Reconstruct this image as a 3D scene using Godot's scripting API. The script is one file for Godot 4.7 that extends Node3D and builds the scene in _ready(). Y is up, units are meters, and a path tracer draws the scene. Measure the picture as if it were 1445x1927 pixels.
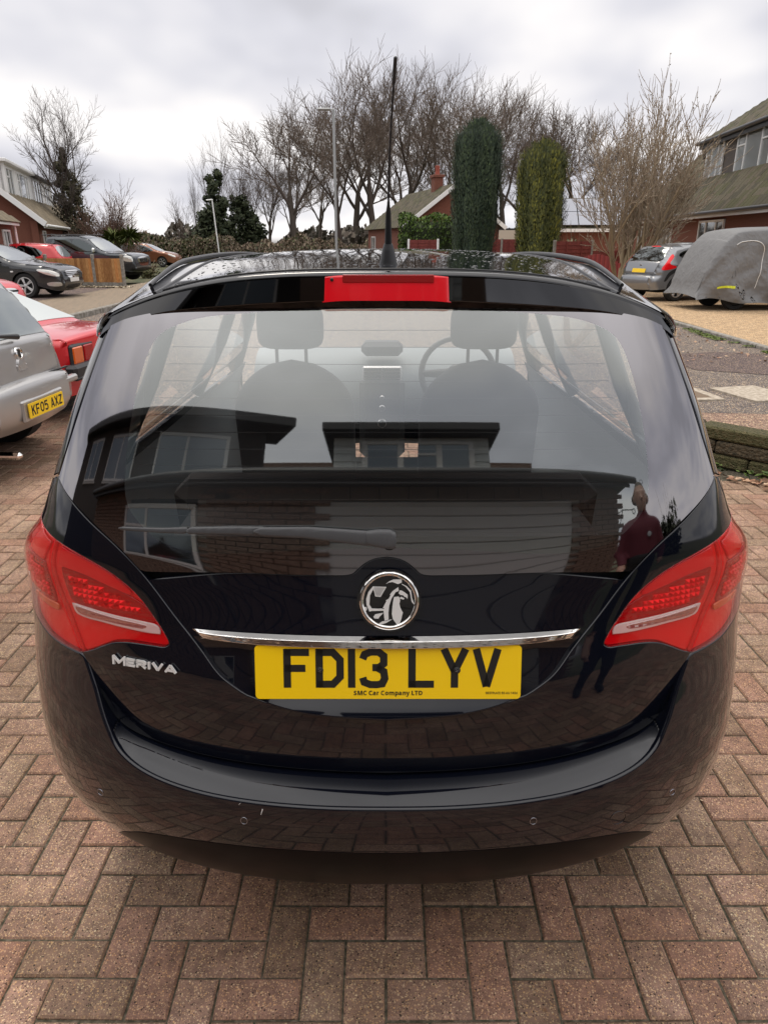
extends Node3D
# A black hatchback seen from close behind on a block-paved drive, a street of bungalows beyond; metres, y up, camera looks along -z.

class MB:                       # collects triangles for one mesh
	var v := PackedVector3Array()
	var n := PackedVector3Array()
	var t := PackedVector2Array()
	var c := PackedColorArray()
	var ix := PackedInt32Array()
	var col := Color.WHITE
	func add(p: Vector3, nn: Vector3, uv := Vector2.ZERO) -> int:
		v.append(p); n.append(nn); t.append(uv); c.append(col)
		return v.size() - 1
	func tri(a: int, b: int, d: int) -> void:
		var g := (v[d] - v[a]).cross(v[b] - v[a])
		if g.dot(n[a] + n[b] + n[d]) < 0.0:
			ix.append(a); ix.append(d); ix.append(b)
		else:
			ix.append(a); ix.append(b); ix.append(d)
	func quad(a: int, b: int, d: int, e: int) -> void:
		tri(a, b, d); tri(a, d, e)
	func face(pts: Array, nn := Vector3.ZERO) -> void:      # flat convex polygon
		var g := nn if nn != Vector3.ZERO else ((pts[2] - pts[0]) as Vector3).cross(pts[1] - pts[0]).normalized()
		var f := add(pts[0], g)
		for k in range(1, pts.size()): add(pts[k], g)
		for k in range(1, pts.size() - 1): tri(f, f + k, f + k + 1)
	func box(o: Vector3, s: Vector3, bs := Basis(), bev := 0.0) -> void:
		var h := s * 0.5
		var b := minf(bev, minf(h.x, minf(h.y, h.z)) * 0.9)
		for ax in 3:
			var u := (ax + 1) % 3
			var w := (ax + 2) % 3
			for sg in [-1.0, 1.0]:
				var ps := []
				for q in [[-1, -1], [1, -1], [1, 1], [-1, 1]]:
					var p := Vector3()
					p[ax] = sg * h[ax]; p[u] = q[0] * (h[u] - b); p[w] = q[1] * (h[w] - b)
					ps.append(o + bs * p)
				var nn := Vector3(); nn[ax] = sg
				face(ps, bs * nn)
		if b <= 0.0: return
		for ax in 3:
			var u := (ax + 1) % 3
			var w := (ax + 2) % 3
			for su in [-1.0, 1.0]:
				for sw in [-1.0, 1.0]:
					var ps := []
					for q in [[-1, 0], [1, 0], [1, 1], [-1, 1]]:
						var p := Vector3()
						p[ax] = q[0] * (h[ax] - b)
						p[u] = su * (h[u] if q[1] == 0 else h[u] - b)
						p[w] = sw * (h[w] - b if q[1] == 0 else h[w])
						ps.append(o + bs * p)
					var nn := Vector3(); nn[u] = su; nn[w] = sw
					face(ps, (bs * nn).normalized())
		for sx in [-1.0, 1.0]:
			for sy in [-1.0, 1.0]:
				for sz in [-1.0, 1.0]:
					var d := Vector3(sx, sy, sz)
					face([o + bs * (d * Vector3(h.x, h.y - b, h.z - b)), o + bs * (d * Vector3(h.x - b, h.y, h.z - b)), o + bs * (d * Vector3(h.x - b, h.y - b, h.z))], (bs * d).normalized())
	func tube(pts: PackedVector3Array, rad: PackedFloat32Array, sides := 6, caps := true) -> void:
		var prev := -1
		var up := Vector3.UP
		for i in pts.size():
			var d := (pts[mini(i + 1, pts.size() - 1)] - pts[maxi(i - 1, 0)]).normalized()
			if absf(d.dot(up)) > 0.95: up = Vector3.RIGHT if absf(d.x) < 0.9 else Vector3.FORWARD
			var a := d.cross(up).normalized()
			var b := a.cross(d)
			up = b
			var f := v.size()
			for k in sides:
				var g := TAU * k / sides
				var o := a * cos(g) + b * sin(g)
				add(pts[i] + o * rad[i], o, Vector2(float(k) / sides, i))
			if prev >= 0:
				for k in sides: quad(prev + k, prev + (k + 1) % sides, f + (k + 1) % sides, f + k)
			prev = f
			if caps and (i == 0 or i == pts.size() - 1):
				var nn := -d if i == 0 else d
				var cc := add(pts[i], nn)
				var e := v.size()
				for k in sides: add(v[f + k], nn)
				for k in sides: tri(cc, e + k, e + (k + 1) % sides)
	func lathe(prof: Array, o: Vector3, bs: Basis, seg := 24) -> void:   # prof: Vector2(radius, height along bs.y)
		for i in prof.size() - 1:
			var p: Vector2 = prof[i]
			var q: Vector2 = prof[i + 1]
			var d := (q - p)
			if d.length() < 1e-7: continue
			var nr := Vector2(d.y, -d.x).normalized()
			var f := v.size()
			for k in seg + 1:
				var g := TAU * k / seg
				var e := bs.x * cos(g) + bs.z * sin(g)
				var nn := (e * nr.x + bs.y * nr.y).normalized()
				add(o + e * p.x + bs.y * p.y, nn); add(o + e * q.x + bs.y * q.y, nn)
			for k in seg: quad(f + 2 * k, f + 2 * k + 1, f + 2 * k + 3, f + 2 * k + 2)
	func ball(o: Vector3, r: Vector3, seg := 12) -> void:
		var f := v.size()
		for i in seg + 1:
			for k in seg * 2 + 1:
				var a := PI * i / seg
				var g := PI * k / seg
				var e := Vector3(sin(a) * cos(g), cos(a), sin(a) * sin(g))
				add(o + e * r, (e / r).normalized())
		var w := seg * 2 + 1
		for i in seg:
			for k in seg * 2: quad(f + i * w + k, f + i * w + k + 1, f + (i + 1) * w + k + 1, f + (i + 1) * w + k)
	func grid(fn: Callable, nu: int, nv: int, out: Vector3) -> void:    # fn(a, b) with a, b in 0..1; normals point away from out
		var f := v.size()
		for i in nu + 1:
			for j in nv + 1:
				var a := float(i) / nu
				var b := float(j) / nv
				var p: Vector3 = fn.call(a, b)
				var e := 0.002
				var du: Vector3 = fn.call(minf(a + e, 1), b) - fn.call(maxf(a - e, 0), b)
				var dv: Vector3 = fn.call(a, minf(b + e, 1)) - fn.call(a, maxf(b - e, 0))
				var nn := du.cross(dv).normalized()
				if nn.dot(p - out) < 0: nn = -nn
				add(p, nn, Vector2(a, b))
		for i in nu:
			for j in nv: quad(f + i * (nv + 1) + j, f + (i + 1) * (nv + 1) + j, f + (i + 1) * (nv + 1) + j + 1, f + i * (nv + 1) + j + 1)
	func prism(poly: PackedVector2Array, xf: Transform3D, depth: float, bev := 0.0) -> void:  # outline in xf's x-y plane, raised along its z
		var zn := xf.basis.z.normalized()
		var idx := Geometry2D.triangulate_polygon(poly)
		var top := poly
		if bev > 0:
			var sh := Geometry2D.offset_polygon(poly, -bev)
			if sh.size() == 1 and sh[0].size() == poly.size(): top = sh[0]
			else: bev = 0.0
		if top.size() == poly.size() and bev > 0: idx = Geometry2D.triangulate_polygon(top)
		var f := v.size()
		for p in top: add(xf * Vector3(p.x, p.y, depth), zn, p)
		for k in range(0, idx.size(), 3): tri(f + idx[k], f + idx[k + 1], f + idx[k + 2])
		var cw := Geometry2D.is_polygon_clockwise(poly)
		var m := poly.size()
		for k in m:
			var p := poly[k]
			var q := poly[(k + 1) % m]
			var d := q - p
			if d.length() < 1e-6: continue
			var o2 := Vector2(d.y, -d.x).normalized() * (-1.0 if cw else 1.0)
			var nn := (xf.basis * Vector3(o2.x, o2.y, 0)).normalized()
			var zt := depth - bev
			face([xf * Vector3(p.x, p.y, 0), xf * Vector3(q.x, q.y, 0), xf * Vector3(q.x, q.y, zt), xf * Vector3(p.x, p.y, zt)], nn)
	func mesh() -> ArrayMesh:
		var m := ArrayMesh.new()
		if ix.is_empty(): return m
		var a := []
		a.resize(Mesh.ARRAY_MAX)
		a[Mesh.ARRAY_VERTEX] = v; a[Mesh.ARRAY_NORMAL] = n; a[Mesh.ARRAY_TEX_UV] = t; a[Mesh.ARRAY_COLOR] = c; a[Mesh.ARRAY_INDEX] = ix
		m.add_surface_from_arrays(Mesh.PRIMITIVE_TRIANGLES, a)
		return m

var M := {}
var rng := RandomNumberGenerator.new()

func R(a: float, b: float) -> float: return rng.randf_range(a, b)
func lin(r: float, g: float, b: float, a := 1.0) -> Color:
	var k := Color(r, g, b).linear_to_srgb(); k.a = a
	return k
func mat(key: String, color: Color, rough := 0.6, metal := 0.0, coat := 0.0) -> StandardMaterial3D:
	var m := StandardMaterial3D.new()
	m.resource_name = key; m.albedo_color = color; m.roughness = rough; m.metallic = metal
	if coat > 0: m.clearcoat_enabled = true; m.clearcoat = coat; m.clearcoat_roughness = 0.03
	M[key] = m
	return m
func obj(called: String, mb: MB, m: Material, parent: Node = self) -> MeshInstance3D:
	return inst(called, mb.mesh(), m, parent)
func inst(called: String, mesh: Mesh, m: Material, parent: Node = self) -> MeshInstance3D:
	var o := MeshInstance3D.new()
	o.mesh = mesh; o.material_override = m
	return put(o, called, parent)
func put(o: Node3D, called: String, parent: Node = self) -> Node3D:
	var k := 0
	o.name = called
	while parent.has_node(NodePath(o.name)):
		k += 1; o.name = "%s_%03d" % [called, k]
	parent.add_child(o, true)
	return o
var counts := {}
func thing(called: String, label: String, category: String, at := Vector3.ZERO, turn := 0.0, group := "") -> Node3D:
	var o := Node3D.new()
	put(o, called)
	o.position = at; o.rotation.y = turn
	return tag(o, label, category, group)
func tag(o: Node3D, label: String, category: String, group := "") -> Node3D:
	o.set_meta("label", label); o.set_meta("category", category)
	if group: o.set_meta("group", group)
	return o
func structure(called: String, mb: MB, m: Material, parent: Node = self) -> MeshInstance3D:
	var o := obj(called, mb, m, parent)
	if parent == self: o.set_meta("kind", "structure")
	return o
func stuff(o: Node3D) -> Node3D:
	o.set_meta("kind", "stuff")
	return o
func V2(a: Array) -> PackedVector2Array:
	var p := PackedVector2Array()
	for i in range(0, a.size(), 2): p.append(Vector2(a[i], a[i + 1]))
	return p
# smooth curve through points; a point given twice makes a corner
func cr(p: PackedVector2Array, seg := 6, closed := true) -> PackedVector2Array:
	var o := PackedVector2Array()
	var m := p.size()
	for i in (m if closed else m - 1):
		var b := p[i]
		var c := p[(i + 1) % m]
		if b.is_equal_approx(c): continue
		var a := p[(i - 1 + m) % m] if closed or i > 0 else b
		var d := p[(i + 2) % m] if closed or i + 2 < m else c
		var l := b.distance_to(c)
		var ta := (c - a) * (l / maxf(c.distance_to(b) + b.distance_to(a), 1e-6)) if not a.is_equal_approx(b) else (c - b)
		var tb := (d - b) * (l / maxf(d.distance_to(c) + c.distance_to(b), 1e-6)) if not d.is_equal_approx(c) else (c - b)
		for k in seg:
			var s := float(k) / seg
			o.append((2 * s * s * s - 3 * s * s + 1) * b + (s * s * s - 2 * s * s + s) * ta + (-2 * s * s * s + 3 * s * s) * c + (s * s * s - s * s) * tb)
	if not closed: o.append(p[m - 1])
	return o
func mirror(half: PackedVector2Array) -> PackedVector2Array:     # a right half running from the top middle round to the bottom middle
	var o := half.duplicate()
	for i in range(half.size() - 1, -1, -1):
		if absf(half[i].x) > 1e-4: o.append(Vector2(-half[i].x, half[i].y))
	return o
func flip(p: PackedVector2Array) -> PackedVector2Array:
	var o := PackedVector2Array()
	for q in p: o.append(Vector2(-q.x, q.y))
	return o
# a panel cut from the surface fn(u, v) along an outline, with a rounded edge turned in by depth
func patch(mb: MB, fn: Callable, poly: PackedVector2Array, cell: float, su: float, inside: Vector3, off := 0.0, depth := 0.008, rr := 0.0018) -> void:
	var e := 0.0015
	var cs := Vector2(cell / su, cell)
	var lo := poly[0]
	var hi := poly[0]
	for q in poly: lo = lo.min(q); hi = hi.max(q)
	var nx := int(ceil((hi.x - lo.x) / cs.x)) + 1
	var ny := int(ceil((hi.y - lo.y) / cs.y)) + 1
	lo -= cs * 0.37
	var edge := {}
	var m := poly.size()
	for i in m:
		var a := poly[i]
		var b := poly[(i + 1) % m]
		var steps := int(ceil(((b - a) / cs).length() * 6)) + 1
		for k in steps:
			var q := (a.lerp(b, float(k) / steps) - lo) / cs
			for w in [Vector2(0.04, 0.04), Vector2(-0.04, 0.04), Vector2(0.04, -0.04), Vector2(-0.04, -0.04)]:
				edge[Vector2i((q + w).floor())] = true
	var vert := func(q: Vector2) -> int:
		var p: Vector3 = fn.call(q.x, q.y)
		var nn := ((fn.call(q.x + e, q.y) - fn.call(q.x - e, q.y)) as Vector3).cross(fn.call(q.x, q.y + e) - fn.call(q.x, q.y - e)).normalized()
		if nn.dot(p - inside) < 0: nn = -nn
		return mb.add(p + nn * off, nn, Vector2(q.x * su, q.y))
	var cache := {}
	for i in nx + 1:
		for j in ny + 1:
			var id := Vector2i(i, j)
			var o := lo + cs * Vector2(i, j)
			if edge.has(id):
				var rect := PackedVector2Array([o, o + Vector2(cs.x, 0), o + cs, o + Vector2(0, cs.y)])
				for piece in Geometry2D.intersect_polygons(rect, poly):
					var idx := Geometry2D.triangulate_polygon(piece)
					if idx.is_empty(): continue
					var f := mb.v.size()
					for q in piece: vert.call(q)
					for k in range(0, idx.size(), 3): mb.tri(f + idx[k], f + idx[k + 1], f + idx[k + 2])
			elif Geometry2D.is_point_in_polygon(o + cs * 0.5, poly):
				var q := []
				for w in [Vector2i(0, 0), Vector2i(1, 0), Vector2i(1, 1), Vector2i(0, 1)]:
					var key: Vector2i = id + w
					if not cache.has(key): cache[key] = vert.call(lo + cs * Vector2(key))
					q.append(cache[key])
				mb.quad(q[0], q[1], q[2], q[3])
	if depth <= 0: return
	var cw := Geometry2D.is_polygon_clockwise(poly)
	var prev := -1
	var first := -1
	for i in m + 1:
		var q := poly[i % m]
		var d := poly[(i + 1) % m] - poly[(i - 1 + m) % m]
		d.x *= su
		var o2 := Vector2(d.y, -d.x).normalized() * (-1.0 if cw else 1.0)
		o2.x /= su
		var p: Vector3 = fn.call(q.x, q.y)
		var nn := ((fn.call(q.x + e, q.y) - fn.call(q.x - e, q.y)) as Vector3).cross(fn.call(q.x, q.y + e) - fn.call(q.x, q.y - e)).normalized()
		if nn.dot(p - inside) < 0: nn = -nn
		var w := ((fn.call(q.x + o2.x * e, q.y + o2.y * e) - p) as Vector3)
		w = (w - nn * w.dot(nn)).normalized()
		var f := mb.v.size()
		for k in 4:
			var a := PI / 6 * k
			mb.add(p + w * rr * sin(a) + nn * (off - rr * (1 - cos(a))), (nn * cos(a) + w * sin(a)).normalized(), Vector2(q.x * su, q.y))
		mb.add(p + w * rr + nn * (off - depth), w, Vector2(q.x * su, q.y))
		if prev >= 0:
			for k in 4: mb.quad(prev + k, prev + k + 1, f + k + 1, f + k)
		prev = f
func noise(sd: int, freq: float, oct := 4) -> FastNoiseLite:
	var f := FastNoiseLite.new()
	f.seed = sd; f.frequency = freq; f.fractal_octaves = oct
	return f
func ntex(sd: int, freq: float, a: Color, b: Color, size := 512, oct := 4, mid := 0.5) -> NoiseTexture2D:
	var x := NoiseTexture2D.new()
	x.width = size; x.height = size; x.seamless = true; x.noise = noise(sd, freq, oct)
	var g := Gradient.new()
	g.set_color(0, a); g.set_color(1, b); g.set_offset(0, maxf(mid - 0.32, 0)); g.set_offset(1, minf(mid + 0.32, 1))
	x.color_ramp = g
	return x
func tri_map(m: StandardMaterial3D, tex: Texture2D, metres: float, bump: Texture2D = null, height := 0.0, world := true) -> StandardMaterial3D:
	m.albedo_texture = tex
	m.uv1_triplanar = true; m.uv1_world_triplanar = world
	m.uv1_scale = Vector3.ONE / metres
	if bump:
		m.heightmap_enabled = true; m.heightmap_texture = bump; m.heightmap_scale = height * 100.0
	return m
# the photograph's pixel (u, v) at a horizontal distance d ahead of the lens, as a place in the world
const EYE := Vector3(-0.005, 1.66, 0)
const TILT := 0.36477
func px(u: float, v: float, d: float) -> Vector3:
	var a := (u - 722.5) / 1336.0
	var b := -(v - 963.5) / 1336.0
	var k := cos(TILT) + b * sin(TILT)
	return EYE + Vector3(a / k, (b * cos(TILT) - sin(TILT)) / k, -1) * d
func px_ground(u: float, v: float, y := 0.0) -> Vector3:
	var r := px(u, v, 1.0) - EYE
	return EYE + r * ((y - EYE.y) / r.y)

func make_sky() -> void:
	var cam := Camera3D.new()
	cam.name = "camera"; add_child(cam)
	cam.position = EYE; cam.rotation.x = -TILT
	cam.fov = 71.6; cam.near = 0.05; cam.far = 900.0; cam.current = true
	var w := 1024
	var h := 512
	var im := Image.create(w, h, false, Image.FORMAT_RGBF)
	var f1 := noise(11, 1.0, 5)
	var f2 := noise(5, 2.2, 4)
	for j in h:
		var el := PI * (0.5 - (j + 0.5) / h)
		if el < -0.05:
			for i in w: im.set_pixel(i, j, Color(0.16, 0.15, 0.14))
			continue
		var s := maxf(sin(el), 0.0)
		var k := 0.18 + s
		for i in w:
			var az := TAU * (i + 0.5) / w
			var x := cos(az) * cos(el) / k
			var z := sin(az) * cos(el) / k
			var a := f1.get_noise_3d(x * 0.55, z * 0.75, 3.0)
			var b := f2.get_noise_3d(x * 0.5, z * 0.8, 9.0)
			var l := 0.575 + 0.40 * a + 0.09 * b
			l = clampf(l, 0.44, 0.69) * (1.0 + 1.1 * smoothstep(0.36, 0.95, s))
			var warm := clampf((l - 0.60) * 1.1, -0.10, 0.1)
			im.set_pixel(i, j, Color(l * (1.0 + warm * 0.25), l * (0.985 + warm * 0.1), l * (1.02 - warm * 0.35)))
	var sky := Sky.new()
	var pm := PanoramaSkyMaterial.new()
	pm.panorama = ImageTexture.create_from_image(im)
	sky.sky_material = pm
	var e := Environment.new()
	e.background_mode = Environment.BG_SKY; e.sky = sky
	e.tonemap_mode = Environment.TONE_MAPPER_LINEAR
	e.tonemap_exposure = 1.5
	e.sdfgi_enabled = true; e.ssao_enabled = true; e.ssil_enabled = true
	var we := WorldEnvironment.new()
	we.name = "environment"; we.environment = e
	add_child(we)
	var sun := DirectionalLight3D.new()
	sun.name = "sun"
	sun.light_energy = 0.3; sun.light_angular_distance = 20.0; sun.light_color = Color(1.0, 0.96, 0.9)
	sun.shadow_enabled = true
	sun.rotation_degrees = Vector3(-60, 200, 0)
	add_child(sun)

func speckle_image(size: int, sd: int, base: Color, spread: float, n_light: int, n_dark: int) -> Image:
	# washed concrete: sand, pale chips of stone, dark pits
	var im := Image.create(size, size, false, Image.FORMAT_RGB8)
	var f := noise(sd, 0.012, 4)
	var g := RandomNumberGenerator.new(); g.seed = sd
	for j in size:
		for i in size:
			var k := 1.0 + spread * (f.get_noise_2d(i, j) * 1.2 + g.randf_range(-0.5, 0.5))
			im.set_pixel(i, j, Color(base.r * k, base.g * k, base.b * k))
	for q in n_light + n_dark:
		var x := g.randi() % size
		var y := g.randi() % size
		var r := g.randf_range(0.6, 1.3) + 2.8 * pow(g.randf(), 4.0)
		var c := Color(0.92, 0.86, 0.74).lerp(Color(0.85, 0.66, 0.45), g.randf() * 0.8) if q < n_light else Color(0.16, 0.11, 0.09)
		c = c.lerp(base, g.randf_range(0.0, 0.38))
		for dy in range(-3, 4):
			for dx in range(-3, 4):
				if Vector2(dx * g.randf_range(0.8, 1.2), dy).length() <= r: im.set_pixel((x + dx + size) % size, (y + dy + size) % size, c)
	return im

func make_materials() -> void:
	mat("paint_black", lin(0.0035, 0.0045, 0.009), 0.06, 0.0, 0.7)
	var pb := M.paint_black as StandardMaterial3D
	pb.clearcoat_roughness = 0.015
	pb.metallic_specular = 0.36
	mat("valance_black", lin(0.003, 0.003, 0.004), 0.3)
	(M.valance_black as StandardMaterial3D).metallic_specular = 0.22
	pb.roughness_texture = ntex(3, 0.03, Color(0.8, 0.8, 0.8), Color(1, 1, 1), 512, 5)
	pb.roughness_texture_channel = BaseMaterial3D.TEXTURE_CHANNEL_RED
	pb.uv1_scale = Vector3(2.3, 2.3, 1)
	mat("gloss_black", lin(0.035, 0.035, 0.036), 0.04, 1.0, 1.0)
	mat("matt_black", lin(0.012, 0.012, 0.013), 0.55)
	mat("satin_black", lin(0.022, 0.022, 0.024), 0.38)
	mat("rubber", lin(0.015, 0.015, 0.015), 0.8)
	mat("void", lin(0.004, 0.004, 0.004), 0.9)
	mat("chrome", lin(0.86, 0.85, 0.83), 0.06, 1.0)
	mat("frit", lin(0.29, 0.282, 0.295), 0.035, 1.0)
	mat("silver_line", lin(0.35, 0.36, 0.4), 0.25, 1.0)
	mat("lamp_red", lin(0.92, 0.001, 0.006), 0.12, 0.0, 0.35)
	mat("lamp_red_deep", lin(0.36, 0.0006, 0.002), 0.12, 0.0, 0.3)
	mat("lamp_red_bright", lin(0.80, 0.003, 0.012), 0.14, 0.0, 0.5)
	mat("lamp_amber", lin(0.72, 0.12, 0.01), 0.15, 0.0, 1.0)
	mat("lamp_clear", lin(0.55, 0.53, 0.52), 0.12, 0.85)
	mat("lamp_white", lin(0.82, 0.82, 0.8), 0.2, 0.0, 1.0)
	mat("plate_yellow", lin(1.0, 0.66, 0.003), 0.35, 0.0, 0.3)
	mat("plate_white", lin(0.8, 0.8, 0.78), 0.3, 0.0, 0.5)
	mat("ink", lin(0.015, 0.015, 0.014), 0.4)
	mat("seat", lin(0.035, 0.034, 0.036), 0.9)
	mat("trim_grey", lin(0.22, 0.25, 0.26), 0.6)
	mat("trim_light", lin(0.42, 0.44, 0.43), 0.7)
	mat("letter_silver", lin(0.86, 0.86, 0.85), 0.3, 0.3)
	mat("wiper_black", lin(0.065, 0.066, 0.07), 0.36)
	mat("silver_trim", lin(0.6, 0.6, 0.6), 0.3, 0.8)
	var g := mat("tinted_glass", lin(0.84, 0.88, 0.87, 0.31), 0.02, 1.0)   # a privacy film: part mirror, part see-through
	g.transparency = BaseMaterial3D.TRANSPARENCY_ALPHA
	var wi := Image.create(4, 4, false, Image.FORMAT_RGB8); wi.fill(Color.WHITE)
	g.albedo_texture = ImageTexture.create_from_image(wi)
	var lr := mat("lamp_lens", lin(0.70, 0.001, 0.006, 0.24), 0.03)
	lr.transparency = BaseMaterial3D.TRANSPARENCY_ALPHA
	mat("lamp_bowl", lin(0.85, 0.004, 0.01), 0.12, 0.75)
	mat("lamp_seam", lin(0.05, 0.001, 0.002), 0.3)
	var p := mat("pane", lin(0.02, 0.025, 0.025, 0.12), 0.02)
	p.transparency = BaseMaterial3D.TRANSPARENCY_ALPHA
	# facets moulded inside the lamp lenses
	var fac := Image.create(64, 64, false, Image.FORMAT_RGB8)
	for j in 64:
		for i in 64:
			var k := absf(fposmod(i / 16.0, 1.0) - 0.5) + absf(fposmod(j / 8.0, 1.0) - 0.5)
			fac.set_pixel(i, j, Color(k, k, k))
	var ft := ImageTexture.create_from_image(fac)
	for key in ["lamp_red_deep", "lamp_clear"]:
		var m := M[key] as StandardMaterial3D
		m.heightmap_enabled = true; m.heightmap_texture = ft; m.heightmap_scale = 0.16; m.uv1_scale = Vector3(14, 14, 1)

# ---- the black hatchback: one master skin S(u, y), u across (0 the middle of the tail, 1 the flank), y the height ----
const KY := [0.20, 0.30, 0.40, 0.50, 0.60, 0.72, 0.85, 0.95, 1.04, 1.10, 1.20, 1.35, 1.50, 1.65]
const KZ := [1.31, 1.20, 1.13, 1.09, 1.08, 1.118, 1.17, 1.207, 1.2339, 1.2509, 1.2818, 1.3342, 1.3938, 1.4606]
const KB := [1.31, 1.20, 1.16, 1.16, 1.160, 1.158, 1.172, 1.207, 1.2339, 1.2509, 1.2818, 1.3342, 1.3938, 1.4606]
const KW := [0.823, 0.833, 0.843, 0.848, 0.854, 0.861, 0.863, 0.854, 0.823, 0.764, 0.712, 0.657, 0.595, 0.53]
const KD := [0.60, 0.585, 0.565, 0.545, 0.529, 0.532, 0.532, 0.509, 0.467, 0.429, 0.383, 0.333, 0.304, 0.28]
const KN := [2.35, 2.4, 2.45, 2.42, 2.34, 2.487, 2.627, 2.963, 3.701, 4.6, 5.2, 5.2, 5.0, 4.8]
func knot(a: Array, y: float) -> float:
	var i := 0
	while i < KY.size() - 2 and y > KY[i + 1]: i += 1
	var h: float = KY[i + 1] - KY[i]
	var t: float = (y - KY[i]) / h
	var m0: float = slope(a, i)
	var m1: float = slope(a, i + 1)
	var t2 := t * t
	var t3 := t2 * t
	return (2 * t3 - 3 * t2 + 1) * a[i] + (t3 - 2 * t2 + t) * h * m0 + (-2 * t3 + 3 * t2) * a[i + 1] + (t3 - t2) * h * m1
func slope(a: Array, i: int) -> float:
	if i == 0: return (a[1] - a[0]) / (KY[1] - KY[0])
	if i == KY.size() - 1: return (a[i] - a[i - 1]) / (KY[i] - KY[i - 1])
	var h0: float = KY[i] - KY[i - 1]
	var h1: float = KY[i + 1] - KY[i]
	return ((a[i] - a[i - 1]) / h0 * h1 + (a[i + 1] - a[i]) / h1 * h0) / (h0 + h1)
var rows := {}
func skin(u: float, y: float, zz: Array) -> Vector3:
	var key := int(round(y * 20000.0)) * 2 + (1 if zz == KB else 0)
	var r: Array
	if rows.has(key): r = rows[key]
	else:
		r = [knot(zz, y), knot(KW, y), knot(KD, y), knot(KN, y)]
		rows[key] = r
	var ph := minf(absf(u), 1.0) * PI / 2
	var q := pow(pow(sin(ph) / r[1], r[3]) + pow(maxf(cos(ph), 1e-6) / r[2], r[3]), -1.0 / r[3])
	return Vector3(q * sin(ph) * signf(u), y, -(r[0] + r[2] - q * cos(ph)) - maxf(absf(u) - 1.0, 0.0))
func SA(u: float, y: float) -> Vector3: return skin(u, y, KZ)
func SB(u: float, y: float) -> Vector3: return skin(u, y, KB)
func SC(u: float, y: float) -> Vector3:     # centre panel with the niche for the plate
	var p := skin(u, y, KZ)
	var k := smoothstep(0.935, 0.90, y) * smoothstep(0.775, 0.85, y) * (1.0 - smoothstep(0.24, 0.34, absf(u)) * 0.7)
	return p + Vector3(0, 0, -0.004 - 0.016 * k)
const CORE := Vector3(0, 0.9, -2.6)

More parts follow.
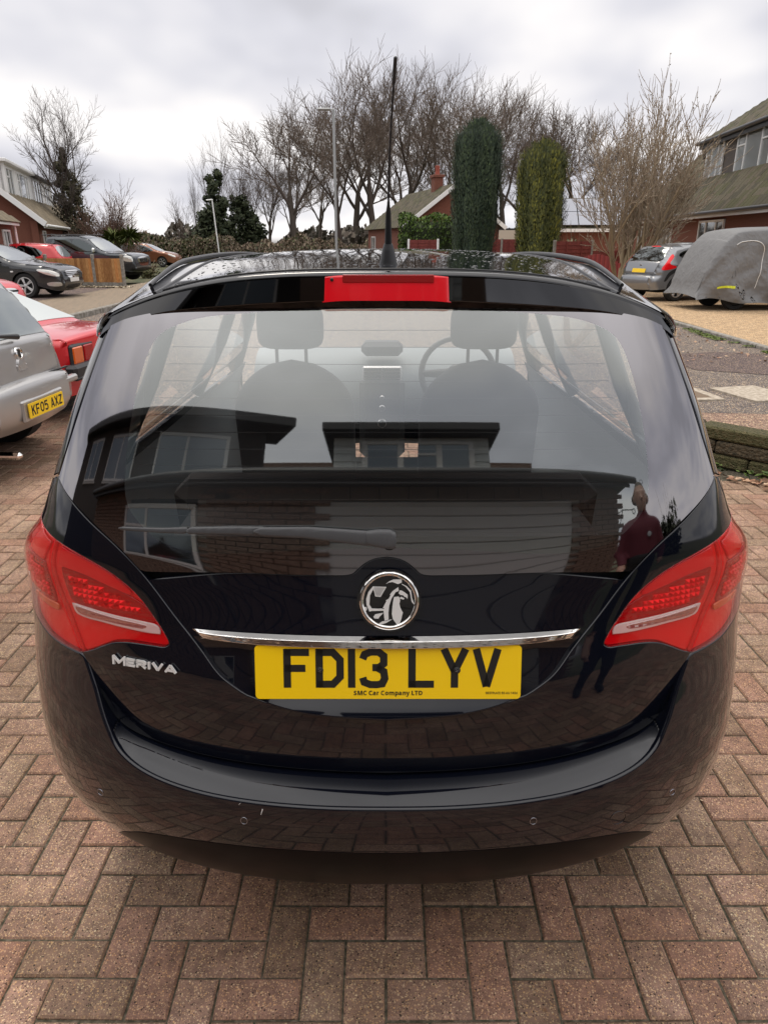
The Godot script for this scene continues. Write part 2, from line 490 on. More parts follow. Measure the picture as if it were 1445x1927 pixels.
func make_car() -> void:
	var car := thing("parked_car", "glossy black hatchback filling the foreground, yellow rear plate FD13 LYV, red tail lamps", "car", Vector3(0, 0, -1.08))
	var body := Node3D.new()          # world-based coordinates for the shell
	var org := -car.position
	var P := func(called: String, mb: MB, m: Material, parent: Node = car) -> MeshInstance3D:
		var o := obj(called, mb, m, parent)
		if parent == car: o.position = org
		return o
	body.free()
	var mb := MB.new()
	# bumper
	var E := [0.0, 0.6215, 0.16, 0.622, 0.327, 0.6255, 0.44, 0.634, 0.523, 0.652, 0.568, 0.681, 0.589, 0.73, 0.605, 0.792, 0.623, 0.848]
	var lowb := [0.60, 0.40, 0.588, 0.43, 0.567, 0.455, 0.53, 0.485, 0.447, 0.506, 0.275, 0.5155, 0.0, 0.513]
	var arch := [1.235, 0.66, 1.15, 0.645, 1.07, 0.60, 1.0, 0.53, 0.955, 0.43, 0.93, 0.30, 0.92, 0.225]
	var bp := cr(V2(E), 6, false)
	bp.append_array(cr(V2([0.631, 0.8515, 0.67, 0.854, 0.705, 0.858, 0.743, 0.869, 0.776, 0.881, 0.855, 0.905, 0.935, 0.925, 1.05, 0.93, 1.235, 0.92]), 4, false))
	bp.append_array(cr(V2(arch), 4, false))
	bp.append_array(V2([0.75, 0.222, 0.615, 0.222, 0.607, 0.30]))
	bp.append_array(cr(V2(lowb), 5, false))
	bp.remove_at(bp.size() - 1)
	bp.insert(0, Vector2(0, 0.6215)); bp.remove_at(1)
	var full := bp.duplicate()
	full.append(Vector2(0, 0.513))
	for i in range(bp.size() - 1, 0, -1): full.append(Vector2(-bp[i].x, bp[i].y))
	patch(mb, SA, full, 0.016, 1.25, CORE, 0.0, 0.012, 0.0065)
	P.call("rear_bumper", mb, M.paint_black)
	# valance under the bumper seam
	mb = MB.new()
	var vp := cr(V2([0.0, 0.5095, 0.275, 0.512, 0.445, 0.5025, 0.527, 0.481, 0.563, 0.451, 0.584, 0.427, 0.596, 0.397]), 5, false)
	vp.append_array(V2([0.603, 0.30, 0.611, 0.222, 0.3, 0.222, 0.0, 0.222]))
	patch(mb, SA, mirror(vp), 0.018, 1.25, CORE, 0.0, 0.01, 0.0018)
	P.call("bumper_valance", mb, M.valance_black)
	# ledge on top of the bumper: from its rim forward to under the tailgate
	mb = MB.new()
	var rim := cr(V2(E), 8, false)
	var toe := cr(V2([0.0, 0.642, 0.215, 0.649, 0.392, 0.661, 0.522, 0.685, 0.570, 0.713, 0.598, 0.779, 0.615, 0.845]), 8, false)
	var along := func(c: PackedVector2Array, t: float) -> Vector2:
		var x := clampf(t, 0, 1) * (c.size() - 1)
		var i := mini(int(x), c.size() - 2)
		return c[i].lerp(c[i + 1], x - i)
	mb.grid(func(a: float, b: float) -> Vector3:
		var t := absf(a * 2 - 1)
		var s := signf(a * 2 - 1)
		var r: Vector2 = along.call(rim, t)
		var q: Vector2 = along.call(toe, t)
		var p0 := SA(r.x * s if r.x > 1e-5 else 1e-5 * s, r.y)
		p0 += Vector3(0, 0.0048, -0.0062)
		var p1 := SB(q.x * s if q.x > 1e-5 else 1e-5 * s, q.y) + Vector3(0, 0.0, -0.012)
		return p0.lerp(p1, b) + Vector3(0, 0.0048 * sin(b * PI) * (1.0 - 0.4 * t) - 0.001, 0), 96, 8, Vector3(0, 0.2, -1.4))
	P.call("bumper_step", mb, M.paint_black)
	# tailgate lower panel with both flanks
	mb = MB.new()
	var crease := [0.735, 1.213, 0.683, 1.18, 0.631, 1.141, 0.576, 1.098, 0.517, 1.043, 0.446, 0.958, 0.402, 0.908, 0.363, 0.86, 0.326, 0.832, 0.308, 0.8215]
	var lip := [0.308, 0.8215, 0.25, 0.8035, 0.157, 0.7915, 0.0, 0.785]
	var lampedge := [0.766, 1.1205, 0.724, 1.113, 0.684, 1.1015, 0.634, 1.0835, 0.587, 1.061, 0.545, 1.0315, 0.513, 1.0, 0.488, 0.967, 0.466, 0.933, 0.4565, 0.912, 0.466, 0.9035, 0.485, 0.9035, 0.53, 0.9025, 0.557, 0.8965, 0.579, 0.884, 0.60, 0.8695, 0.622, 0.857]
	var tp := cr(V2(lip), 5, false)
	tp.reverse()
	var cz := cr(V2(crease), 6, false); cz.reverse()
	tp.append_array(cz.slice(1))
	tp.append_array(cr(V2([0.742, 1.205, 0.753, 1.165, 0.762, 1.128]), 4, false))
	tp.append_array(cr(V2(lampedge), 5, false))
	var te := cr(V2([0.617, 0.845, 0.600, 0.781, 0.572, 0.716, 0.523, 0.691, 0.392, 0.6695, 0.215, 0.658, 0.0, 0.651]), 5, false)
	tp.append_array(te)
	var tfull := tp.duplicate()
	for i in range(tp.size() - 2, 0, -1): tfull.append(Vector2(-tp[i].x, tp[i].y))
	patch(mb, SB, tfull, 0.014, 1.25, CORE, 0.0, 0.012, 0.003)
	P.call("tailgate", mb, M.paint_black)
	# centre panel of the tailgate
	mb = MB.new()
	var bump := [0.0, 1.0865, 0.03, 1.0835, 0.055, 1.076, 0.075, 1.064, 0.088, 1.0555, 0.11, 1.0525]
	var cp := cr(V2(bump), 5, false)
	cp.append_array(cr(V2([0.16, 1.0525, 0.229, 1.053, 0.38, 1.0555, 0.518, 1.036]), 4, false))
	cp.append_array(cr(V2([0.441, 0.955, 0.397, 0.905, 0.358, 0.858, 0.322, 0.8335, 0.305, 0.825, 0.25, 0.8075, 0.157, 0.795, 0.0, 0.7885]), 5, false))
	patch(mb, SC, mirror(cp), 0.012, 1.25, CORE, 0.0, 0.02, 0.004)
	P.call("tailgate_panel", mb, M.paint_black)
	# dark liner behind the shut lines
	mb = MB.new()
	mb.grid(func(a: float, b: float) -> Vector3:
		var u := lerpf(-1.3, 1.3, a)
		var p := SB(u, lerpf(0.21, 1.12, b))
		return p.lerp(CORE, 0.028), 60, 30, CORE)
	P.call("shut_line_liner", mb, M.void)
	# rear window: clear field and black border
	var gp := cr(V2([0.0, 1.560, 0.26, 1.5565, 0.40, 1.5525, 0.523, 1.546, 0.617, 1.535, 0.69, 1.5195, 0.735, 1.502]), 5, false)
	gp.append_array(cr(V2([0.737, 1.495, 0.738, 1.45, 0.738, 1.40, 0.735, 1.345, 0.733, 1.296, 0.732, 1.259, 0.730, 1.218]), 4, false))
	gp.append_array(cr(V2([0.726, 1.213, 0.678, 1.182, 0.627, 1.1445, 0.572, 1.10, 0.5285, 1.0605]), 5, false))
	gp.append_array(cr(V2([0.52, 1.0575, 0.38, 1.0605, 0.229, 1.057, 0.16, 1.0565, 0.112, 1.0565, 0.092, 1.0595, 0.079, 1.068, 0.058, 1.0805, 0.031, 1.0885, 0.0, 1.0915]), 5, false))
	var clear := cr(V2([0.0, 1.539, 0.0, 1.539, 0.33, 1.536, 0.53, 1.526, 0.592, 1.512, 0.629, 1.485, 0.639, 1.42, 0.632, 1.337, 0.615, 1.255, 0.595, 1.195, 0.568, 1.157, 0.51, 1.113, 0.42, 1.096, 0.25, 1.102, 0.0, 1.108, 0.0, 1.108]), 5, false)
	var win := Node3D.new()
	win.name = "rear_window"; car.add_child(win)
	mb = MB.new()
	for s in [1.0, -1.0]:
		var hole2 := PackedVector2Array([Vector2(-0.1, 1.539)]); hole2.append_array(clear); hole2.append(Vector2(-0.1, 1.108))
		for ring in Geometry2D.clip_polygons(gp, hole2):
			patch(mb, SA, ring if s > 0 else flip(ring), 0.016, 1.25, CORE, 0.0005, 0.0)
	var bo: MeshInstance3D = P.call("window_border", mb, M.frit, win)
	bo.position = org
	mb = MB.new()
	patch(mb, SA, mirror(clear), 0.016, 1.25, CORE, 0.0005, 0.0)
	var gl: MeshInstance3D = P.call("window_pane", mb, M.tinted_glass, win)
	gl.position = org
	for k in 13:
		mb = MB.new()
		var y := 1.135 + 0.0305 * k
		var pts := PackedVector3Array()
		var rd := PackedFloat32Array()
		for i in 25:
			var u := lerpf(-0.6, 0.6, i / 24.0) * (1.0 if k > 3 else 0.9 + 0.02 * k)
			pts.append(SA(u + 1e-5, y).lerp(CORE, 0.0016)); rd.append(0.0006)
		mb.tube(pts, rd, 4)
		var hw: MeshInstance3D = P.call("heating_wire", mb, M.matt_black, win)
		hw.position = org
	# black pillar trims, quarter windows, body sides
	for s in [1.0, -1.0]:
		mb = MB.new()
		var pt := V2([0.744, 1.507, 0.746, 1.40, 0.742, 1.30, 0.738, 1.222, 0.80, 1.195, 0.815, 1.30, 0.82, 1.40, 0.82, 1.50])
		patch(mb, SA, pt if s > 0 else flip(pt), 0.02, 1.25, CORE, 0.0, 0.012, 0.003)
		P.call("pillar_trim", mb, M.paint_black)
		mb = MB.new()
		var qw := V2([0.83, 1.49, 0.825, 1.40, 0.82, 1.30, 0.81, 1.20, 0.90, 1.14, 1.0, 1.11, 1.42, 1.07, 1.40, 1.42, 1.2, 1.49])
		patch(mb, SA, qw if s > 0 else flip(qw), 0.03, 1.25, CORE, -0.002, 0.006, 0.002)
		P.call("quarter_window", mb, M.tinted_glass)
		mb = MB.new()
		var bs := V2([0.768, 1.1235, 0.76, 1.16, 0.75, 1.208, 0.80, 1.188, 0.9, 1.13, 1.0, 1.10, 1.3, 1.06, 2.2, 1.03, 3.2, 0.99, 3.5, 0.95, 3.55, 0.62, 3.5, 0.30, 1.62, 0.25, 1.57, 0.42, 1.47, 0.57, 1.35, 0.65, 1.245, 0.665, 1.245, 0.925, 1.05, 0.936, 0.94, 0.932, 0.965, 0.97, 0.985, 1.02, 0.91, 1.09, 0.80, 1.121])
		patch(mb, SA, bs if s > 0 else flip(bs), 0.03, 1.25, CORE, 0.0, 0.012, 0.003)
		P.call("body_side", mb, M.paint_black)
		for w in [[1.45, 2.35], [2.42, 3.2]]:
			mb = MB.new()
			var sw := V2([w[0], 1.07, w[1], 1.05, w[1] - (0.5 if w[0] > 2 else 0.0), 1.46, w[0] - 0.02, 1.48])
			patch(mb, SA, sw if s > 0 else flip(sw), 0.05, 1.25, CORE, -0.002, 0.0)
			P.call("side_window", mb, M.pane)
			mb = MB.new()
			mb.tube(PackedVector3Array([SA(s * w[0] - s * 0.03, 1.04), SA(s * w[0] - s * 0.05, 1.27), SA(s * w[0] - s * 0.06, 1.52)]), PackedFloat32Array([0.028, 0.024, 0.022]), 8)
			P.call("door_pillar", mb, M.satin_black)
		mb = MB.new()
		mb.tube(PackedVector3Array([SA(s * 3.32, 1.0), SA(s * 2.95, 1.3), SA(s * 2.62, 1.53)]), PackedFloat32Array([0.04, 0.035, 0.035]), 8)
		P.call("windscreen_pillar", mb, M.satin_black)
		mb = MB.new()
		mb.grid(func(a: float, b: float) -> Vector3:
			var d := lerpf(1.468, 3.42, pow(a, 1.4))
			var xi := lerpf(0.545, 0.565, clampf((d - 1.42) / 0.5, 0, 1)) - 0.002
			var k := knot(KD, 1.49)
			var cq := clampf((knot(KZ, 1.49) + k - d) / k, 0.0, 0.999)
			var xo := knot(KW, 1.49) * pow(1.0 - pow(cq, 5.0), 0.2) + 0.012
			var yi := roof_y(xi, d) - 0.001
			var g := b * PI / 2
			return Vector3(s * lerpf(xi, xo, sin(g)), lerpf(1.478, yi, cos(g)), -d), 40, 10, Vector3(0, 1.45, -2.4))
		P.call("roof_side", mb, M.paint_black)
		# wheel
		for z in [-1.83, -4.47]:
			mb = MB.new()
			wheel_shape(mb, Vector3(s * (0.70 if z > -3.0 else 0.76), 0.315, z), s, 0.315, 0.2)
			P.call("wheel", mb, M.rubber)
		# tail lamp
		lamp(car, org, s)
	# nose: bonnet and front
	mb = MB.new()
	mb.grid(func(a: float, b: float) -> Vector3:
		var x := (a * 2 - 1)
		return Vector3(x * lerpf(0.72, 0.6, b), lerpf(1.02, 0.72, b * b) - 0.08 * x * x, lerpf(-4.2, -5.25, b) + 0.12 * x * x * b), 16, 12, CORE)
	mb.grid(func(a: float, b: float) -> Vector3:
		var x := (a * 2 - 1)
		return Vector3(x * lerpf(0.6, 0.82, b), lerpf(0.72, 0.22, b) - 0.08 * x * x * (1 - b), -5.25 - 0.1 * sin(b * PI) + 0.12 * x * x), 16, 8, CORE)
	P.call("bonnet", mb, M.paint_black)
	mb = MB.new()
	mb.box(Vector3(0, 0.24, -3.2), Vector3(1.2, 0.06, 3.0))
	P.call("underbody", mb, M.matt_black)
	roof_and_spoiler(car, org)
	tail_details(car, org)
	cabin(car, org)

func wheel_shape(mb: MB, c: Vector3, s: float, r: float, w: float) -> void:
	var bs := Basis(Vector3(0, 0, 1), Vector3(s, 0, 0), Vector3(0, 1, 0))
	mb.lathe([Vector2(0, w * 0.35), Vector2(r * 0.66, w * 0.4), Vector2(r * 0.7, w * 0.5), Vector2(r * 0.92, w * 0.5), Vector2(r, w * 0.36), Vector2(r, -w * 0.36), Vector2(r * 0.92, -w * 0.5), Vector2(r * 0.6, -w * 0.5), Vector2(0, -w * 0.4)], c, bs, 32)

func lamp(car: Node3D, org: Vector3, s: float) -> void:
	var L := Node3D.new()
	put(L, "tail_lamp", car)
	L.position = org
	var inner := cr(V2([0.6795, 1.097, 0.6795, 1.097, 0.634, 1.079, 0.587, 1.0565, 0.547, 1.0285, 0.516, 0.997, 0.492, 0.965, 0.4705, 0.933, 0.462, 0.914, 0.468, 0.908, 0.487, 0.9075, 0.53, 0.907, 0.559, 0.901, 0.581, 0.888, 0.602, 0.874, 0.6225, 0.8615, 0.6225, 0.8615, 0.631, 0.885, 0.651, 0.95, 0.664, 1.0, 0.673, 1.048]), 6)
	var outer := cr(V2([0.6845, 1.099, 0.6845, 1.099, 0.724, 1.109, 0.764, 1.116, 0.80, 1.116, 0.88, 1.09, 0.945, 1.05, 0.962, 1.01, 0.94, 0.965, 0.87, 0.92, 0.782, 0.888, 0.743, 0.8755, 0.705, 0.8645, 0.668, 0.86, 0.6275, 0.8585, 0.6275, 0.8585, 0.6355, 0.883, 0.6555, 0.948, 0.6685, 0.998, 0.678, 1.048]), 6)
	var lay := func(called: String, pts: PackedVector2Array, m: Material, off: float, depth: float, cell := 0.012) -> void:
		var mb := MB.new()
		patch(mb, SA, pts if s > 0 else flip(pts), cell, 1.25, CORE, off, depth, 0.003)
		obj(called, mb, m, L)
	var facets := func(called: String, poly: PackedVector2Array, step: float, off: float, m: Material) -> void:
		var mb := MB.new()
		var su := 1.25
		var g := RandomNumberGenerator.new(); g.seed = 4
		for i in range(int(0.40 / step * su), int(0.98 / step * su)):
			for j in range(int(0.85 / step), int(1.12 / step)):
				var q := Vector2(i * step / su, j * step)
				var e := Vector2(step / su, step)
				if not (Geometry2D.is_point_in_polygon(q, poly) and Geometry2D.is_point_in_polygon(q + e, poly) and Geometry2D.is_point_in_polygon(q + Vector2(e.x, 0), poly) and Geometry2D.is_point_in_polygon(q + Vector2(0, e.y), poly)): continue
				var ps := []
				for w in [Vector2(0, 0), Vector2(1, 0), Vector2(1, 1), Vector2(0, 1)]:
					ps.append(SA((q.x + w.x * e.x) * s, q.y + w.y * e.y))
				var nn := ((ps[1] - ps[0]) as Vector3).cross(ps[3] - ps[0]).normalized()
				if nn.z < 0: nn = -nn
				for k in 4: ps[k] = ps[k] + nn * off
				var mid: Vector3 = (ps[0] + ps[1] + ps[2] + ps[3]) / 4.0 + nn * step * g.randf_range(0.15, 0.5) + (ps[1] - ps[0]) * g.randf_range(-0.2, 0.2)
				for k in 4:
					var f := [ps[k], ps[(k + 1) % 4], mid]
					var fn := ((f[2] - f[0]) as Vector3).cross(f[1] - f[0]).normalized()
					if fn.dot(nn) < 0: fn = -fn
					mb.face(f, fn)
		obj(called, mb, m, L)
	var bowl := cr(V2([0.652, 1.036, 0.652, 1.036, 0.614, 1.026, 0.571, 1.009, 0.533, 0.991, 0.507, 0.973, 0.493, 0.9555, 0.493, 0.9555, 0.54, 0.9605, 0.629, 0.967, 0.636, 0.97, 0.643, 0.995]), 4)
	var side_bowl := cr(V2([0.70, 1.033, 0.70, 1.033, 0.76, 1.035, 0.80, 1.02, 0.79, 0.965, 0.77, 0.945, 0.69, 0.948, 0.684, 0.955, 0.69, 0.99]), 4)
	lay.call("inner_lens", inner, M.lamp_lens, 0.0, 0.012)
	lay.call("outer_lens", outer, M.lamp_lens, 0.0, 0.012)
	lay.call("lamp_back", Geometry2D.offset_polygon(inner, -0.001)[0], M.lamp_red, -0.011, 0.004)
	lay.call("lamp_back", Geometry2D.offset_polygon(outer, -0.001)[0], M.lamp_red, -0.011, 0.004)
	lay.call("reflector_rim", Geometry2D.offset_polygon(bowl, 0.004)[0], M.lamp_red_deep, -0.008, 0.004)
	lay.call("reflector_rim", Geometry2D.offset_polygon(side_bowl, 0.004)[0], M.lamp_red_deep, -0.008, 0.004)
	facets.call("reflector", bowl, 0.0115, -0.0075, M.lamp_bowl)
	facets.call("reflector", side_bowl, 0.0115, -0.0075, M.lamp_bowl)
	lay.call("upper_band", cr(V2([0.666, 1.083, 0.666, 1.083, 0.625, 1.068, 0.585, 1.049, 0.549, 1.022, 0.535, 1.005, 0.575, 1.02, 0.615, 1.036, 0.66, 1.045, 0.66, 1.045]), 4), M.lamp_red_bright, -0.006, 0.004)
	lay.call("reversing_lens", cr(V2([0.6365, 0.959, 0.6365, 0.959, 0.628, 0.9405, 0.577, 0.9365, 0.503, 0.9305, 0.478, 0.9305, 0.478, 0.9305, 0.484, 0.943, 0.503, 0.947, 0.56, 0.952, 0.609, 0.957]), 4), M.lamp_white, -0.004, 0.002)
	lay.call("reversing_bulb_window", cr(V2([0.629, 0.9555, 0.622, 0.9445, 0.577, 0.9420, 0.51, 0.938, 0.503, 0.9425, 0.56, 0.9485, 0.609, 0.9545]), 4), M.lamp_clear, -0.0024, 0.003, 0.006)
	lay.call("top_band", cr(V2([0.697, 1.088, 0.697, 1.088, 0.75, 1.10, 0.81, 1.098, 0.88, 1.065, 0.85, 1.048, 0.80, 1.056, 0.75, 1.053, 0.70, 1.046, 0.70, 1.046]), 4), M.lamp_red_bright, -0.006, 0.004)
	lay.call("indicator", cr(V2([0.675, 0.9415, 0.71, 0.942, 0.75, 0.940, 0.756, 0.934, 0.72, 0.932, 0.678, 0.9315]), 4), M.lamp_amber, -0.005, 0.003)

func roof_y(x: float, d: float) -> float:
	var t := clampf((d - 1.40) / 1.2, 0, 1)
	var yc := 1.6065 + 0.0275 * sin(t * PI / 2) - 0.02 * pow(maxf(d - 2.6, 0), 2.0)
	var k := lerpf(0.075, 0.024, smoothstep(0.0, 0.55, t))
	return yc - k * pow(absf(x) / 0.53, lerpf(3.2, 2.4, t))
func roof_and_spoiler(car: Node3D, org: Vector3) -> void:
	var mb := MB.new()
	var half := func(d: float) -> float: return lerpf(0.545, 0.565, clampf((d - 1.42) / 0.5, 0, 1))
	# roof skin, its rear edge following the spoiler
	mb.grid(func(a: float, b: float) -> Vector3:
		var x := (a * 2 - 1)
		var bend := 0.062 * pow(absf(x), 3.0)
		var d := lerpf(1.405 + bend, 3.45, pow(b, 1.3))
		x *= half.call(d)
		return Vector3(x, roof_y(x, d) + (0.0 if b > 0.0 else -0.0), -d), 60, 60, CORE)
	var o := obj("roof", mb, M.paint_black, car); o.position = org
	# spoiler: black rear face, rounded over to the roof, underside back to the glass
	mb = MB.new()
	var bot := cr(V2([0.0, 1.5575, 0.125, 1.5565, 0.31, 1.546, 0.42, 1.535, 0.50, 1.5165, 0.555, 1.497, 0.578, 1.482]), 8, false)
	var prof := func(a: float, b: float) -> Vector3:
		var t := absf(a * 2 - 1)
		var s := signf(a * 2 - 1)
		var i := t * (bot.size() - 1)
		var j := mini(int(i), bot.size() - 2)
		var q: Vector2 = bot[j].lerp(bot[j + 1], i - j)
		var xt := q.x * 0.965
		var bend := 0.062 * pow(q.x / 0.545, 3.0)
		var d0 := 1.392 + bend
		var top := Vector3(xt, roof_y(xt, 1.405 + bend) - 0.009, -(d0 + 0.004))
		var low := Vector3(q.x, q.y, -(d0 - 0.004))
		var p: Vector3
		if b < 0.25: p = Vector3(q.x, q.y + 0.002, -(d0 + 0.05)).lerp(Vector3(q.x, q.y - 0.004, -(d0 + 0.004)), b / 0.25)
		elif b < 0.34:
			p = Vector3(q.x, q.y - 0.004, -(d0 + 0.004)).lerp(low + Vector3(0, -0.0025, 0), (b - 0.25) / 0.09)
		elif b < 0.82: p = (low + Vector3(0, -0.0025, 0)).lerp(top, (b - 0.34) / 0.48)
		else:
			var g := (b - 0.82) / 0.18 * PI / 2
			p = top + Vector3(0, 0.009 * sin(g), -0.009 * (1 - cos(g)))
		p.x *= s
		return p
	mb.grid(prof, 90, 50, Vector3(0, 1.555, -1.47))
	o = obj("roof_spoiler", mb, M.gloss_black, car); o.position = org
	# high brake light let into the spoiler
	mb = MB.new()
	var bl := Node3D.new()
	put(bl, "high_brake_light", car); bl.position = org
	mb.grid(func(a: float, b: float) -> Vector3:
		var aa := lerpf(0.5 - 0.1095, 0.5 + 0.1095, a)
		var p: Vector3 = prof.call(aa, lerpf(0.30, 0.86, b))
		p.x = (a * 2 - 1) * lerpf(0.1215, 0.1185, b)
		return p + Vector3(0, 0, 0.003 * minf(1.0, minf(minf(a, 1 - a) * 40, minf(b, 1 - b) * 14))), 60, 24, Vector3(0, 1.58, -1.5))
	obj("lens", mb, M.lamp_red_bright, bl)
	mb = MB.new()
	mb.box(Vector3(0.003, 1.5945, -1.3905), Vector3(0.17, 0.014, 0.004), Basis(Vector3.RIGHT, 0.12), 0.001)
	obj("diode_strip", mb, M.lamp_red_deep, bl)
	mb = MB.new()
	mb.ball(Vector3(-0.102, 1.5925, -1.390), Vector3(0.0035, 0.0035, 0.002), 6)
	obj("screw", mb, M.ink, bl)
	# roof rails, roof seams
	for s in [-1.0, 1.0]:
		mb = MB.new()
		var pts := PackedVector3Array()
		var rd := PackedFloat32Array()
		for i in 25:
			var t := i / 24.0
			var d := lerpf(1.70, 3.35, t)
			var x := 0.538 + 0.012 * sin(t * PI)
			pts.append(Vector3(s * x, roof_y(x, d) + 0.004 + 0.024 * pow(sin(clampf(t, 0.0, 1.0) * PI), 0.5) * 0.22, -d))
			rd.append(0.003 + 0.0045 * pow(sin(clampf(t, 0.02, 0.98) * PI), 0.4))
		mb.tube(pts, rd, 10)
		o = obj("roof_rail", mb, M.satin_black, car); o.position = org
		mb = MB.new()
		pts = PackedVector3Array(); rd = PackedFloat32Array()
		for i in 30:
			var d := lerpf(1.50, 3.4, i / 29.0)
			pts.append(Vector3(s * 0.468, roof_y(0.468, d) + 0.0002, -d)); rd.append(0.0035)
		mb.tube(pts, rd, 6)
		o = obj("roof_seam", mb, M.satin_black, car); o.position = org
	mb = MB.new()
	var cp := PackedVector3Array()
	var cd := PackedFloat32Array()
	for i in 31:
		var x := lerpf(-0.45, 0.45, i / 30.0)
		var d := 1.455 + 0.055 * pow(absf(x) / 0.5, 2.5)
		cp.append(Vector3(x, roof_y(x, d) + 0.0004, -d)); cd.append(0.0025)
	mb.tube(cp, cd, 6)
	o = obj("spoiler_seam", mb, M.satin_black, car); o.position = org
	# rain drops left on the roof
	mb = MB.new()
	rng.seed = 77
	for k in 1800:
		var x := R(-0.46, 0.46)
		var d := R(1.5, 2.9)
		var r := 0.001 + 0.003 * pow(rng.randf(), 2.5)
		mb.ball(Vector3(x, roof_y(x, d), -d), Vector3(r * R(0.8, 1.6), r * 0.28, r * R(0.8, 1.6)), 4)
	o = obj("rain_drops", mb, M.paint_black, car); o.position = org
	stuff(o)
	# aerial
	var ae := Node3D.new()
	put(ae, "aerial", car); ae.position = org
	var base := Vector3(0.004, roof_y(0, 1.6), -1.60)
	mb = MB.new()
	mb.lathe([Vector2(0.021, -0.004), Vector2(0.0185, 0.004), Vector2(0.0125, 0.030), Vector2(0.009, 0.041), Vector2(0.0, 0.043)], base, Basis(Vector3.RIGHT, 0.12), 24)
	obj("aerial_base", mb, M.satin_black, ae)
	mb = MB.new()
	var tip := Vector3(0.0155, 1.965, -1.475)
	var pts2 := PackedVector3Array()
	var rd2 := PackedFloat32Array()
	var foot := base + Vector3(0, 0.035, 0.004)
	for i in 161:
		var t := i / 160.0
		var p := foot.lerp(tip, t)
		p.x += 0.004 * sin(t * PI) * -1.0
		pts2.append(p)
		var r := lerpf(0.0078, 0.0056, clampf(t / 0.2, 0, 1)) if t < 0.2 else lerpf(0.0056, 0.0026, clampf((t - 0.2) / 0.06, 0, 1))
		if t > 0.26: r = 0.0024 + 0.0005 * sin(t * 150.0)
		if t > 0.885: r = 0.0036
		rd2.append(r)
	mb.tube(pts2, rd2, 12)
	mb.ball(tip, Vector3.ONE * 0.0036, 6)
	obj("aerial_mast", mb, M.satin_black, ae)

# ---- lettering made of strokes, on a 0..1 wide by 0..1 high box ----
const STROKES := {
	"F": [[0.09, 0, 0.09, 1], [0.0, 0.91, 0.95, 0.91], [0.0, 0.50, 0.8, 0.50]],
	"D": [[0.09, 0, 0.09, 1], [0.0, 0.91, 0.62, 0.91, 0.90, 0.72, 0.90, 0.28, 0.62, 0.09, 0.0, 0.09]],
	"1": [[0.5, 0, 0.5, 1]],
	"3": [[0.04, 0.74, 0.12, 0.86, 0.35, 0.92, 0.66, 0.92, 0.86, 0.82, 0.86, 0.62, 0.68, 0.52, 0.42, 0.52], [0.6, 0.52, 0.86, 0.42, 0.90, 0.24, 0.80, 0.10, 0.60, 0.08, 0.34, 0.08, 0.10, 0.14, 0.04, 0.26]],
	"L": [[0.09, 0, 0.09, 1], [0.0, 0.09, 0.95, 0.09]],
	"Y": [[0.08, 1.0, 0.5, 0.42], [0.92, 1.0, 0.5, 0.42], [0.5, 0.5, 0.5, 0]],
	"V": [[0.08, 1.0, 0.5, 0.03], [0.92, 1.0, 0.5, 0.03]],
	"K": [[0.09, 0, 0.09, 1], [0.9, 1.0, 0.16, 0.45], [0.36, 0.62, 0.92, 0.0]],
	"0": [[0.09, 0.3, 0.09, 0.7, 0.25, 0.88, 0.5, 0.92, 0.75, 0.88, 0.91, 0.7, 0.91, 0.3, 0.75, 0.12, 0.5, 0.08, 0.25, 0.12, 0.09, 0.3]],
	"5": [[0.9, 0.91, 0.14, 0.91, 0.10, 0.50], [0.10, 0.53, 0.3, 0.60, 0.62, 0.59, 0.86, 0.46, 0.88, 0.22, 0.70, 0.09, 0.40, 0.07, 0.08, 0.16]],
	"A": [[0.06, 0.0, 0.5, 0.98], [0.94, 0.0, 0.5, 0.98], [0.24, 0.28, 0.76, 0.28]],
	"X": [[0.06, 0, 0.94, 1], [0.06, 1, 0.94, 0]],
	"Z": [[0.05, 0.91, 0.92, 0.91, 0.08, 0.09, 0.95, 0.09]],
	"M": [[0.07, 0, 0.07, 1, 0.5, 0.3, 0.93, 1, 0.93, 0]],
	"E": [[0.09, 0, 0.09, 1], [0.0, 0.91, 0.95, 0.91], [0.0, 0.5, 0.85, 0.5], [0.0, 0.09, 0.95, 0.09]],
	"R": [[0.09, 0, 0.09, 1], [0.0, 0.91, 0.72, 0.91, 0.90, 0.78, 0.90, 0.62, 0.72, 0.48, 0.0, 0.48], [0.5, 0.46, 0.92, 0.0]],
	"I": [[0.5, 0, 0.5, 1]], "S": [[0.92, 0.82, 0.7, 0.92, 0.3, 0.92, 0.1, 0.78, 0.2, 0.58, 0.8, 0.44, 0.9, 0.24, 0.7, 0.08, 0.3, 0.08, 0.06, 0.18]],
	"G": [[0.9, 0.8, 0.7, 0.92, 0.3, 0.92, 0.09, 0.7, 0.09, 0.3, 0.3, 0.08, 0.7, 0.08, 0.9, 0.24, 0.9, 0.48, 0.55, 0.48]],
	"P": [[0.09, 0, 0.09, 1], [0.0, 0.91, 0.72, 0.91, 0.90, 0.78, 0.90, 0.58, 0.72, 0.44, 0.0, 0.44]], "N": [[0.09, 0, 0.09, 1, 0.91, 0, 0.91, 1]],
}
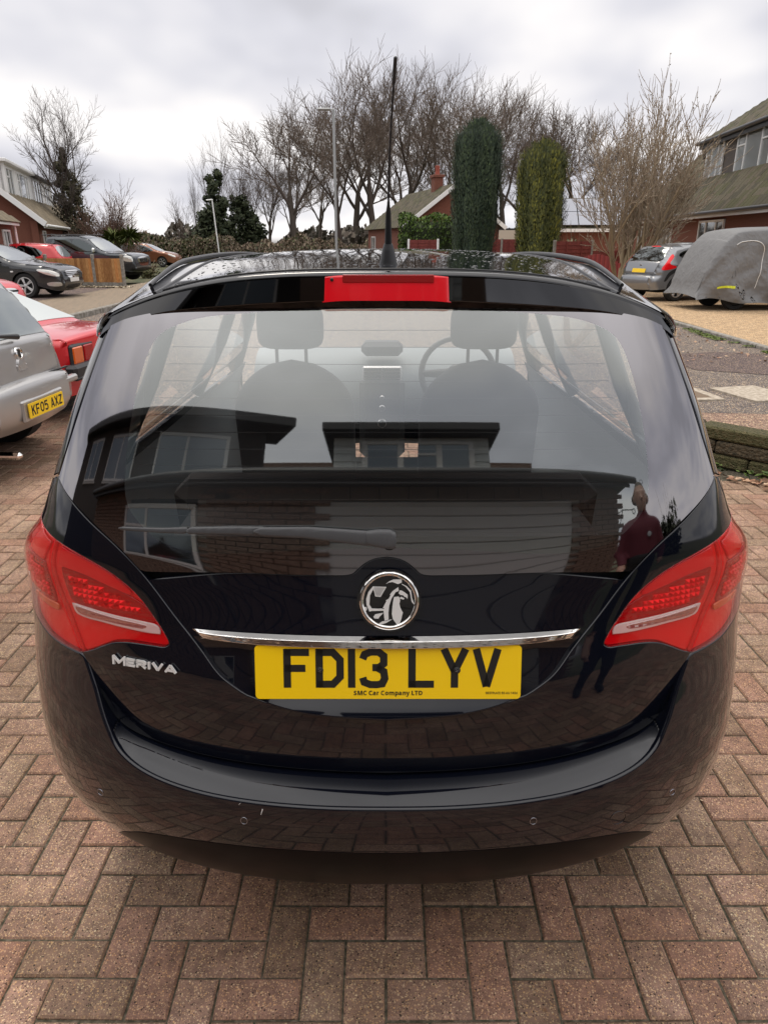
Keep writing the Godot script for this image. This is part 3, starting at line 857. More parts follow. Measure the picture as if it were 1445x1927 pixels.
func glyph(mb: MB, ch: String, xf: Transform3D, w: float, h: float, pen: float, depth: float, slant := 0.0) -> void:
	for st in STROKES.get(ch, []):
		var line := PackedVector2Array()
		for i in range(0, st.size(), 2):
			var q := Vector2(st[i] * w, st[i + 1] * h)
			line.append(Vector2(q.x + q.y * slant, q.y))
		var closed: bool = line.size() > 3 and line[0].is_equal_approx(line[line.size() - 1])
		if closed:
			line.remove_at(line.size() - 1)
			for k in line.size():
				for poly in Geometry2D.offset_polyline(PackedVector2Array([line[k], line[(k + 1) % line.size()]]), pen * 0.5, Geometry2D.JOIN_MITER, Geometry2D.END_SQUARE if false else Geometry2D.END_ROUND):
					mb.prism(poly, xf.translated_local(Vector3(0, 0, k * 2e-6)), depth)
		else:
			for poly in Geometry2D.offset_polyline(line, pen * 0.5, Geometry2D.JOIN_SQUARE if ch in "MVAYN" else Geometry2D.JOIN_MITER, Geometry2D.END_BUTT):
				mb.prism(poly, xf, depth)
func text_mesh(s: String, height: float, italic := false, bold := false) -> TextMesh:
	var t := TextMesh.new()
	var f := SystemFont.new()
	f.font_names = PackedStringArray(["Droid Sans"]); f.font_italic = italic; f.font_weight = 700 if bold else 400
	t.font = f; t.text = s; t.font_size = 32; t.pixel_size = height / 32.0; t.depth = 0.0006
	return t

func plate_board(w: float, h: float, r: float) -> PackedVector2Array:
	var o := PackedVector2Array()
	for c in [[1, 1, 0], [-1, 1, 90], [-1, -1, 180], [1, -1, 270]]:
		for k in 5:
			var a := deg_to_rad(c[2] + 22.5 * k)
			o.append(Vector2(c[0] * (w / 2 - r) + r * cos(a), c[1] * (h / 2 - r) + r * sin(a)))
	return o

func tail_details(car: Node3D, org: Vector3) -> void:
	var mb := MB.new()
	# number plate
	var pl := Node3D.new()
	put(pl, "number_plate", car)
	pl.position = org + Vector3(0.003, 0.873, -1.186)
	pl.rotation.x = -0.218
	mb.prism(plate_board(0.52, 0.111, 0.009), Transform3D(), 0.0035, 0.0008)
	obj("plate_board", mb, M.plate_yellow, pl)
	var x := -0.201
	for ch in ["F", "D", "1", "3", "", "L", "Y", "V"]:
		if ch == "": x += 0.031; continue
		var w := 0.014 if ch == "1" else 0.050
		mb = MB.new()
		glyph(mb, ch, Transform3D(Basis(), Vector3(x, -0.0315, 0.0036)), w, 0.079, 0.0145, 0.0004)
		obj("character", mb, M.ink, pl)
		x += w + 0.0125
		if ch == "D": x += -0.002
	var tm := inst("maker_line", text_mesh("SMC Car Company LTD", 0.0125, true, true), M.ink, pl)
	tm.position = Vector3(0.0, -0.0425, 0.0038)
	tm = inst("small_print", text_mesh("BESTPLATE BS AU 145d", 0.006), M.ink, pl)
	tm.position = Vector3(0.222, -0.0425, 0.0038)
	for sx in [-0.133, 0.134]:
		mb = MB.new()
		mb.lathe([Vector2(0.0, 0.0062), Vector2(0.004, 0.0058), Vector2(0.0068, 0.0042), Vector2(0.0072, 0.0034)], Vector3(sx, 0.004, 0), Basis(Vector3.RIGHT, PI / 2), 20)
		obj("plate_screw", mb, M.matt_black, pl)
		mb = MB.new()
		for a in [0.5, 0.5 + PI / 2]: mb.box(Vector3(sx, 0.004, 0.0063), Vector3(0.008, 0.0013, 0.0006), Basis(Vector3.BACK, a))
		obj("screw_slot", mb, M.silver_line, pl)
	# chrome strip above the plate
	mb = MB.new()
	mb.grid(func(a: float, b: float) -> Vector3:
		var s := a * 2 - 1
		var u := s * lerpf(0.4185, 0.401, b)
		var y := lerpf(0.941 + 0.0065 * s * s, 0.920 + 0.0095 * s * s, b)
		var out := 0.014 * pow(maxf(1.0 - pow(absf(s), 8.0), 0.0), 0.5)
		var k := [0.0, 1.0, 1.0, 1.0, 1.0, 0.0]
		var q := b * 5
		var i := mini(int(q), 4)
		return SA(u + 1e-5, y) + Vector3(0, lerpf(0.002, -0.001, b), 0.9) * 0.0 + Vector3(0, 0.1, 1.0) * out * lerpf(k[i], k[i + 1], q - i), 80, 20, CORE)
	var o := obj("chrome_strip", mb, M.chrome, car); o.position = org
	# badge
	badge(car, org)
	# model name
	var nm := Node3D.new()
	put(nm, "model_name", car)
	var p0 := SA(-0.556, 0.8655)
	var p1 := SA(-0.437, 0.8655)
	nm.position = org + p0 + Vector3(-0.001, 0, 0.004)
	var dx := (p1 - p0).normalized()
	var upv := (SA(-0.5, 0.89) - SA(-0.5, 0.85)).normalized()
	nm.basis = Basis(dx, upv, dx.cross(upv).normalized())
	var span := (p1 - p0).length()
	x = 0.0
	var widths := {"M": 0.0235, "E": 0.0165, "R": 0.018, "I": 0.006, "V": 0.021, "A": 0.021}
	var total := 0.0
	for ch in ["M", "E", "R", "I", "V", "A"]: total += widths[ch] + 0.002
	for ch in ["M", "E", "R", "I", "V", "A"]:
		mb = MB.new()
		var sc := span / total
		glyph(mb, ch, Transform3D(Basis(), Vector3(x * sc, -0.006 if ch != "M" else -0.0075, 0)), widths[ch] * sc, 0.0145 if ch != "M" else 0.0165, 0.0046, 0.004, -0.08)
		obj("letter", mb, M.letter_silver, nm)
		x += widths[ch] + 0.002
	# wiper
	var wp := Node3D.new()
	put(wp, "rear_wiper", car); wp.position = org
	var arm := func(called: String, pts: Array, hh: Array, m: Material, lift: float, th: float) -> void:
		var b := MB.new()
		var n := 24
		b.grid(func(a: float, t: float) -> Vector3:
			var q := a * (pts.size() - 1)
			var i := mini(int(q), pts.size() - 2)
			var c: Vector2 = (pts[i] as Vector2).lerp(pts[i + 1], q - i)
			var h: float = lerpf(hh[i], hh[i + 1], q - i)
			var g := t * TAU
			var e := sin(a * PI) if a < 0.02 or a > 0.98 else 1.0
			e = minf(1.0, minf(a, 1 - a) * 30.0 + 0.25)
			var sq := Vector2(signf(cos(g)) * pow(absf(cos(g)), 0.6), signf(sin(g)) * pow(absf(sin(g)), 0.6)) * e
			return SA(c.x + 1e-5, c.y + sq.y * h * 0.5) + Vector3(0, 0.3, 1.0).normalized() * (lift + th * (0.5 + 0.5 * sq.x)), n, 20, SA(pts[pts.size() / 2].x, pts[0].y) + Vector3(0, 0.0, lift + th * 0.5))
		var w := obj(called, b, m, wp)
	arm.call("blade", [Vector2(-0.586, 1.1395), Vector2(-0.52, 1.1385), Vector2(-0.48, 1.1395)], [0.006, 0.009, 0.0125], M.wiper_black, 0.004, 0.008)
	arm.call("blade_carrier", [Vector2(-0.482, 1.1395), Vector2(-0.40, 1.1405), Vector2(-0.33, 1.1395)], [0.0125, 0.015, 0.017], M.wiper_black, 0.006, 0.009)
	arm.call("wiper_arm", [Vector2(-0.352, 1.140), Vector2(-0.22, 1.1375), Vector2(-0.06, 1.1275), Vector2(-0.048, 1.1265)], [0.015, 0.0215, 0.0275, 0.026], M.wiper_black, 0.014, 0.011)
	arm.call("pivot_cap", [Vector2(-0.062, 1.1285), Vector2(-0.02, 1.127), Vector2(0.01, 1.1255), Vector2(0.0275, 1.1235)], [0.025, 0.034, 0.036, 0.029], M.wiper_black, 0.012, 0.016)
	mb = MB.new()
	mb.lathe([Vector2(0.013, 0.0), Vector2(0.013, 0.016), Vector2(0, 0.017)], SA(0.008, 1.117), Basis(Vector3.RIGHT, PI / 2 - 0.3), 16)
	obj("pivot", mb, M.matt_black, wp)
	# parking sensors and the towing-eye cover
	for q in [[-0.320, 0.586, 0.008], [0.329, 0.584, 0.008], [-0.62, 0.563, 0.008], [0.62, 0.563, 0.008], [0.502, 0.548, 0.0185]]:
		mb = MB.new()
		var pts := PackedVector3Array()
		var rd := PackedFloat32Array()
		for k in 25:
			var a := TAU * k / 24
			pts.append(SA(q[0] + q[2] * cos(a) / 1.15, q[1] + q[2] * sin(a)) + Vector3(0, 0, 0.0002)); rd.append(0.0008)
		mb.tube(pts, rd, 6, false)
		o = obj("towing_eye_cover" if q[2] > 0.01 else "parking_sensor", mb, M.silver_line if q[2] < 0.01 else M.gloss_black, car); o.position = org
	# scratches in the bumper paint
	for q in [[-0.284, 0.617, 0.0, 0.012, 0.002], [-0.33, 0.6255, 0.03, 0.004, 0.0008]]:
		mb = MB.new()
		var a0 := SA(q[0], q[1] - q[3])
		mb.tube(PackedVector3Array([a0 + Vector3(0, 0, 0.0004), SA(q[0] + 0.004, q[1]) + Vector3(0, 0.0006, 0.0004)]), PackedFloat32Array([q[4] * 0.3, q[4] * 0.5]), 4)
		o = obj("paint_chip", mb, M.lamp_white, car); o.position = org

func badge(car: Node3D, org: Vector3) -> void:
	var B := Node3D.new()
	put(B, "badge", car)
	var c := SA(0.0065, 1.0095)
	B.position = org + c + Vector3(0, 0.001, 0.0045)
	B.rotation.x = -0.25
	var mb := MB.new()
	mb.lathe([Vector2(0.062, -0.012), Vector2(0.062, 0.0), Vector2(0.0, 0.0005)], Vector3.ZERO, Basis(Vector3.RIGHT, PI / 2), 48)
	obj("badge_disc", mb, M.gloss_black, B)
	mb = MB.new()
	var prof := []
	for k in 9:
		var a := PI * k / 8
		prof.append(Vector2(0.0535 - 0.0048 * cos(a) * -1.0, 0.0045 * sin(a)))
	prof.reverse()
	mb.lathe(prof, Vector3(0, 0, 0.001), Basis(Vector3.RIGHT, PI / 2), 64)
	obj("badge_ring", mb, M.chrome, B)
	# emblem drawn on a 145 px grid: centre (69.5, 70), radius 57.5
	var G := func(a: Array) -> PackedVector2Array:
		var o := PackedVector2Array()
		for i in range(0, a.size(), 2): o.append(Vector2((a[i] - 699.0) / 565.0 * 0.0582, -(a[i + 1] - 675.0) / 515.0 * 0.0582))
		return o
	var shapes := {
		"neck": [760, 780, 770, 700, 790, 610, 880, 600, 905, 660, 890, 720, 910, 800, 955, 880, 930, 980, 880, 1110, 830, 1070, 770, 990, 750, 900],
		"mane": [870, 435, 880, 500, 820, 520, 780, 580, 740, 640, 700, 760, 685, 880, 690, 1000, 615, 1020, 600, 900, 590, 830, 610, 800, 580, 800, 650, 680, 635, 670, 690, 640, 730, 570, 710, 570, 760, 510],
		"head": [875, 540, 900, 490, 940, 500, 1000, 535, 1045, 570, 1040, 640, 1015, 610, 985, 600, 960, 575, 910, 570],
		"beak": [890, 625, 930, 605, 985, 630, 970, 650, 920, 640],
		"wing": [640, 380, 700, 335, 780, 305, 930, 300, 935, 355, 860, 380, 760, 345, 690, 355],
		"wing_side": [935, 380, 1030, 420, 1110, 500, 1125, 620, 1180, 750, 1120, 690, 1085, 520, 1010, 430, 930, 385],
		"tail": [390, 430, 420, 440, 340, 580, 330, 740, 375, 810, 590, 815, 590, 845, 375, 850, 330, 860, 275, 740, 270, 640, 310, 520],
		"paw": [405, 950, 440, 910, 590, 885, 520, 950, 500, 985, 420, 980],
		"claw": [485, 1085, 560, 1040, 750, 1000, 640, 1060, 500, 1100],
		"spike": [225, 790, 270, 780, 285, 810, 265, 860, 310, 960, 260, 900],
	}
	for key in shapes:
		mb = MB.new()
		mb.prism(G.call(shapes[key]), Transform3D(Basis(), Vector3(0, 0, 0.0006)), 0.0022)
		obj("griffin_" + key, mb, M.letter_silver, B)
	mb = MB.new()
	for st in [[400, 432, 635, 440, 535, 600, 445, 590, 400, 432], [430, 462, 490, 555, 590, 462]]:
		for poly in Geometry2D.offset_polyline(G.call(st), 0.0007, Geometry2D.JOIN_MITER): mb.prism(poly, Transform3D(Basis(), Vector3(0, 0, 0.0006)), 0.0015)
	obj("flag_letter", mb, M.letter_silver, B)
	var word := "VAUXHALL"
	for k in word.length():
		var a := deg_to_rad(138.0 - 96.0 * k / 7.0)
		var l := inst("ring_letter", text_mesh(word[k], 0.0062, false, true), M.trim_grey, B)
		l.position = Vector3(cos(a) * 0.0535, sin(a) * 0.0535, 0.0056)
		l.rotation.z = a - PI / 2

func cabin(car: Node3D, org: Vector3) -> void:
	var add := func(called: String, mb: MB, m: Material) -> void:
		var o := obj(called, mb, m, car); o.position = org
	var mb := MB.new()
	for s in [-1.0, 1.0]:
		# front seat, headrest on two posts
		var cx: float = -0.385 if s < 0 else 0.40
		var seat := Node3D.new()
		put(seat, "front_seat", car); seat.position = org
		mb = MB.new()
		mb.grid(func(a: float, b: float) -> Vector3:
			var g := a * TAU
			var y := lerpf(0.55, 1.205, b)
			var w := 0.255 * (1.0 - 0.5 * pow(maxf(b - 0.62, 0) / 0.38, 2.2))
			var k := pow(maxf(1.0 - pow(b, 14.0), 0.0), 0.5)
			return Vector3(cx + w * signf(cos(g)) * pow(absf(cos(g)), 0.55) * k, y, -2.95 - 0.10 * (1 - b) * 1.4 + 0.075 * signf(sin(g)) * pow(absf(sin(g)), 0.6) * k), 40, 30, Vector3(cx, 0.9, -3.0))
		obj("backrest", mb, M.seat, seat)
		mb = MB.new()
		mb.grid(func(a: float, b: float) -> Vector3:
			var g := a * TAU
			var f := (b - 0.5) * PI
			var cf := signf(cos(f)) * pow(absf(cos(f)), 0.4)
			return Vector3(cx + 0.135 * signf(cos(g)) * pow(absf(cos(g)), 0.5) * cf, 1.335 + 0.088 * signf(sin(f)) * pow(absf(sin(f)), 0.45), -2.96 + 0.05 * signf(sin(g)) * pow(absf(sin(g)), 0.7) * cf), 40, 24, Vector3(cx, 1.335, -2.96))
		obj("headrest", mb, M.seat, seat)
		for e in [-0.06, 0.06]:
			mb = MB.new()
			mb.tube(PackedVector3Array([Vector3(cx + e, 1.16, -2.96), Vector3(cx + e, 1.27, -2.96)]), PackedFloat32Array([0.007, 0.007]), 8)
			obj("headrest_post", mb, M.satin_black, seat)
	# rear bench, load bay
	mb = MB.new()
	mb.box(Vector3(0, 0.72, -2.05), Vector3(1.25, 0.6, 0.14), Basis(Vector3.RIGHT, 0.2), 0.05)
	add.call("rear_bench", mb, M.seat)
	mb = MB.new()
	mb.box(Vector3(0, 0.93, -1.65), Vector3(1.12, 0.015, 0.62), Basis(), 0.004)
	add.call("parcel_shelf", mb, M.seat)
	# dashboard, vents, screen hood, steering wheel
	mb = MB.new()
	mb.grid(func(a: float, b: float) -> Vector3:
		var g := lerpf(-0.5, PI * 0.75, b)
		return Vector3(lerpf(-0.7, 0.7, a), 0.86 + 0.24 * sin(g), -4.05 + 0.28 * cos(g)), 10, 16, Vector3(0, 0.86, -4.1))
	add.call("dashboard", mb, M.trim_grey)
	mb = MB.new()
	mb.box(Vector3(-0.015, 0.78, -3.72), Vector3(0.24, 0.42, 0.12), Basis(Vector3.RIGHT, -0.25), 0.03)
	add.call("centre_console", mb, M.satin_black)
	mb = MB.new()
	mb.box(Vector3(-0.015, 1.005, -3.745), Vector3(0.21, 0.085, 0.02), Basis(Vector3.RIGHT, -0.2), 0.01)
	add.call("vent_surround", mb, M.silver_trim)
	for e in [-0.049, 0.049]:
		mb = MB.new()
		for k in 4: mb.box(Vector3(-0.015 + e, 0.976 + 0.019 * k, -3.730), Vector3(0.09, 0.013, 0.012), Basis(Vector3.RIGHT, -0.2), 0.002)
		add.call("air_vent", mb, M.matt_black)
	mb = MB.new()
	mb.box(Vector3(-0.015, 1.125, -3.86), Vector3(0.22, 0.075, 0.12), Basis(), 0.025)
	add.call("display_hood", mb, M.satin_black)
	for k in 3:
		mb = MB.new()
		var r: float = [0.012, 0.017, 0.024][k]
		mb.lathe([Vector2(r, 0.0), Vector2(r, 0.014), Vector2(r * 0.8, 0.018), Vector2(r * 0.78, 0.012)], Vector3(-0.015, [0.90, 0.845, 0.765][k], -3.66), Basis(Vector3.RIGHT, PI / 2), 20)
		add.call("dial", mb, M.silver_trim)
	mb = MB.new()
	var pts := PackedVector3Array()
	var rd := PackedFloat32Array()
	var sb := Basis(Vector3.RIGHT, -0.45)
	for k in 37:
		var a := TAU * k / 36
		pts.append(Vector3(0.37, 1.03, -3.62) + sb * Vector3(0.185 * cos(a), 0.185 * sin(a), 0)); rd.append(0.015)
	mb.tube(pts, rd, 8, false)
	for a in [0.0, PI, -PI / 2]:
		mb.tube(PackedVector3Array([Vector3(0.37, 1.03, -3.63), Vector3(0.37, 1.03, -3.62) + sb * Vector3(0.18 * cos(a), 0.18 * sin(a), 0)]), PackedFloat32Array([0.03, 0.016]), 8)
	mb.ball(Vector3(0.37, 1.03, -3.62), Vector3(0.06, 0.05, 0.03), 8)
	add.call("steering_wheel", mb, M.satin_black)
	# mirror, windscreen, header, door cards, headlining
	mb = MB.new()
	mb.box(Vector3(0.0, 1.44, -3.35), Vector3(0.22, 0.06, 0.03), Basis(), 0.015)
	add.call("inside_mirror", mb, M.satin_black)
	mb = MB.new()
	mb.face([Vector3(-0.66, 1.02, -4.25), Vector3(0.66, 1.02, -4.25), Vector3(0.52, 1.53, -3.46), Vector3(-0.52, 1.53, -3.46)], Vector3(0, 0.8, -0.6).normalized())
	add.call("windscreen", mb, M.pane)
	mb = MB.new()
	mb.grid(func(a: float, b: float) -> Vector3:
		var x := (a * 2 - 1) * 0.52
		var d := lerpf(1.52, 3.44, b)
		return Vector3(x, roof_y(x, d) - 0.035, -d), 10, 12, Vector3(0, 3, -2.5))
	add.call("headlining", mb, M.trim_light)
	for s in [-1.0, 1.0]:
		mb = MB.new()
		mb.grid(func(a: float, b: float) -> Vector3:
			return SA(s * lerpf(0.82, 3.2, a), lerpf(0.3, 1.05, b)) + Vector3(-s * 0.06, 0, 0), 20, 8, Vector3(s * 2, 0.7, -2.5))
		add.call("door_card", mb, M.trim_grey)
		mb = MB.new()
		mb.grid(func(a: float, b: float) -> Vector3:
			return SA(s * lerpf(0.745, 0.83, a), lerpf(1.1, 1.50, b)).lerp(CORE, 0.03), 6, 10, Vector3(s * 2, 1.2, -1.5))
		add.call("pillar_lining", mb, M.trim_light)

# ---- ground, drive, street ----
func sheet(called: String, pts: Array, y: float, m: Material) -> MeshInstance3D:
	var mb := MB.new()
	var poly := V2(pts)
	var idx := Geometry2D.triangulate_polygon(poly)
	var f := mb.v.size()
	for q in poly: mb.add(Vector3(q.x, y, q.y), Vector3.UP, q)
	for k in range(0, idx.size(), 3): mb.tri(f + idx[k], f + idx[k + 1], f + idx[k + 2])
	return structure(called, mb, m)
func block_mesh(sd: int) -> ArrayMesh:
	var g := RandomNumberGenerator.new(); g.seed = sd
	var mb := MB.new()
	var hx := 0.0974
	var hz := 0.0474
	var c := 0.0045
	var top := []
	var low := []
	for q in [[-1, -1], [1, -1], [1, 1], [-1, 1]]:
		var dy := g.randf_range(-0.0007, 0.0007)
		top.append(Vector3(q[0] * (hx - c - g.randf() * 0.0012), dy, q[1] * (hz - c - g.randf() * 0.0012)))
		low.append(Vector3(q[0] * hx, -c + dy, q[1] * hz))
	mb.face(top, Vector3.UP)
	for k in 4:
		var l := (k + 1) % 4
		var o: Vector3 = [Vector3(0, 0, -1), Vector3(1, 0, 0), Vector3(0, 0, 1), Vector3(-1, 0, 0)][k]
		mb.face([top[k], top[l], low[l], low[k]], (o + Vector3.UP).normalized())
		mb.face([low[k], low[l], low[l] - Vector3(0, 0.012, 0), low[k] - Vector3(0, 0.012, 0)], o)
	return mb.mesh()

func make_setting() -> void:
	var mb := MB.new()
	mb.face([Vector3(-400, -0.03, 60), Vector3(400, -0.03, 60), Vector3(400, -0.03, -600), Vector3(-400, -0.03, -600)], Vector3.UP)
	var gm := tri_map(mat("garden_ground", Color.WHITE, 0.95), ntex(21, 0.02, lin(0.035, 0.05, 0.018), lin(0.10, 0.085, 0.04), 512, 5), 9.0)
	structure("ground", mb, gm)
	# joint sand, block paving
	var sand := tri_map(mat("joint_sand", Color.WHITE, 0.95), ntex(4, 0.05, lin(0.036, 0.034, 0.019), lin(0.14, 0.115, 0.085), 512, 5), 0.5)
	sheet("driveway_bed", [-8.5, 2.3, 5.0, 2.3, 5.0, -5.2, 2.35, -5.6, 2.35, -7.3, -8.5, -7.3], -0.0062, sand)
	var tex := ImageTexture.create_from_image(speckle_image(1024, 9, Color(0.585, 0.48, 0.43), 0.16, 24000, 4500))
	var bump := ntex(31, 0.09, Color.BLACK, Color.WHITE, 512, 4)
	var pav: Array[StandardMaterial3D] = []
	var dirt := ntex(77, 0.012, Color(0.83, 0.81, 0.78), Color(1.0, 1.0, 1.0), 512, 6)
	var tones := [Color(1.0, 0.97, 0.95), Color(0.97, 0.94, 0.92), Color(0.95, 0.95, 0.92), Color(0.99, 0.92, 0.89), Color(0.86, 0.84, 0.80), Color(1.0, 0.98, 0.95), Color(0.95, 0.89, 0.86), Color(0.98, 0.97, 0.94)]
	for k in tones.size():
		var m := tri_map(mat("paving_%d" % k, Color.WHITE, 0.82), tex, 0.62, bump, 0.0012)
		m.albedo_color = tones[k]
		m.uv1_offset = Vector3(k * 0.37, k * 0.21, k * 0.59)
		m.detail_enabled = true
		m.detail_albedo = dirt
		m.detail_blend_mode = BaseMaterial3D.BLEND_MODE_MUL
		m.detail_uv_layer = BaseMaterial3D.DETAIL_UV_2
		m.uv2_triplanar = true; m.uv2_world_triplanar = true; m.uv2_scale = Vector3.ONE / 2.7
		pav.append(m)
	var meshes := [block_mesh(1), block_mesh(2), block_mesh(3), block_mesh(4)]
	var drive := Node3D.new()
	put(drive, "driveway"); drive.set_meta("kind", "structure")
	rng.seed = 5
	var near := []
	var rest := []
	var worn := noise(8, 0.35, 3)
	for i in range(-86, 52):
		for j in range(-76, 24):
			var k := posmod(i - j, 4)
			if k != 0 and k != 3: continue
			var c := Vector3((i + 1.0) * 0.1, 0, (j + 0.5) * 0.1) if k == 0 else Vector3((i + 0.5) * 0.1, 0, (j + 1.0) * 0.1)
			if c.z < -5.05 and c.x > 2.3: continue
			if c.z < -7.25 or c.z > 2.2: continue
			if absf(c.x) < 0.62 and c.z < -2.0 and c.z > -4.9: continue
			var tw := R(-0.012, 0.012) + (0.0 if k == 0 else PI / 2) + (PI if rng.randf() < 0.5 else 0.0)
			var t := Transform3D(Basis(Vector3.UP, tw).rotated(Vector3.RIGHT, R(-0.008, 0.008)).rotated(Vector3.BACK, R(-0.008, 0.008)), c + Vector3(R(-0.001, 0.001), R(-0.002, 0.0015), R(-0.001, 0.001)))
			var vi := rng.randi() % 4
			var w := worn.get_noise_2d(c.x, c.z)
			var mi := clampi(int(rng.randf() * 8.0), 0, 7)
			if w > 0.10 and rng.randf() < 0.75: mi = [4, 6, 2][rng.randi() % 3]
			var d := c - EYE
			var z := -d.z * cos(TILT) - d.y * sin(TILT)
			var yy := d.y * cos(TILT) - d.z * sin(TILT)
			var seen := z > 0.3 and absf(d.x / z) < 0.54 and yy / z > -0.72 and not (absf(c.x) < 0.72 and c.z < -1.45)
			var e := [d.length() if seen else 1e9, t, vi, mi]
			if seen: near.append(e)
			else: rest.append(e)
	near.sort_custom(func(a, b): return a[0] < b[0])
	rest.append_array(near.slice(300))
	for e in near.slice(0, 300):
		var o := inst("paving_block", meshes[e[2]], pav[e[3]], drive)
		o.transform = e[1]
	var by := {}
	for e in rest:
		var key := Vector2i(e[2], e[3])
		if not by.has(key): by[key] = []
		by[key].append(e[1])
	for mi in 8:
		var all := []
		for vi in 4: all.append_array(by.get(Vector2i(vi, mi), []))
		var mm := MultiMesh.new()
		mm.transform_format = MultiMesh.TRANSFORM_3D
		mm.mesh = meshes[mi % 4]; mm.instance_count = all.size()
		for q in all.size(): mm.set_instance_transform(q, all[q])
		var mo := MultiMeshInstance3D.new()
		mo.multimesh = mm; mo.material_override = pav[mi]
		put(mo, "paving_blocks_beyond", drive)
		stuff(mo)
	# street surfaces
	var tar := tri_map(mat("tarmac", Color.WHITE, 0.9), ImageTexture.create_from_image(speckle_image(512, 14, Color(0.36, 0.33, 0.32), 0.22, 5000, 5000)), 0.9)
	var tar2 := tri_map(mat("tarmac_mauve", Color.WHITE, 0.9), ImageTexture.create_from_image(speckle_image(512, 15, Color(0.33, 0.275, 0.27), 0.2, 2500, 5000)), 0.8)
	var pink := tri_map(mat("pink_path", Color.WHITE, 0.9), ImageTexture.create_from_image(speckle_image(512, 16, Color(0.50, 0.40, 0.345), 0.2, 5000, 4000)), 0.9)
	var grav := tri_map(mat("gravel", Color.WHITE, 0.95), ImageTexture.create_from_image(speckle_image(512, 17, Color(0.66, 0.55, 0.42), 0.22, 9000, 3000)), 1.3, ntex(17, 0.1, Color.BLACK, Color.WHITE), 0.006)
	var foot := tri_map(mat("footpath_tarmac", Color.WHITE, 0.9), ImageTexture.create_from_image(speckle_image(512, 18, Color(0.47, 0.42, 0.36), 0.2, 4000, 4000)), 1.1)
	sheet("road", [-60, -7.3, 2.35, -7.3, 40, -7.35, 40, -11.5, 6.2, -11.5, 6.2, -70, -7.0, -70, -7.0, -15.4, -8.2, -14.0, -60, -13.2], -0.012, tar)
	sheet("pavement", [2.35, -5.1, 40, -5.1, 40, -7.35, 2.35, -7.3], -0.008, pink)
	sheet("tarmac_repair", [4.3, -9.9, 6.15, -9.0, 6.15, -11.3, 5.3, -11.6, 4.2, -11.2], -0.007, tar2)
	sheet("tarmac_strip", [2.4, -7.35, 6.0, -7.0, 9.0, -7.1, 9.0, -7.9, 4.6, -7.75, 2.4, -7.8], -0.0065, tar)
	var lk := mat("kerb_concrete", Color.WHITE, 0.9)
	tri_map(lk, ntex(41, 0.03, lin(0.17, 0.155, 0.13), lin(0.33, 0.31, 0.28), 256), 1.2)
	# left kerb, stones 0.9 m long, with footpath and drives behind it
	sheet("footpath", [-7.15, -15.5, -7.15, -70, -9.6, -70, -9.6, -19.0, -14.0, -18.2, -60, -17.6, -60, -13.4, -8.3, -14.1], 0.10, foot)
	sheet("left_drive", [-9.6, -19.0, -9.6, -26.6, -22.0, -26.6, -22.0, -18.1, -14.0, -18.2], 0.104, tar2)
	var kerb := Node3D.new(); put(kerb, "kerb"); kerb.set_meta("kind", "structure")
	var kb := MB.new(); kb.box(Vector3(0, 0, 0), Vector3(0.13, 0.16, 0.905), Basis(), 0.02)
	var km := kb.mesh()
	var path := [Vector2(-14.5, -13.5), Vector2(-8.2, -14.0), Vector2(-7.3, -14.6), Vector2(-7.07, -15.5), Vector2(-7.07, -45.0)]
	for s in path.size() - 1:
		var n := int(ceil(path[s].distance_to(path[s + 1]) / 0.915))
		for k in n:
			var p: Vector2 = path[s].lerp(path[s + 1], (k + 0.5) / n)
			var d: Vector2 = path[s + 1] - path[s]
			var o := inst("kerb_stone", km, lk, kerb)
			o.position = Vector3(p.x, 0.035, p.y); o.rotation.y = atan2(d.x, d.y)
	# right: gravel forecourt edged with mossy kerb
	sheet("gravel_forecourt", [6.33, -11.7, 40, -11.7, 40, -60, 6.5, -60, 6.45, -17.0], 0.03, grav)
	mb = MB.new()
	for k in 24:
		mb.box(Vector3(6.25 + 0.012 * k * 0.4, -0.0, -11.6 - k * 0.92), Vector3(0.12, 0.1, 0.9), Basis(), 0.015)
	var kn := Node3D.new(); put(kn, "forecourt_edging"); kn.set_meta("kind", "structure")
	var eb := MB.new(); eb.box(Vector3.ZERO, Vector3(0.12, 0.1, 0.9), Basis(), 0.015)
	var em := eb.mesh()
	for k in 24:
		var o := inst("edging_stone", em, lk, kn)
		o.position = Vector3(6.25 + 0.005 * k, 0.0, -11.6 - k * 0.92)
	mb = MB.new()
	rng.seed = 12
	for k in 5200:
		var z := R(-17.5, -11.3)
		var x := 6.12 + R(-0.16, 0.05) + 0.05 * sin(z * 2.0)
		if noise_at(z * 1.3) < -0.15: continue
		mb.col = Color(0.13, 0.17, 0.02).lerp(Color(0.05, 0.08, 0.015), rng.randf())
		var r := R(0.01, 0.035)
		var a := R(0, TAU)
		mb.face([Vector3(x, R(0.0, 0.03), z), Vector3(x + r * cos(a), R(0.0, 0.02), z + r * sin(a)), Vector3(x + r * cos(a + 1.6), 0.01, z + r * sin(a + 1.6))], Vector3.UP)
	var leafm := mat("leaf_tint", Color.WHITE, 0.75)
	leafm.vertex_color_use_as_albedo = true
	stuff(obj("kerb_moss", mb, leafm))
	# covers in the pavement edge
	var conc := tri_map(mat("pale_concrete", Color.WHITE, 0.9), ntex(51, 0.04, lin(0.30, 0.25, 0.19), lin(0.50, 0.44, 0.36), 256), 0.7)
	mb = MB.new()
	mb.box(Vector3(4.30, -0.012, -8.2), Vector3(0.62, 0.05, 0.78), Basis(Vector3.UP, 0.25), 0.004)
	tag(obj("concrete_cover", mb, conc), "pale square concrete slab set in the tarmac right of the black hatchback", "utility cover")
	var mc := thing("framed_cover", "brown metal access cover in a whitish concrete frame right beside the black hatchback", "utility cover", Vector3(3.42, -0.012, -8.15), 0.12)
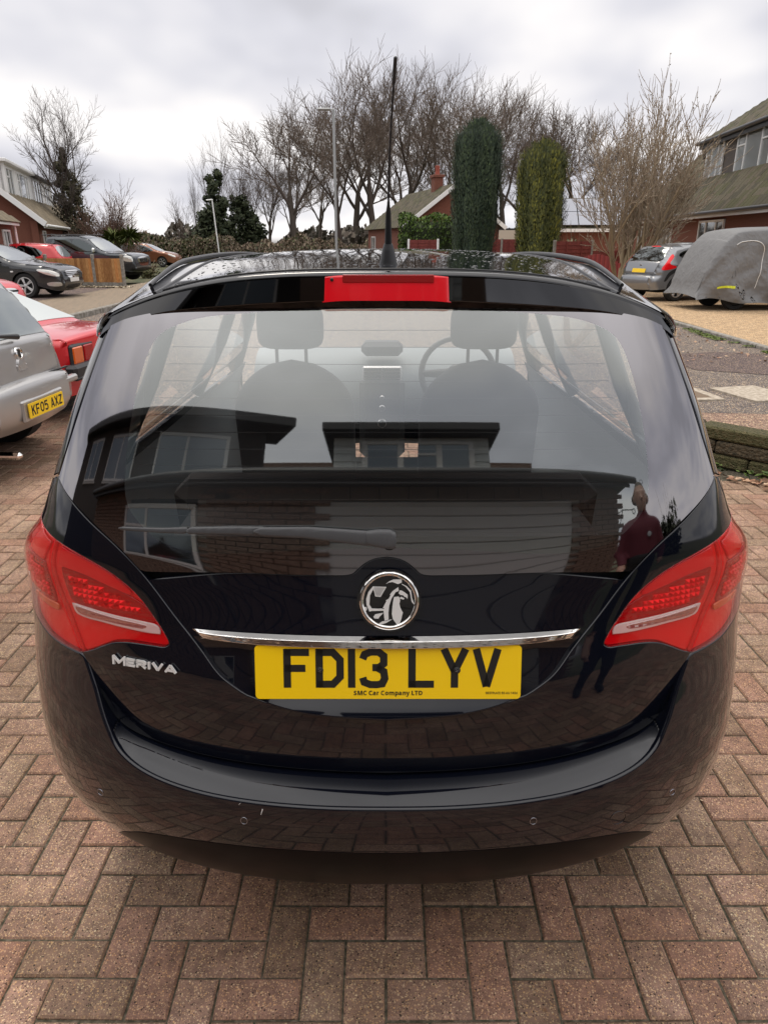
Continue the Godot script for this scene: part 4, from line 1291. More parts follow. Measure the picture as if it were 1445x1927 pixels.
	mb = MB.new(); mb.box(Vector3(0, 0, 0), Vector3(0.52, 0.03, 0.46), Basis(), 0.003)
	obj("lid", mb, mat("lid_brown", lin(0.16, 0.11, 0.07), 0.8), mc)
	for q in [[0, -0.28, 0.7, 0.1], [0, 0.28, 0.7, 0.1], [0.31, 0, 0.1, 0.46], [-0.31, 0, 0.1, 0.46]]:
		mb = MB.new(); mb.box(Vector3(q[0], 0.002, q[1]), Vector3(q[2], 0.04, q[3]), Basis(), 0.004)
		obj("frame_bar", mb, conc, mc)
	# low wall of three rough courses at the right of the drive
	var wall := thing("low_wall", "low mossy brown stone wall of three courses at the right edge of the drive", "wall", Vector3(2.35, 0, -5.62), 0.0)
	var wm := tri_map(mat("wall_stone", Color.WHITE, 0.95), ntex(61, 0.035, lin(0.035, 0.03, 0.018), lin(0.17, 0.125, 0.075), 512, 5), 0.6, ntex(62, 0.05, Color.BLACK, Color.WHITE), 0.015)
	var wm2 := tri_map(mat("wall_stone_mossy", Color.WHITE, 0.95), ntex(63, 0.03, lin(0.045, 0.05, 0.015), lin(0.15, 0.12, 0.06), 512, 5), 0.5, ntex(62, 0.05, Color.BLACK, Color.WHITE), 0.015)
	rng.seed = 3
	var dirw := Vector3(0.56, 0, 0.60).normalized()
	for row in 3:
		var s := -0.2 * row
		while s < 3.4:
			var l := R(0.42, 0.62)
			mb = MB.new()
			mb.box(Vector3.ZERO, Vector3(l - 0.008, 0.098, 0.20), Basis(), 0.014)
			var o := obj("stone_block", mb, wm if row > 0 and rng.randf() < 0.7 else wm2, wall)
			o.position = dirw * (s + l / 2) + Vector3(0, 0.052 + row * 0.106, R(-0.008, 0.008)) + Vector3(0.12, 0, 0.0)
			o.rotation.y = -atan2(dirw.z, dirw.x) + R(-0.015, 0.015)
			s += l
	# fallen leaves
	mb = MB.new()
	for k in 480:
		var at: Vector3
		if k >= 420: at = Vector3(R(-1.6, 1.6), -0.01, R(-2.2, -0.9))
		elif k < 230:
			var s := R(0.0, 2.4)
			at = Vector3(2.35, 0, -5.62) + dirw * s + Vector3(-0.10, 0, 0.16) + Vector3(R(-0.1, 0.05), 0, absf(rng.randfn(0, 0.07)))
		else: at = Vector3(R(4.4, 6.1), -0.01, R(-16.5, -10.5))
		at.y += 0.012
		mb.col = [Color(0.30, 0.15, 0.09), Color(0.42, 0.26, 0.16), Color(0.16, 0.08, 0.04), Color(0.5, 0.36, 0.24)][rng.randi() % 4]
		leaf(mb, at, R(0.018, 0.042) if k < 420 else R(0.003, 0.009))
	stuff(obj("fallen_leaves", mb, leafm))
	mb = MB.new()
	for k in 60:
		mb.col = [Color(0.05, 0.09, 0.02), Color(0.1, 0.15, 0.03)][k % 2]
		leaf(mb, Vector3(2.35, 0.02, -5.62) + dirw * R(0.3, 1.0) + Vector3(-0.06, R(0, 0.06), 0.14), R(0.015, 0.04))
	tag(stuff(obj("weed", mb, leafm)), "small green weed at the foot of the low stone wall", "plant")

func noise_at(x: float) -> float: return sin(x * 1.7) * 0.5 + sin(x * 4.3 + 1.0) * 0.3 + sin(x * 9.1) * 0.2
func leaf(mb: MB, at: Vector3, r: float) -> void:
	var b := Basis(Vector3.UP, R(0, TAU)).rotated(Vector3(R(-1, 1), 0, R(-1, 1)).normalized(), R(0.0, 0.7))
	mb.face([at + b * Vector3(-r, 0, 0), at + b * Vector3(-0.2 * r, 0.15 * r, 0.6 * r), at + b * Vector3(r, 0.3 * r, 0), at + b * Vector3(-0.2 * r, 0.15 * r, -0.6 * r)], b.y)

# ---- other vehicles: a side profile swelled to width, its front end at +s ----
func vehicle(called: String, label: String, cat: String, at: Vector3, turn: float, sp: Dictionary) -> Node3D:
	var car := thing(called, label, cat, at, turn, sp.get("group", ""))
	var ctrl := V2(sp.top)
	for i in range(1, ctrl.size() - 1):
		if ctrl[i].is_equal_approx(ctrl[i - 1]): ctrl[i] += (ctrl[i + 1] - ctrl[i]).normalized() * 0.006
	var seg := 6
	var prof := cr(ctrl, seg, false)
	var hw: float = sp.hw
	var belt: float = sp.belt
	var roof: float = sp.roof
	var lean: float = sp.get("lean", 0.2)
	var rr: float = sp.get("round", 0.11)
	var s1: float = sp.front
	var s0: float = sp.back
	var ends: float = sp.get("ends", 0.16)
	var edge := func(s: float, y: float) -> float:
		var e := maxf(maxf(0.0, s - (s1 - 0.75)), maxf(0.0, (s0 + 0.75) - s)) / 0.75
		var w := hw * (1.0 - ends * e * e)
		if y > belt: w *= 1.0 - lean * (y - belt) / (roof - belt)
		else: w *= 1.0 - 0.05 * pow((belt - y) / belt, 2.0)
		return w
	var wide := func(s: float, y: float) -> float:
		var d := 9.0
		var q := Vector2(s, y)
		for i in prof.size() - 1:
			d = minf(d, q.distance_squared_to(Geometry2D.get_closest_point_to_segment(q, prof[i], prof[i + 1])))
		d = minf(sqrt(d), rr)
		return edge.call(s, y) - rr + sqrt(maxf(rr * rr - (rr - d) * (rr - d), 0.0))
	var cover := func(t: float, k: float) -> Vector3:
		var x := clampf(t, 0, ctrl.size() - 1.001) * seg
		var i := int(x)
		var p: Vector2 = prof[mini(i, prof.size() - 1)].lerp(prof[mini(i + 1, prof.size() - 1)], x - i)
		var a: Vector2 = prof[maxi(i - 1, 0)]
		var b: Vector2 = prof[mini(i + 2, prof.size() - 1)]
		var n := Vector2((b - a).y, -(b - a).x).normalized() * -1.0
		if n.dot(p - Vector2(0, 0.5)) < 0: n = -n
		var c := 0.03 * (1.0 - k * k)
		return Vector3(k * (edge.call(p.x, p.y) - rr), p.y + n.y * c, -(p.x + n.x * c))
	var core := Vector3(0, 0.6, 0)
	var paint: Material = sp.paint
	# shell sides with wheel arches cut out
	var bottom: float = sp.get("sill", 0.24)
	var poly := prof.duplicate()
	for w in [sp.wheels[1], sp.wheels[0]]:
		var r: float = sp.wheels[2] * 1.13
		var hh: float = sp.wheels[2]
		for k in 11:
			var a := PI - PI * k / 10.0
			poly.append(Vector2(w + r * cos(a), maxf(hh + r * sin(a), bottom)))
	for sg in [1.0, -1.0]:
		var side := func(s: float, y: float) -> Vector3: return Vector3(sg * wide.call(s, y), y, -s)
		var mb := MB.new()
		patch(mb, side, poly, 0.07, 1.0, core, 0.0, 0.02, 0.004)
		obj("body_side", mb, paint, car)
		for q in sp.get("side", []):
			if q.size() > 3 and q[3] != 0 and signf(q[3]) != sg: continue
			mb = MB.new()
			patch(mb, side, cr(V2(q[1]), 4), 0.06, 1.0, core, 0.004, 0.004, 0.001)
			obj(q[0], mb, q[2], car)
	var mb2 := MB.new()
	mb2.grid(func(a: float, b: float) -> Vector3: return cover.call(a * (ctrl.size() - 1.001), b * 2 - 1), ctrl.size() * 6, 12, core)
	obj("body_shell", mb2, paint, car)
	for q in sp.get("over", []):
		mb2 = MB.new()
		patch(mb2, cover, cr(V2(q[1]), 4), 0.05, 0.4, core, 0.005, 0.005, 0.001)
		obj(q[0], mb2, q[2], car)
	mb2 = MB.new()
	mb2.box(Vector3(0, 0.46, -(s1 + s0) / 2), Vector3(hw * 1.5, 0.44, (s1 - s0) * 0.86), Basis(), 0.05)
	obj("underbody", mb2, M.void, car)
	for q in sp.get("boxes", []):     # name, centre (x, y, s), size, material, bevel
		mb2 = MB.new()
		mb2.box(Vector3(q[1][0], q[1][1], -q[1][2]), Vector3(q[2][0], q[2][1], q[2][2]), Basis(Vector3.RIGHT, q[5] if q.size() > 5 else 0.0), q[4])
		obj(q[0], mb2, q[3], car)
	for k in 2:
		for sg in [1.0, -1.0]:
			road_wheel(car, Vector3(sg * (hw - 0.13), sp.wheels[2], -sp.wheels[k]), sg, sp.wheels[2], sp.get("spokes", 5), sp.get("rim", M.silver_trim))
	return car
func road_wheel(car: Node3D, c: Vector3, sg: float, r: float, spokes: int, rim: Material) -> void:
	var w := Node3D.new()
	put(w, "wheel", car)
	w.position = c
	var bs := Basis(Vector3(0, 0, 1), Vector3(sg, 0, 0), Vector3(0, 1, 0))
	var mb := MB.new()
	mb.lathe([Vector2(0, 0.02), Vector2(r * 0.66, 0.03), Vector2(r * 0.70, 0.09), Vector2(r * 0.93, 0.1), Vector2(r, 0.07), Vector2(r, -0.09), Vector2(r * 0.7, -0.1), Vector2(0, -0.08)], Vector3.ZERO, bs, 28)
	obj("tyre", mb, M.rubber, w)
	mb = MB.new()
	mb.lathe([Vector2(r * 0.60, 0.06), Vector2(r * 0.64, 0.095), Vector2(r * 0.70, 0.095), Vector2(r * 0.71, 0.08)], Vector3.ZERO, bs, 28)
	mb.lathe([Vector2(0.0, 0.1), Vector2(r * 0.16, 0.095), Vector2(r * 0.2, 0.06)], Vector3.ZERO, bs, 14)
	for k in spokes:
		var g := TAU * k / spokes
		for e in [-0.11, 0.11]:
			var d := Vector3(0, sin(g + e), cos(g + e))
			mb.box(d * r * 0.42 + Vector3(sg * 0.08, 0, 0), Vector3(0.025, r * 0.1, r * 0.5), Basis(Vector3.RIGHT, -(g + e)), 0.006)
	obj("rim", mb, rim, w)

func plate_text(car: Node3D, chars: String, at: Vector3, bs: Basis, board: Material, sc := 1.0) -> void:
	var pl := Node3D.new()
	put(pl, "number_plate", car)
	pl.transform = Transform3D(bs, at)
	var mb := MB.new()
	mb.prism(plate_board(0.52 * sc, 0.111, 0.008), Transform3D(), 0.006)
	obj("plate_board", mb, board, pl)
	var x := -0.222 * sc
	for ch in chars:
		if ch == " ": x += 0.034 * sc; continue
		var w := 0.05 * sc
		mb = MB.new()
		glyph(mb, ch, Transform3D(Basis(), Vector3(x, -0.038, 0.006)), w, 0.076, 0.0135, 0.0008)
		obj("character", mb, M.ink, pl)
		x += w + 0.0125 * sc

func make_vehicles() -> void:
	mat("paint_silver", lin(0.46, 0.455, 0.45), 0.32, 0.55, 0.8)
	mat("paint_red", lin(0.62, 0.008, 0.015), 0.3, 0.0, 1.0)
	mat("paint_dark", lin(0.022, 0.024, 0.028), 0.25, 0.3, 1.0)
	mat("paint_slate", lin(0.045, 0.055, 0.065), 0.3, 0.3, 1.0)
	mat("paint_bronze", lin(0.30, 0.115, 0.06), 0.3, 0.4, 1.0)
	mat("paint_grey", lin(0.25, 0.26, 0.275), 0.3, 0.5, 1.0)
	mat("car_glass", lin(0.10, 0.115, 0.12), 0.05, 1.0, 0.5)
	mat("car_glass_pale", lin(0.50, 0.53, 0.53), 0.12, 0.9, 0.5)
	mat("car_glass_dim", lin(0.30, 0.33, 0.33), 0.05, 1.0, 0.5)
	mat("car_glass_frost", lin(0.52, 0.56, 0.56), 0.45, 0.3, 0.3)
	mat("lamp_glass", lin(0.72, 0.72, 0.68), 0.1, 0.4, 1.0)
	var head := Basis(Vector3.UP, 0)
	var back := Basis(Vector3.UP, PI) * Basis()
	# silver hatchback, tail towards the lens
	var c := vehicle("silver_hatchback", "silver hatchback at the left edge with yellow rear plate KF05 AXZ", "car", Vector3(-4.6, 0, -5.55), deg_to_rad(86), {
		"paint": M.paint_silver, "hw": 0.83, "belt": 0.90, "roof": 1.44, "lean": 0.22, "front": 1.9, "back": -1.92, "round": 0.14, "ends": 0.2, "rim": M.silver_trim, "wheels": [1.25, -1.24, 0.30],
		"top": [1.86, 0.25, 1.92, 0.42, 1.88, 0.62, 1.7, 0.78, 1.0, 0.93, 0.35, 1.30, -0.1, 1.43, -0.7, 1.45, -1.32, 1.40, -1.50, 1.33, -1.76, 0.96, -1.80, 0.92, -1.835, 0.70, -1.835, 0.665, -1.835, 0.665, -1.915, 0.635, -1.935, 0.52, -1.92, 0.42, -1.85, 0.335],
		"side": [["side_window", [0.75, 0.95, 0.2, 1.33, -0.25, 1.36, -0.25, 0.93], M.car_glass], ["rear_side_window", [-0.35, 0.93, -0.33, 1.36, -1.0, 1.34, -1.25, 1.02, -1.2, 0.95], M.car_glass], ["tail_lamp", [-1.70, 1.22, -1.60, 1.22, -1.70, 0.92, -1.82, 0.72, -1.84, 0.78, -1.78, 0.98], M.lamp_red, -1]],
		"over": [["rear_window", [9.1, -0.9, 9.1, 0.9, 10.0, 1.03, 10.0, 1.03, 10.05, 0.6, 10.05, -0.6, 10.0, -1.03, 10.0, -1.03], M.car_glass_dim], ["windscreen", [4.1, -0.95, 4.1, 0.95, 4.95, 0.9, 4.95, -0.9], M.car_glass]],
		"boxes": [["bumper_rub_strip", [0.52, 0.575, -1.905], [0.34, 0.055, 0.06], M.paint_silver, 0.015], ["bumper_rub_strip", [-0.52, 0.575, -1.905], [0.34, 0.055, 0.06], M.paint_silver, 0.015],
			["handle_recess", [0.0, 0.765, -1.856], [0.14, 0.05, 0.02], M.paint_silver, 0.008], ["tailgate_seam", [0, 0.668, -1.865], [1.30, 0.012, 0.02], M.matt_black, 0.002], ["exhaust_pipe", [-0.42, 0.19, -1.84], [0.055, 0.055, 0.3], M.chrome, 0.02], ["plate_recess", [0.03, 0.475, -1.957], [0.60, 0.165, 0.03], M.paint_silver, 0.012]],
	})
	plate_text(c, "KF05 AXZ", Vector3(0.03, 0.475, 1.982), Basis(), M.plate_yellow, 0.98)
	var mb := MB.new()
	mb.lathe([Vector2(0.0, 0.012), Vector2(0.03, 0.012), Vector2(0.035, 0.02), Vector2(0.044, 0.018), Vector2(0.047, 0.0)], Vector3(0, 0.868, 1.842), Basis(Vector3.RIGHT, PI / 2 - 0.12), 24)
	obj("badge", mb, M.chrome, c)
	mb = MB.new()
	mb.prism(G2([-0.02, -0.03, 0.0, 0.03, 0.022, 0.02, 0.012, -0.002, 0.02, -0.03]), Transform3D(Basis(Vector3.RIGHT, -0.12), Vector3(0, 0.868, 1.854)), 0.004)
	obj("badge_emblem", mb, M.ink, c)
	mb = MB.new()
	mb.tube(PackedVector3Array([Vector3(0.05, 0.985, 1.835), Vector3(-0.15, 1.01, 1.83), Vector3(-0.52, 1.03, 1.80)]), PackedFloat32Array([0.022, 0.014, 0.008]), 8)
	obj("rear_wiper", mb, M.satin_black, c)
	mb = MB.new()
	mb.lathe([Vector2(0.055, 0.0), Vector2(0.045, 0.016), Vector2(0.0, 0.02)], Vector3(0.0, 0.79, 1.852), Basis(Vector3.RIGHT, PI / 2 - 0.1), 20)
	obj("lock_cover", mb, M.paint_silver, c)
	var tm := inst("trim_name", text_mesh("active", 0.032, true, true), M.chrome, c)
	tm.position = Vector3(0.50, 0.875, 1.845); tm.rotation = Vector3(-0.12, 0.30, 0)
	# red saloon beyond it
	c = vehicle("red_saloon", "bright red older saloon behind the silver hatchback, misted rear window and amber tail lamp", "car", Vector3(-5.05, 0, -7.7), deg_to_rad(84), {
		"paint": M.paint_red, "hw": 0.82, "belt": 0.80, "roof": 1.28, "lean": 0.2, "front": 2.15, "back": -2.2, "round": 0.06, "ends": 0.06, "wheels": [1.3, -1.27, 0.3],
		"top": [2.1, 0.25, 2.16, 0.45, 2.14, 0.68, 2.0, 0.76, 1.0, 0.80, 0.5, 1.10, 0.15, 1.25, -0.35, 1.27, -0.60, 1.22, -1.50, 0.835, -1.55, 0.82, -2.05, 0.80, -2.16, 0.785, -2.17, 0.74, -2.165, 0.50, -2.165, 0.50, -2.12, 0.26],
		"side": [["side_window", [0.85, 0.84, 0.45, 1.10, 0.0, 1.18, 0.0, 0.83], M.car_glass], ["rear_side_window", [-0.08, 0.83, -0.08, 1.18, -0.5, 1.16, -0.95, 0.93, -0.9, 0.84], M.car_glass]],
		"over": [["rear_window", [8.1, -0.95, 8.1, 0.95, 8.95, 1.08, 8.95, 1.08, 8.95, 0.0, 8.95, -1.08, 8.95, -1.08], M.car_glass_frost], ["windscreen", [4.1, -0.95, 4.1, 0.95, 4.95, 0.9, 4.95, -0.9], M.car_glass]],
		"boxes": [["rear_bumper", [0, 0.50, -2.21], [1.62, 0.14, 0.13], M.satin_black, 0.03], ["bumper_strip", [0, 0.445, -2.215], [1.64, 0.03, 0.135], M.matt_black, 0.01], ["tailgate_seam", [0, 0.745, -2.172], [1.30, 0.006, 0.012], M.matt_black, 0.001],
			["tail_lamp_amber", [-0.60, 0.63, -2.185], [0.20, 0.20, 0.05], M.lamp_amber, 0.02], ["tail_lamp_red", [-0.40, 0.63, -2.185], [0.20, 0.20, 0.05], M.lamp_red_deep, 0.02], ["tail_lamp_amber", [0.60, 0.63, -2.185], [0.20, 0.20, 0.05], M.lamp_amber, 0.02], ["tail_lamp_red", [0.40, 0.63, -2.185], [0.20, 0.20, 0.05], M.lamp_red_deep, 0.02],
			["tail_lamp_surround", [-0.5, 0.63, -2.180], [0.43, 0.23, 0.04], M.satin_black, 0.02], ["tail_lamp_surround", [0.5, 0.63, -2.180], [0.43, 0.23, 0.04], M.satin_black, 0.02]],
	})
	# dark saloon on the left drive, nose to the road
	c = vehicle("black_saloon", "black hatchback saloon with silver five-spoke wheels on the drive before the timber fence", "car", Vector3(-11.7, 0.1, -22.5), deg_to_rad(-94), {
		"paint": M.paint_dark, "hw": 0.92, "belt": 0.96, "roof": 1.49, "lean": 0.24, "front": 2.42, "back": -2.45, "round": 0.15, "ends": 0.2, "wheels": [1.40, -1.34, 0.345], "spokes": 5,
		"top": [2.25, 0.2, 2.42, 0.36, 2.42, 0.58, 2.34, 0.76, 1.95, 0.88, 1.05, 1.02, 0.35, 1.37, -0.15, 1.49, -0.8, 1.47, -1.5, 1.27, -2.15, 1.06, -2.4, 1.0, -2.46, 0.75, -2.42, 0.45, -2.3, 0.22],
		"side": [["side_window", [0.72, 1.02, 0.25, 1.30, -0.25, 1.40, -0.25, 1.0], M.car_glass], ["rear_side_window", [-0.33, 1.0, -0.33, 1.40, -0.85, 1.38, -1.5, 1.12, -1.4, 1.03], M.car_glass], ["headlamp", [2.36, 0.60, 2.36, 0.68, 2.18, 0.765, 1.86, 0.80, 1.82, 0.77, 2.05, 0.66], M.lamp_glass], ["fog_grille", [2.38, 0.34, 2.38, 0.44, 2.05, 0.42, 2.08, 0.35], M.silver_trim], ["door_seam", [-0.285, 0.3, -0.285, 1.0, -0.297, 1.0, -0.297, 0.3], M.void], ["indicator_repeater", [1.12, 0.72, 1.12, 0.75, 1.04, 0.75, 1.04, 0.72], M.lamp_white]],
		"over": [["windscreen", [5.05, -1.0, 5.05, 1.0, 5.98, 0.93, 5.98, -0.93], M.car_glass_pale], ["grille", [1.9, -0.52, 1.9, 0.52, 2.75, 0.60, 2.8, 0.0, 2.75, -0.60], M.chrome], ["lower_grille", [0.5, -0.6, 0.5, 0.6, 1.0, 0.62, 1.0, -0.62], M.matt_black], ["rear_window", [8.1, -0.9, 8.1, 0.9, 9.9, 1.0, 9.9, -1.0], M.car_glass]],
		"boxes": [["grille_slot", [0, 0.62, 2.445], [0.9, 0.022, 0.02], M.matt_black, 0.002], ["grille_slot", [0, 0.665, 2.435], [0.92, 0.022, 0.02], M.matt_black, 0.002], ["grille_slot", [0, 0.71, 2.415], [0.9, 0.02, 0.02], M.matt_black, 0.002], ["front_plate", [0, 0.49, 2.46], [0.52, 0.11, 0.02], M.plate_white, 0.003], ["door_mirror", [1.0, 1.06, 0.72], [0.2, 0.14, 0.12], M.paint_dark, 0.05], ["door_mirror", [-1.0, 1.06, 0.72], [0.2, 0.14, 0.12], M.paint_dark, 0.05]],
	})
	# nose of a red car at the frame's edge
	c = vehicle("red_car_nose", "pinkish red car nose with chrome grille just inside the left edge of the frame", "car", Vector3(-9.75, 0.0, -15.6), deg_to_rad(-97), {
		"paint": M.paint_red, "hw": 0.85, "belt": 0.92, "roof": 1.45, "lean": 0.22, "front": 2.0, "back": -2.0, "round": 0.15, "ends": 0.2, "wheels": [1.25, -1.25, 0.31],
		"top": [1.85, 0.2, 2.0, 0.4, 1.98, 0.62, 1.86, 0.78, 1.5, 0.88, 0.9, 0.98, 0.2, 1.36, -0.2, 1.45, -0.9, 1.44, -1.5, 1.36, -1.85, 0.98, -1.95, 0.7, -1.9, 0.3],
		"side": [["side_window", [0.7, 0.98, 0.2, 1.28, -0.3, 1.36, -0.3, 0.95], M.car_glass], ["headlamp", [1.93, 0.62, 1.9, 0.70, 1.6, 0.80, 1.55, 0.74], M.lamp_glass]],
		"over": [["windscreen", [5.1, -0.95, 5.1, 0.95, 5.95, 0.9, 5.95, -0.9], M.car_glass_pale], ["grille", [1.95, -0.5, 1.95, 0.5, 2.5, 0.55, 2.5, -0.55], M.chrome], ["bumper_insert", [0.6, -0.8, 0.6, 0.8, 1.5, 0.8, 1.5, -0.8], M.silver_trim]],
		"boxes": [["grille_slot", [0, 0.68, 1.99], [0.7, 0.04, 0.02], M.matt_black, 0.004]],
	})
	# behind the timber fence
	c = vehicle("red_hatchback", "red hatchback showing only its roof and windows above the timber fence", "car", Vector3(-14.3, 0.1, -29.2), deg_to_rad(97), {
		"paint": M.paint_red, "hw": 0.86, "belt": 0.98, "roof": 1.47, "lean": 0.22, "front": 2.0, "back": -2.05, "round": 0.14, "wheels": [1.3, -1.3, 0.31],
		"top": [1.9, 0.25, 2.02, 0.45, 1.95, 0.66, 1.6, 0.85, 1.0, 0.99, 0.2, 1.36, -0.4, 1.47, -1.1, 1.45, -1.62, 1.40, -1.68, 1.36, -1.96, 0.98, -2.05, 0.7, -1.95, 0.28],
		"side": [["side_window", [0.62, 1.03, 0.15, 1.27, -0.35, 1.36, -0.35, 0.99], M.car_glass], ["rear_side_window", [-0.43, 0.99, -0.43, 1.37, -0.95, 1.34, -1.3, 1.16, -1.2, 1.02], M.car_glass]],
		"over": [["rear_window", [9.1, -0.88, 9.1, 0.88, 9.9, 1.0, 9.9, -1.0], M.car_glass_pale], ["windscreen", [4.1, -0.95, 4.1, 0.95, 4.95, 0.9, 4.95, -0.9], M.car_glass]],
	})
	c = vehicle("pickup_truck", "slate blue double-cab pickup truck with roof bars behind the timber fence", "pickup truck", Vector3(-12.6, 0.1, -31.6), deg_to_rad(-97), {
		"paint": M.paint_slate, "hw": 0.93, "belt": 1.12, "roof": 1.74, "lean": 0.17, "front": 2.62, "back": -2.62, "round": 0.12, "ends": 0.12, "sill": 0.42, "wheels": [1.72, -1.5, 0.38],
		"top": [2.45, 0.38, 2.62, 0.5, 2.62, 0.8, 2.56, 0.98, 2.2, 1.08, 1.45, 1.15, 0.72, 1.62, 0.3, 1.74, -0.5, 1.74, -1.05, 1.69, -1.15, 1.18, -1.15, 1.18, -2.55, 1.15, -2.62, 1.0, -2.6, 0.5, -2.5, 0.42],
		"side": [["side_window", [1.1, 1.15, 0.62, 1.52, 0.12, 1.60, 0.12, 1.13], M.car_glass], ["rear_side_window", [0.0, 1.13, 0.0, 1.60, -0.75, 1.60, -0.8, 1.16], M.car_glass], ["headlamp", [2.55, 0.78, 2.52, 0.95, 2.25, 1.0, 2.2, 0.82], M.lamp_glass], ["bumper_trim", [2.58, 0.45, 2.56, 0.70, 2.2, 0.66, 2.2, 0.48], M.matt_black]],
		"over": [["windscreen", [5.05, -1.0, 5.05, 1.0, 5.95, 0.93, 5.95, -0.93], M.car_glass_pale], ["grille", [1.5, -0.55, 1.5, 0.55, 2.6, 0.6, 2.6, -0.6], M.chrome], ["lower_grille", [0.3, -0.85, 0.3, 0.85, 1.1, 0.85, 1.1, -0.85], M.matt_black]],
		"boxes": [["roof_bar", [0.72, 1.79, -0.3], [0.05, 0.04, 1.9], M.satin_black, 0.015], ["roof_bar", [-0.72, 1.79, -0.3], [0.05, 0.04, 1.9], M.satin_black, 0.015], ["door_mirror", [1.03, 1.2, 1.05], [0.2, 0.2, 0.12], M.chrome, 0.05], ["door_mirror", [-1.03, 1.2, 1.05], [0.2, 0.2, 0.12], M.chrome, 0.05], ["grille_slot", [0.18, 0.82, 2.66], [0.26, 0.16, 0.03], M.matt_black, 0.01], ["grille_slot", [-0.18, 0.82, 2.66], [0.26, 0.16, 0.03], M.matt_black, 0.01]],
	})
	c = vehicle("bronze_estate", "bronze orange estate car on the far road left of the bare trees", "car", Vector3(-16.6, 0.0, -52.5), deg_to_rad(-90), {
		"paint": M.paint_bronze, "hw": 0.92, "belt": 0.98, "roof": 1.5, "lean": 0.22, "front": 2.4, "back": -2.4, "round": 0.15, "ends": 0.18, "wheels": [1.4, -1.35, 0.33],
		"top": [2.25, 0.2, 2.4, 0.38, 2.38, 0.6, 2.2, 0.78, 1.8, 0.92, 1.2, 1.02, 0.4, 1.4, -0.1, 1.5, -1.2, 1.48, -1.9, 1.38, -2.15, 1.1, -2.35, 0.98, -2.42, 0.7, -2.38, 0.4, -2.25, 0.25],
		"side": [["side_window", [0.85, 1.04, 0.35, 1.32, -0.2, 1.41, -0.2, 1.0], M.car_glass], ["rear_side_window", [-0.28, 1.0, -0.28, 1.41, -0.95, 1.39, -0.95, 1.02], M.car_glass], ["boot_window", [-1.03, 1.02, -1.03, 1.39, -1.6, 1.33, -1.85, 1.15, -1.8, 1.08], M.car_glass], ["headlamp", [2.32, 0.62, 2.25, 0.72, 1.85, 0.85, 1.9, 0.75], M.lamp_glass], ["tail_lamp", [-2.3, 0.75, -2.1, 1.15, -1.95, 1.2, -2.05, 0.95], M.lamp_red]],
		"over": [["windscreen", [5.05, -1.0, 5.05, 1.0, 5.95, 0.93, 5.95, -0.93], M.car_glass_pale]],
	})
	# grey crossover on the right forecourt
	c = vehicle("grey_crossover", "grey compact crossover with red tail lamps parked beside the covered vehicle", "car", Vector3(9.2, 0.03, -22.6), deg_to_rad(-66), {
		"paint": M.paint_grey, "hw": 0.88, "belt": 1.02, "roof": 1.56, "lean": 0.26, "front": 2.05, "back": -2.07, "round": 0.17, "ends": 0.2, "sill": 0.3, "wheels": [1.25, -1.27, 0.345], "spokes": 6,
		"top": [1.9, 0.28, 2.05, 0.5, 2.0, 0.8, 1.75, 0.98, 1.0, 1.08, 0.35, 1.44, -0.1, 1.56, -0.7, 1.55, -1.3, 1.48, -1.42, 1.45, -1.82, 1.07, -1.86, 1.03, -1.95, 0.80, -1.93, 0.72, -1.93, 0.72, -2.06, 0.66, -2.09, 0.52, -2.0, 0.32],
		"side": [["side_window", [0.7, 1.08, 0.25, 1.38, -0.3, 1.47, -0.3, 1.06], M.car_glass], ["rear_side_window", [-0.4, 1.08, -0.4, 1.46, -0.95, 1.40, -1.3, 1.26, -1.1, 1.16], M.car_glass], ["tail_lamp", [-1.50, 1.28, -1.74, 1.05, -1.83, 0.94, -1.84, 0.86, -1.5, 0.90, -1.42, 0.95, -1.64, 1.03, -1.47, 1.22], M.lamp_red], ["arch_trim", [-0.80, 0.34, -0.83, 0.50, -0.95, 0.68, -1.12, 0.79, -1.27, 0.82, -1.44, 0.79, -1.6, 0.70, -1.70, 0.56, -1.76, 0.56, -1.66, 0.78, -1.48, 0.88, -1.27, 0.91, -1.06, 0.88, -0.86, 0.76, -0.72, 0.56, -0.70, 0.34], M.satin_black]],
		"over": [["rear_window", [9.1, -0.85, 9.1, 0.85, 9.95, 1.0, 9.95, -1.0], M.car_glass], ["windscreen", [4.1, -0.95, 4.1, 0.95, 4.95, 0.9, 4.95, -0.9], M.car_glass], ["high_brake_light", [8.75, -0.3, 8.75, 0.3, 8.98, 0.3, 8.98, -0.3], M.lamp_red]],
		"boxes": [["tailgate_seam", [0, 0.72, -1.945], [1.1, 0.012, 0.02], M.matt_black, 0.002], ["badge", [0, 0.97, -1.915], [0.09, 0.06, 0.02], M.chrome, 0.01], ["rear_wiper", [-0.1, 1.10, -1.815], [0.5, 0.025, 0.03], M.satin_black, 0.008]],
	})
	plate_text(c, "", Vector3(0.0, 0.83, 1.975), Basis(Vector3.RIGHT, -0.25), M.plate_yellow)
	covered_vehicle()

func G2(a: Array) -> PackedVector2Array: return V2(a)

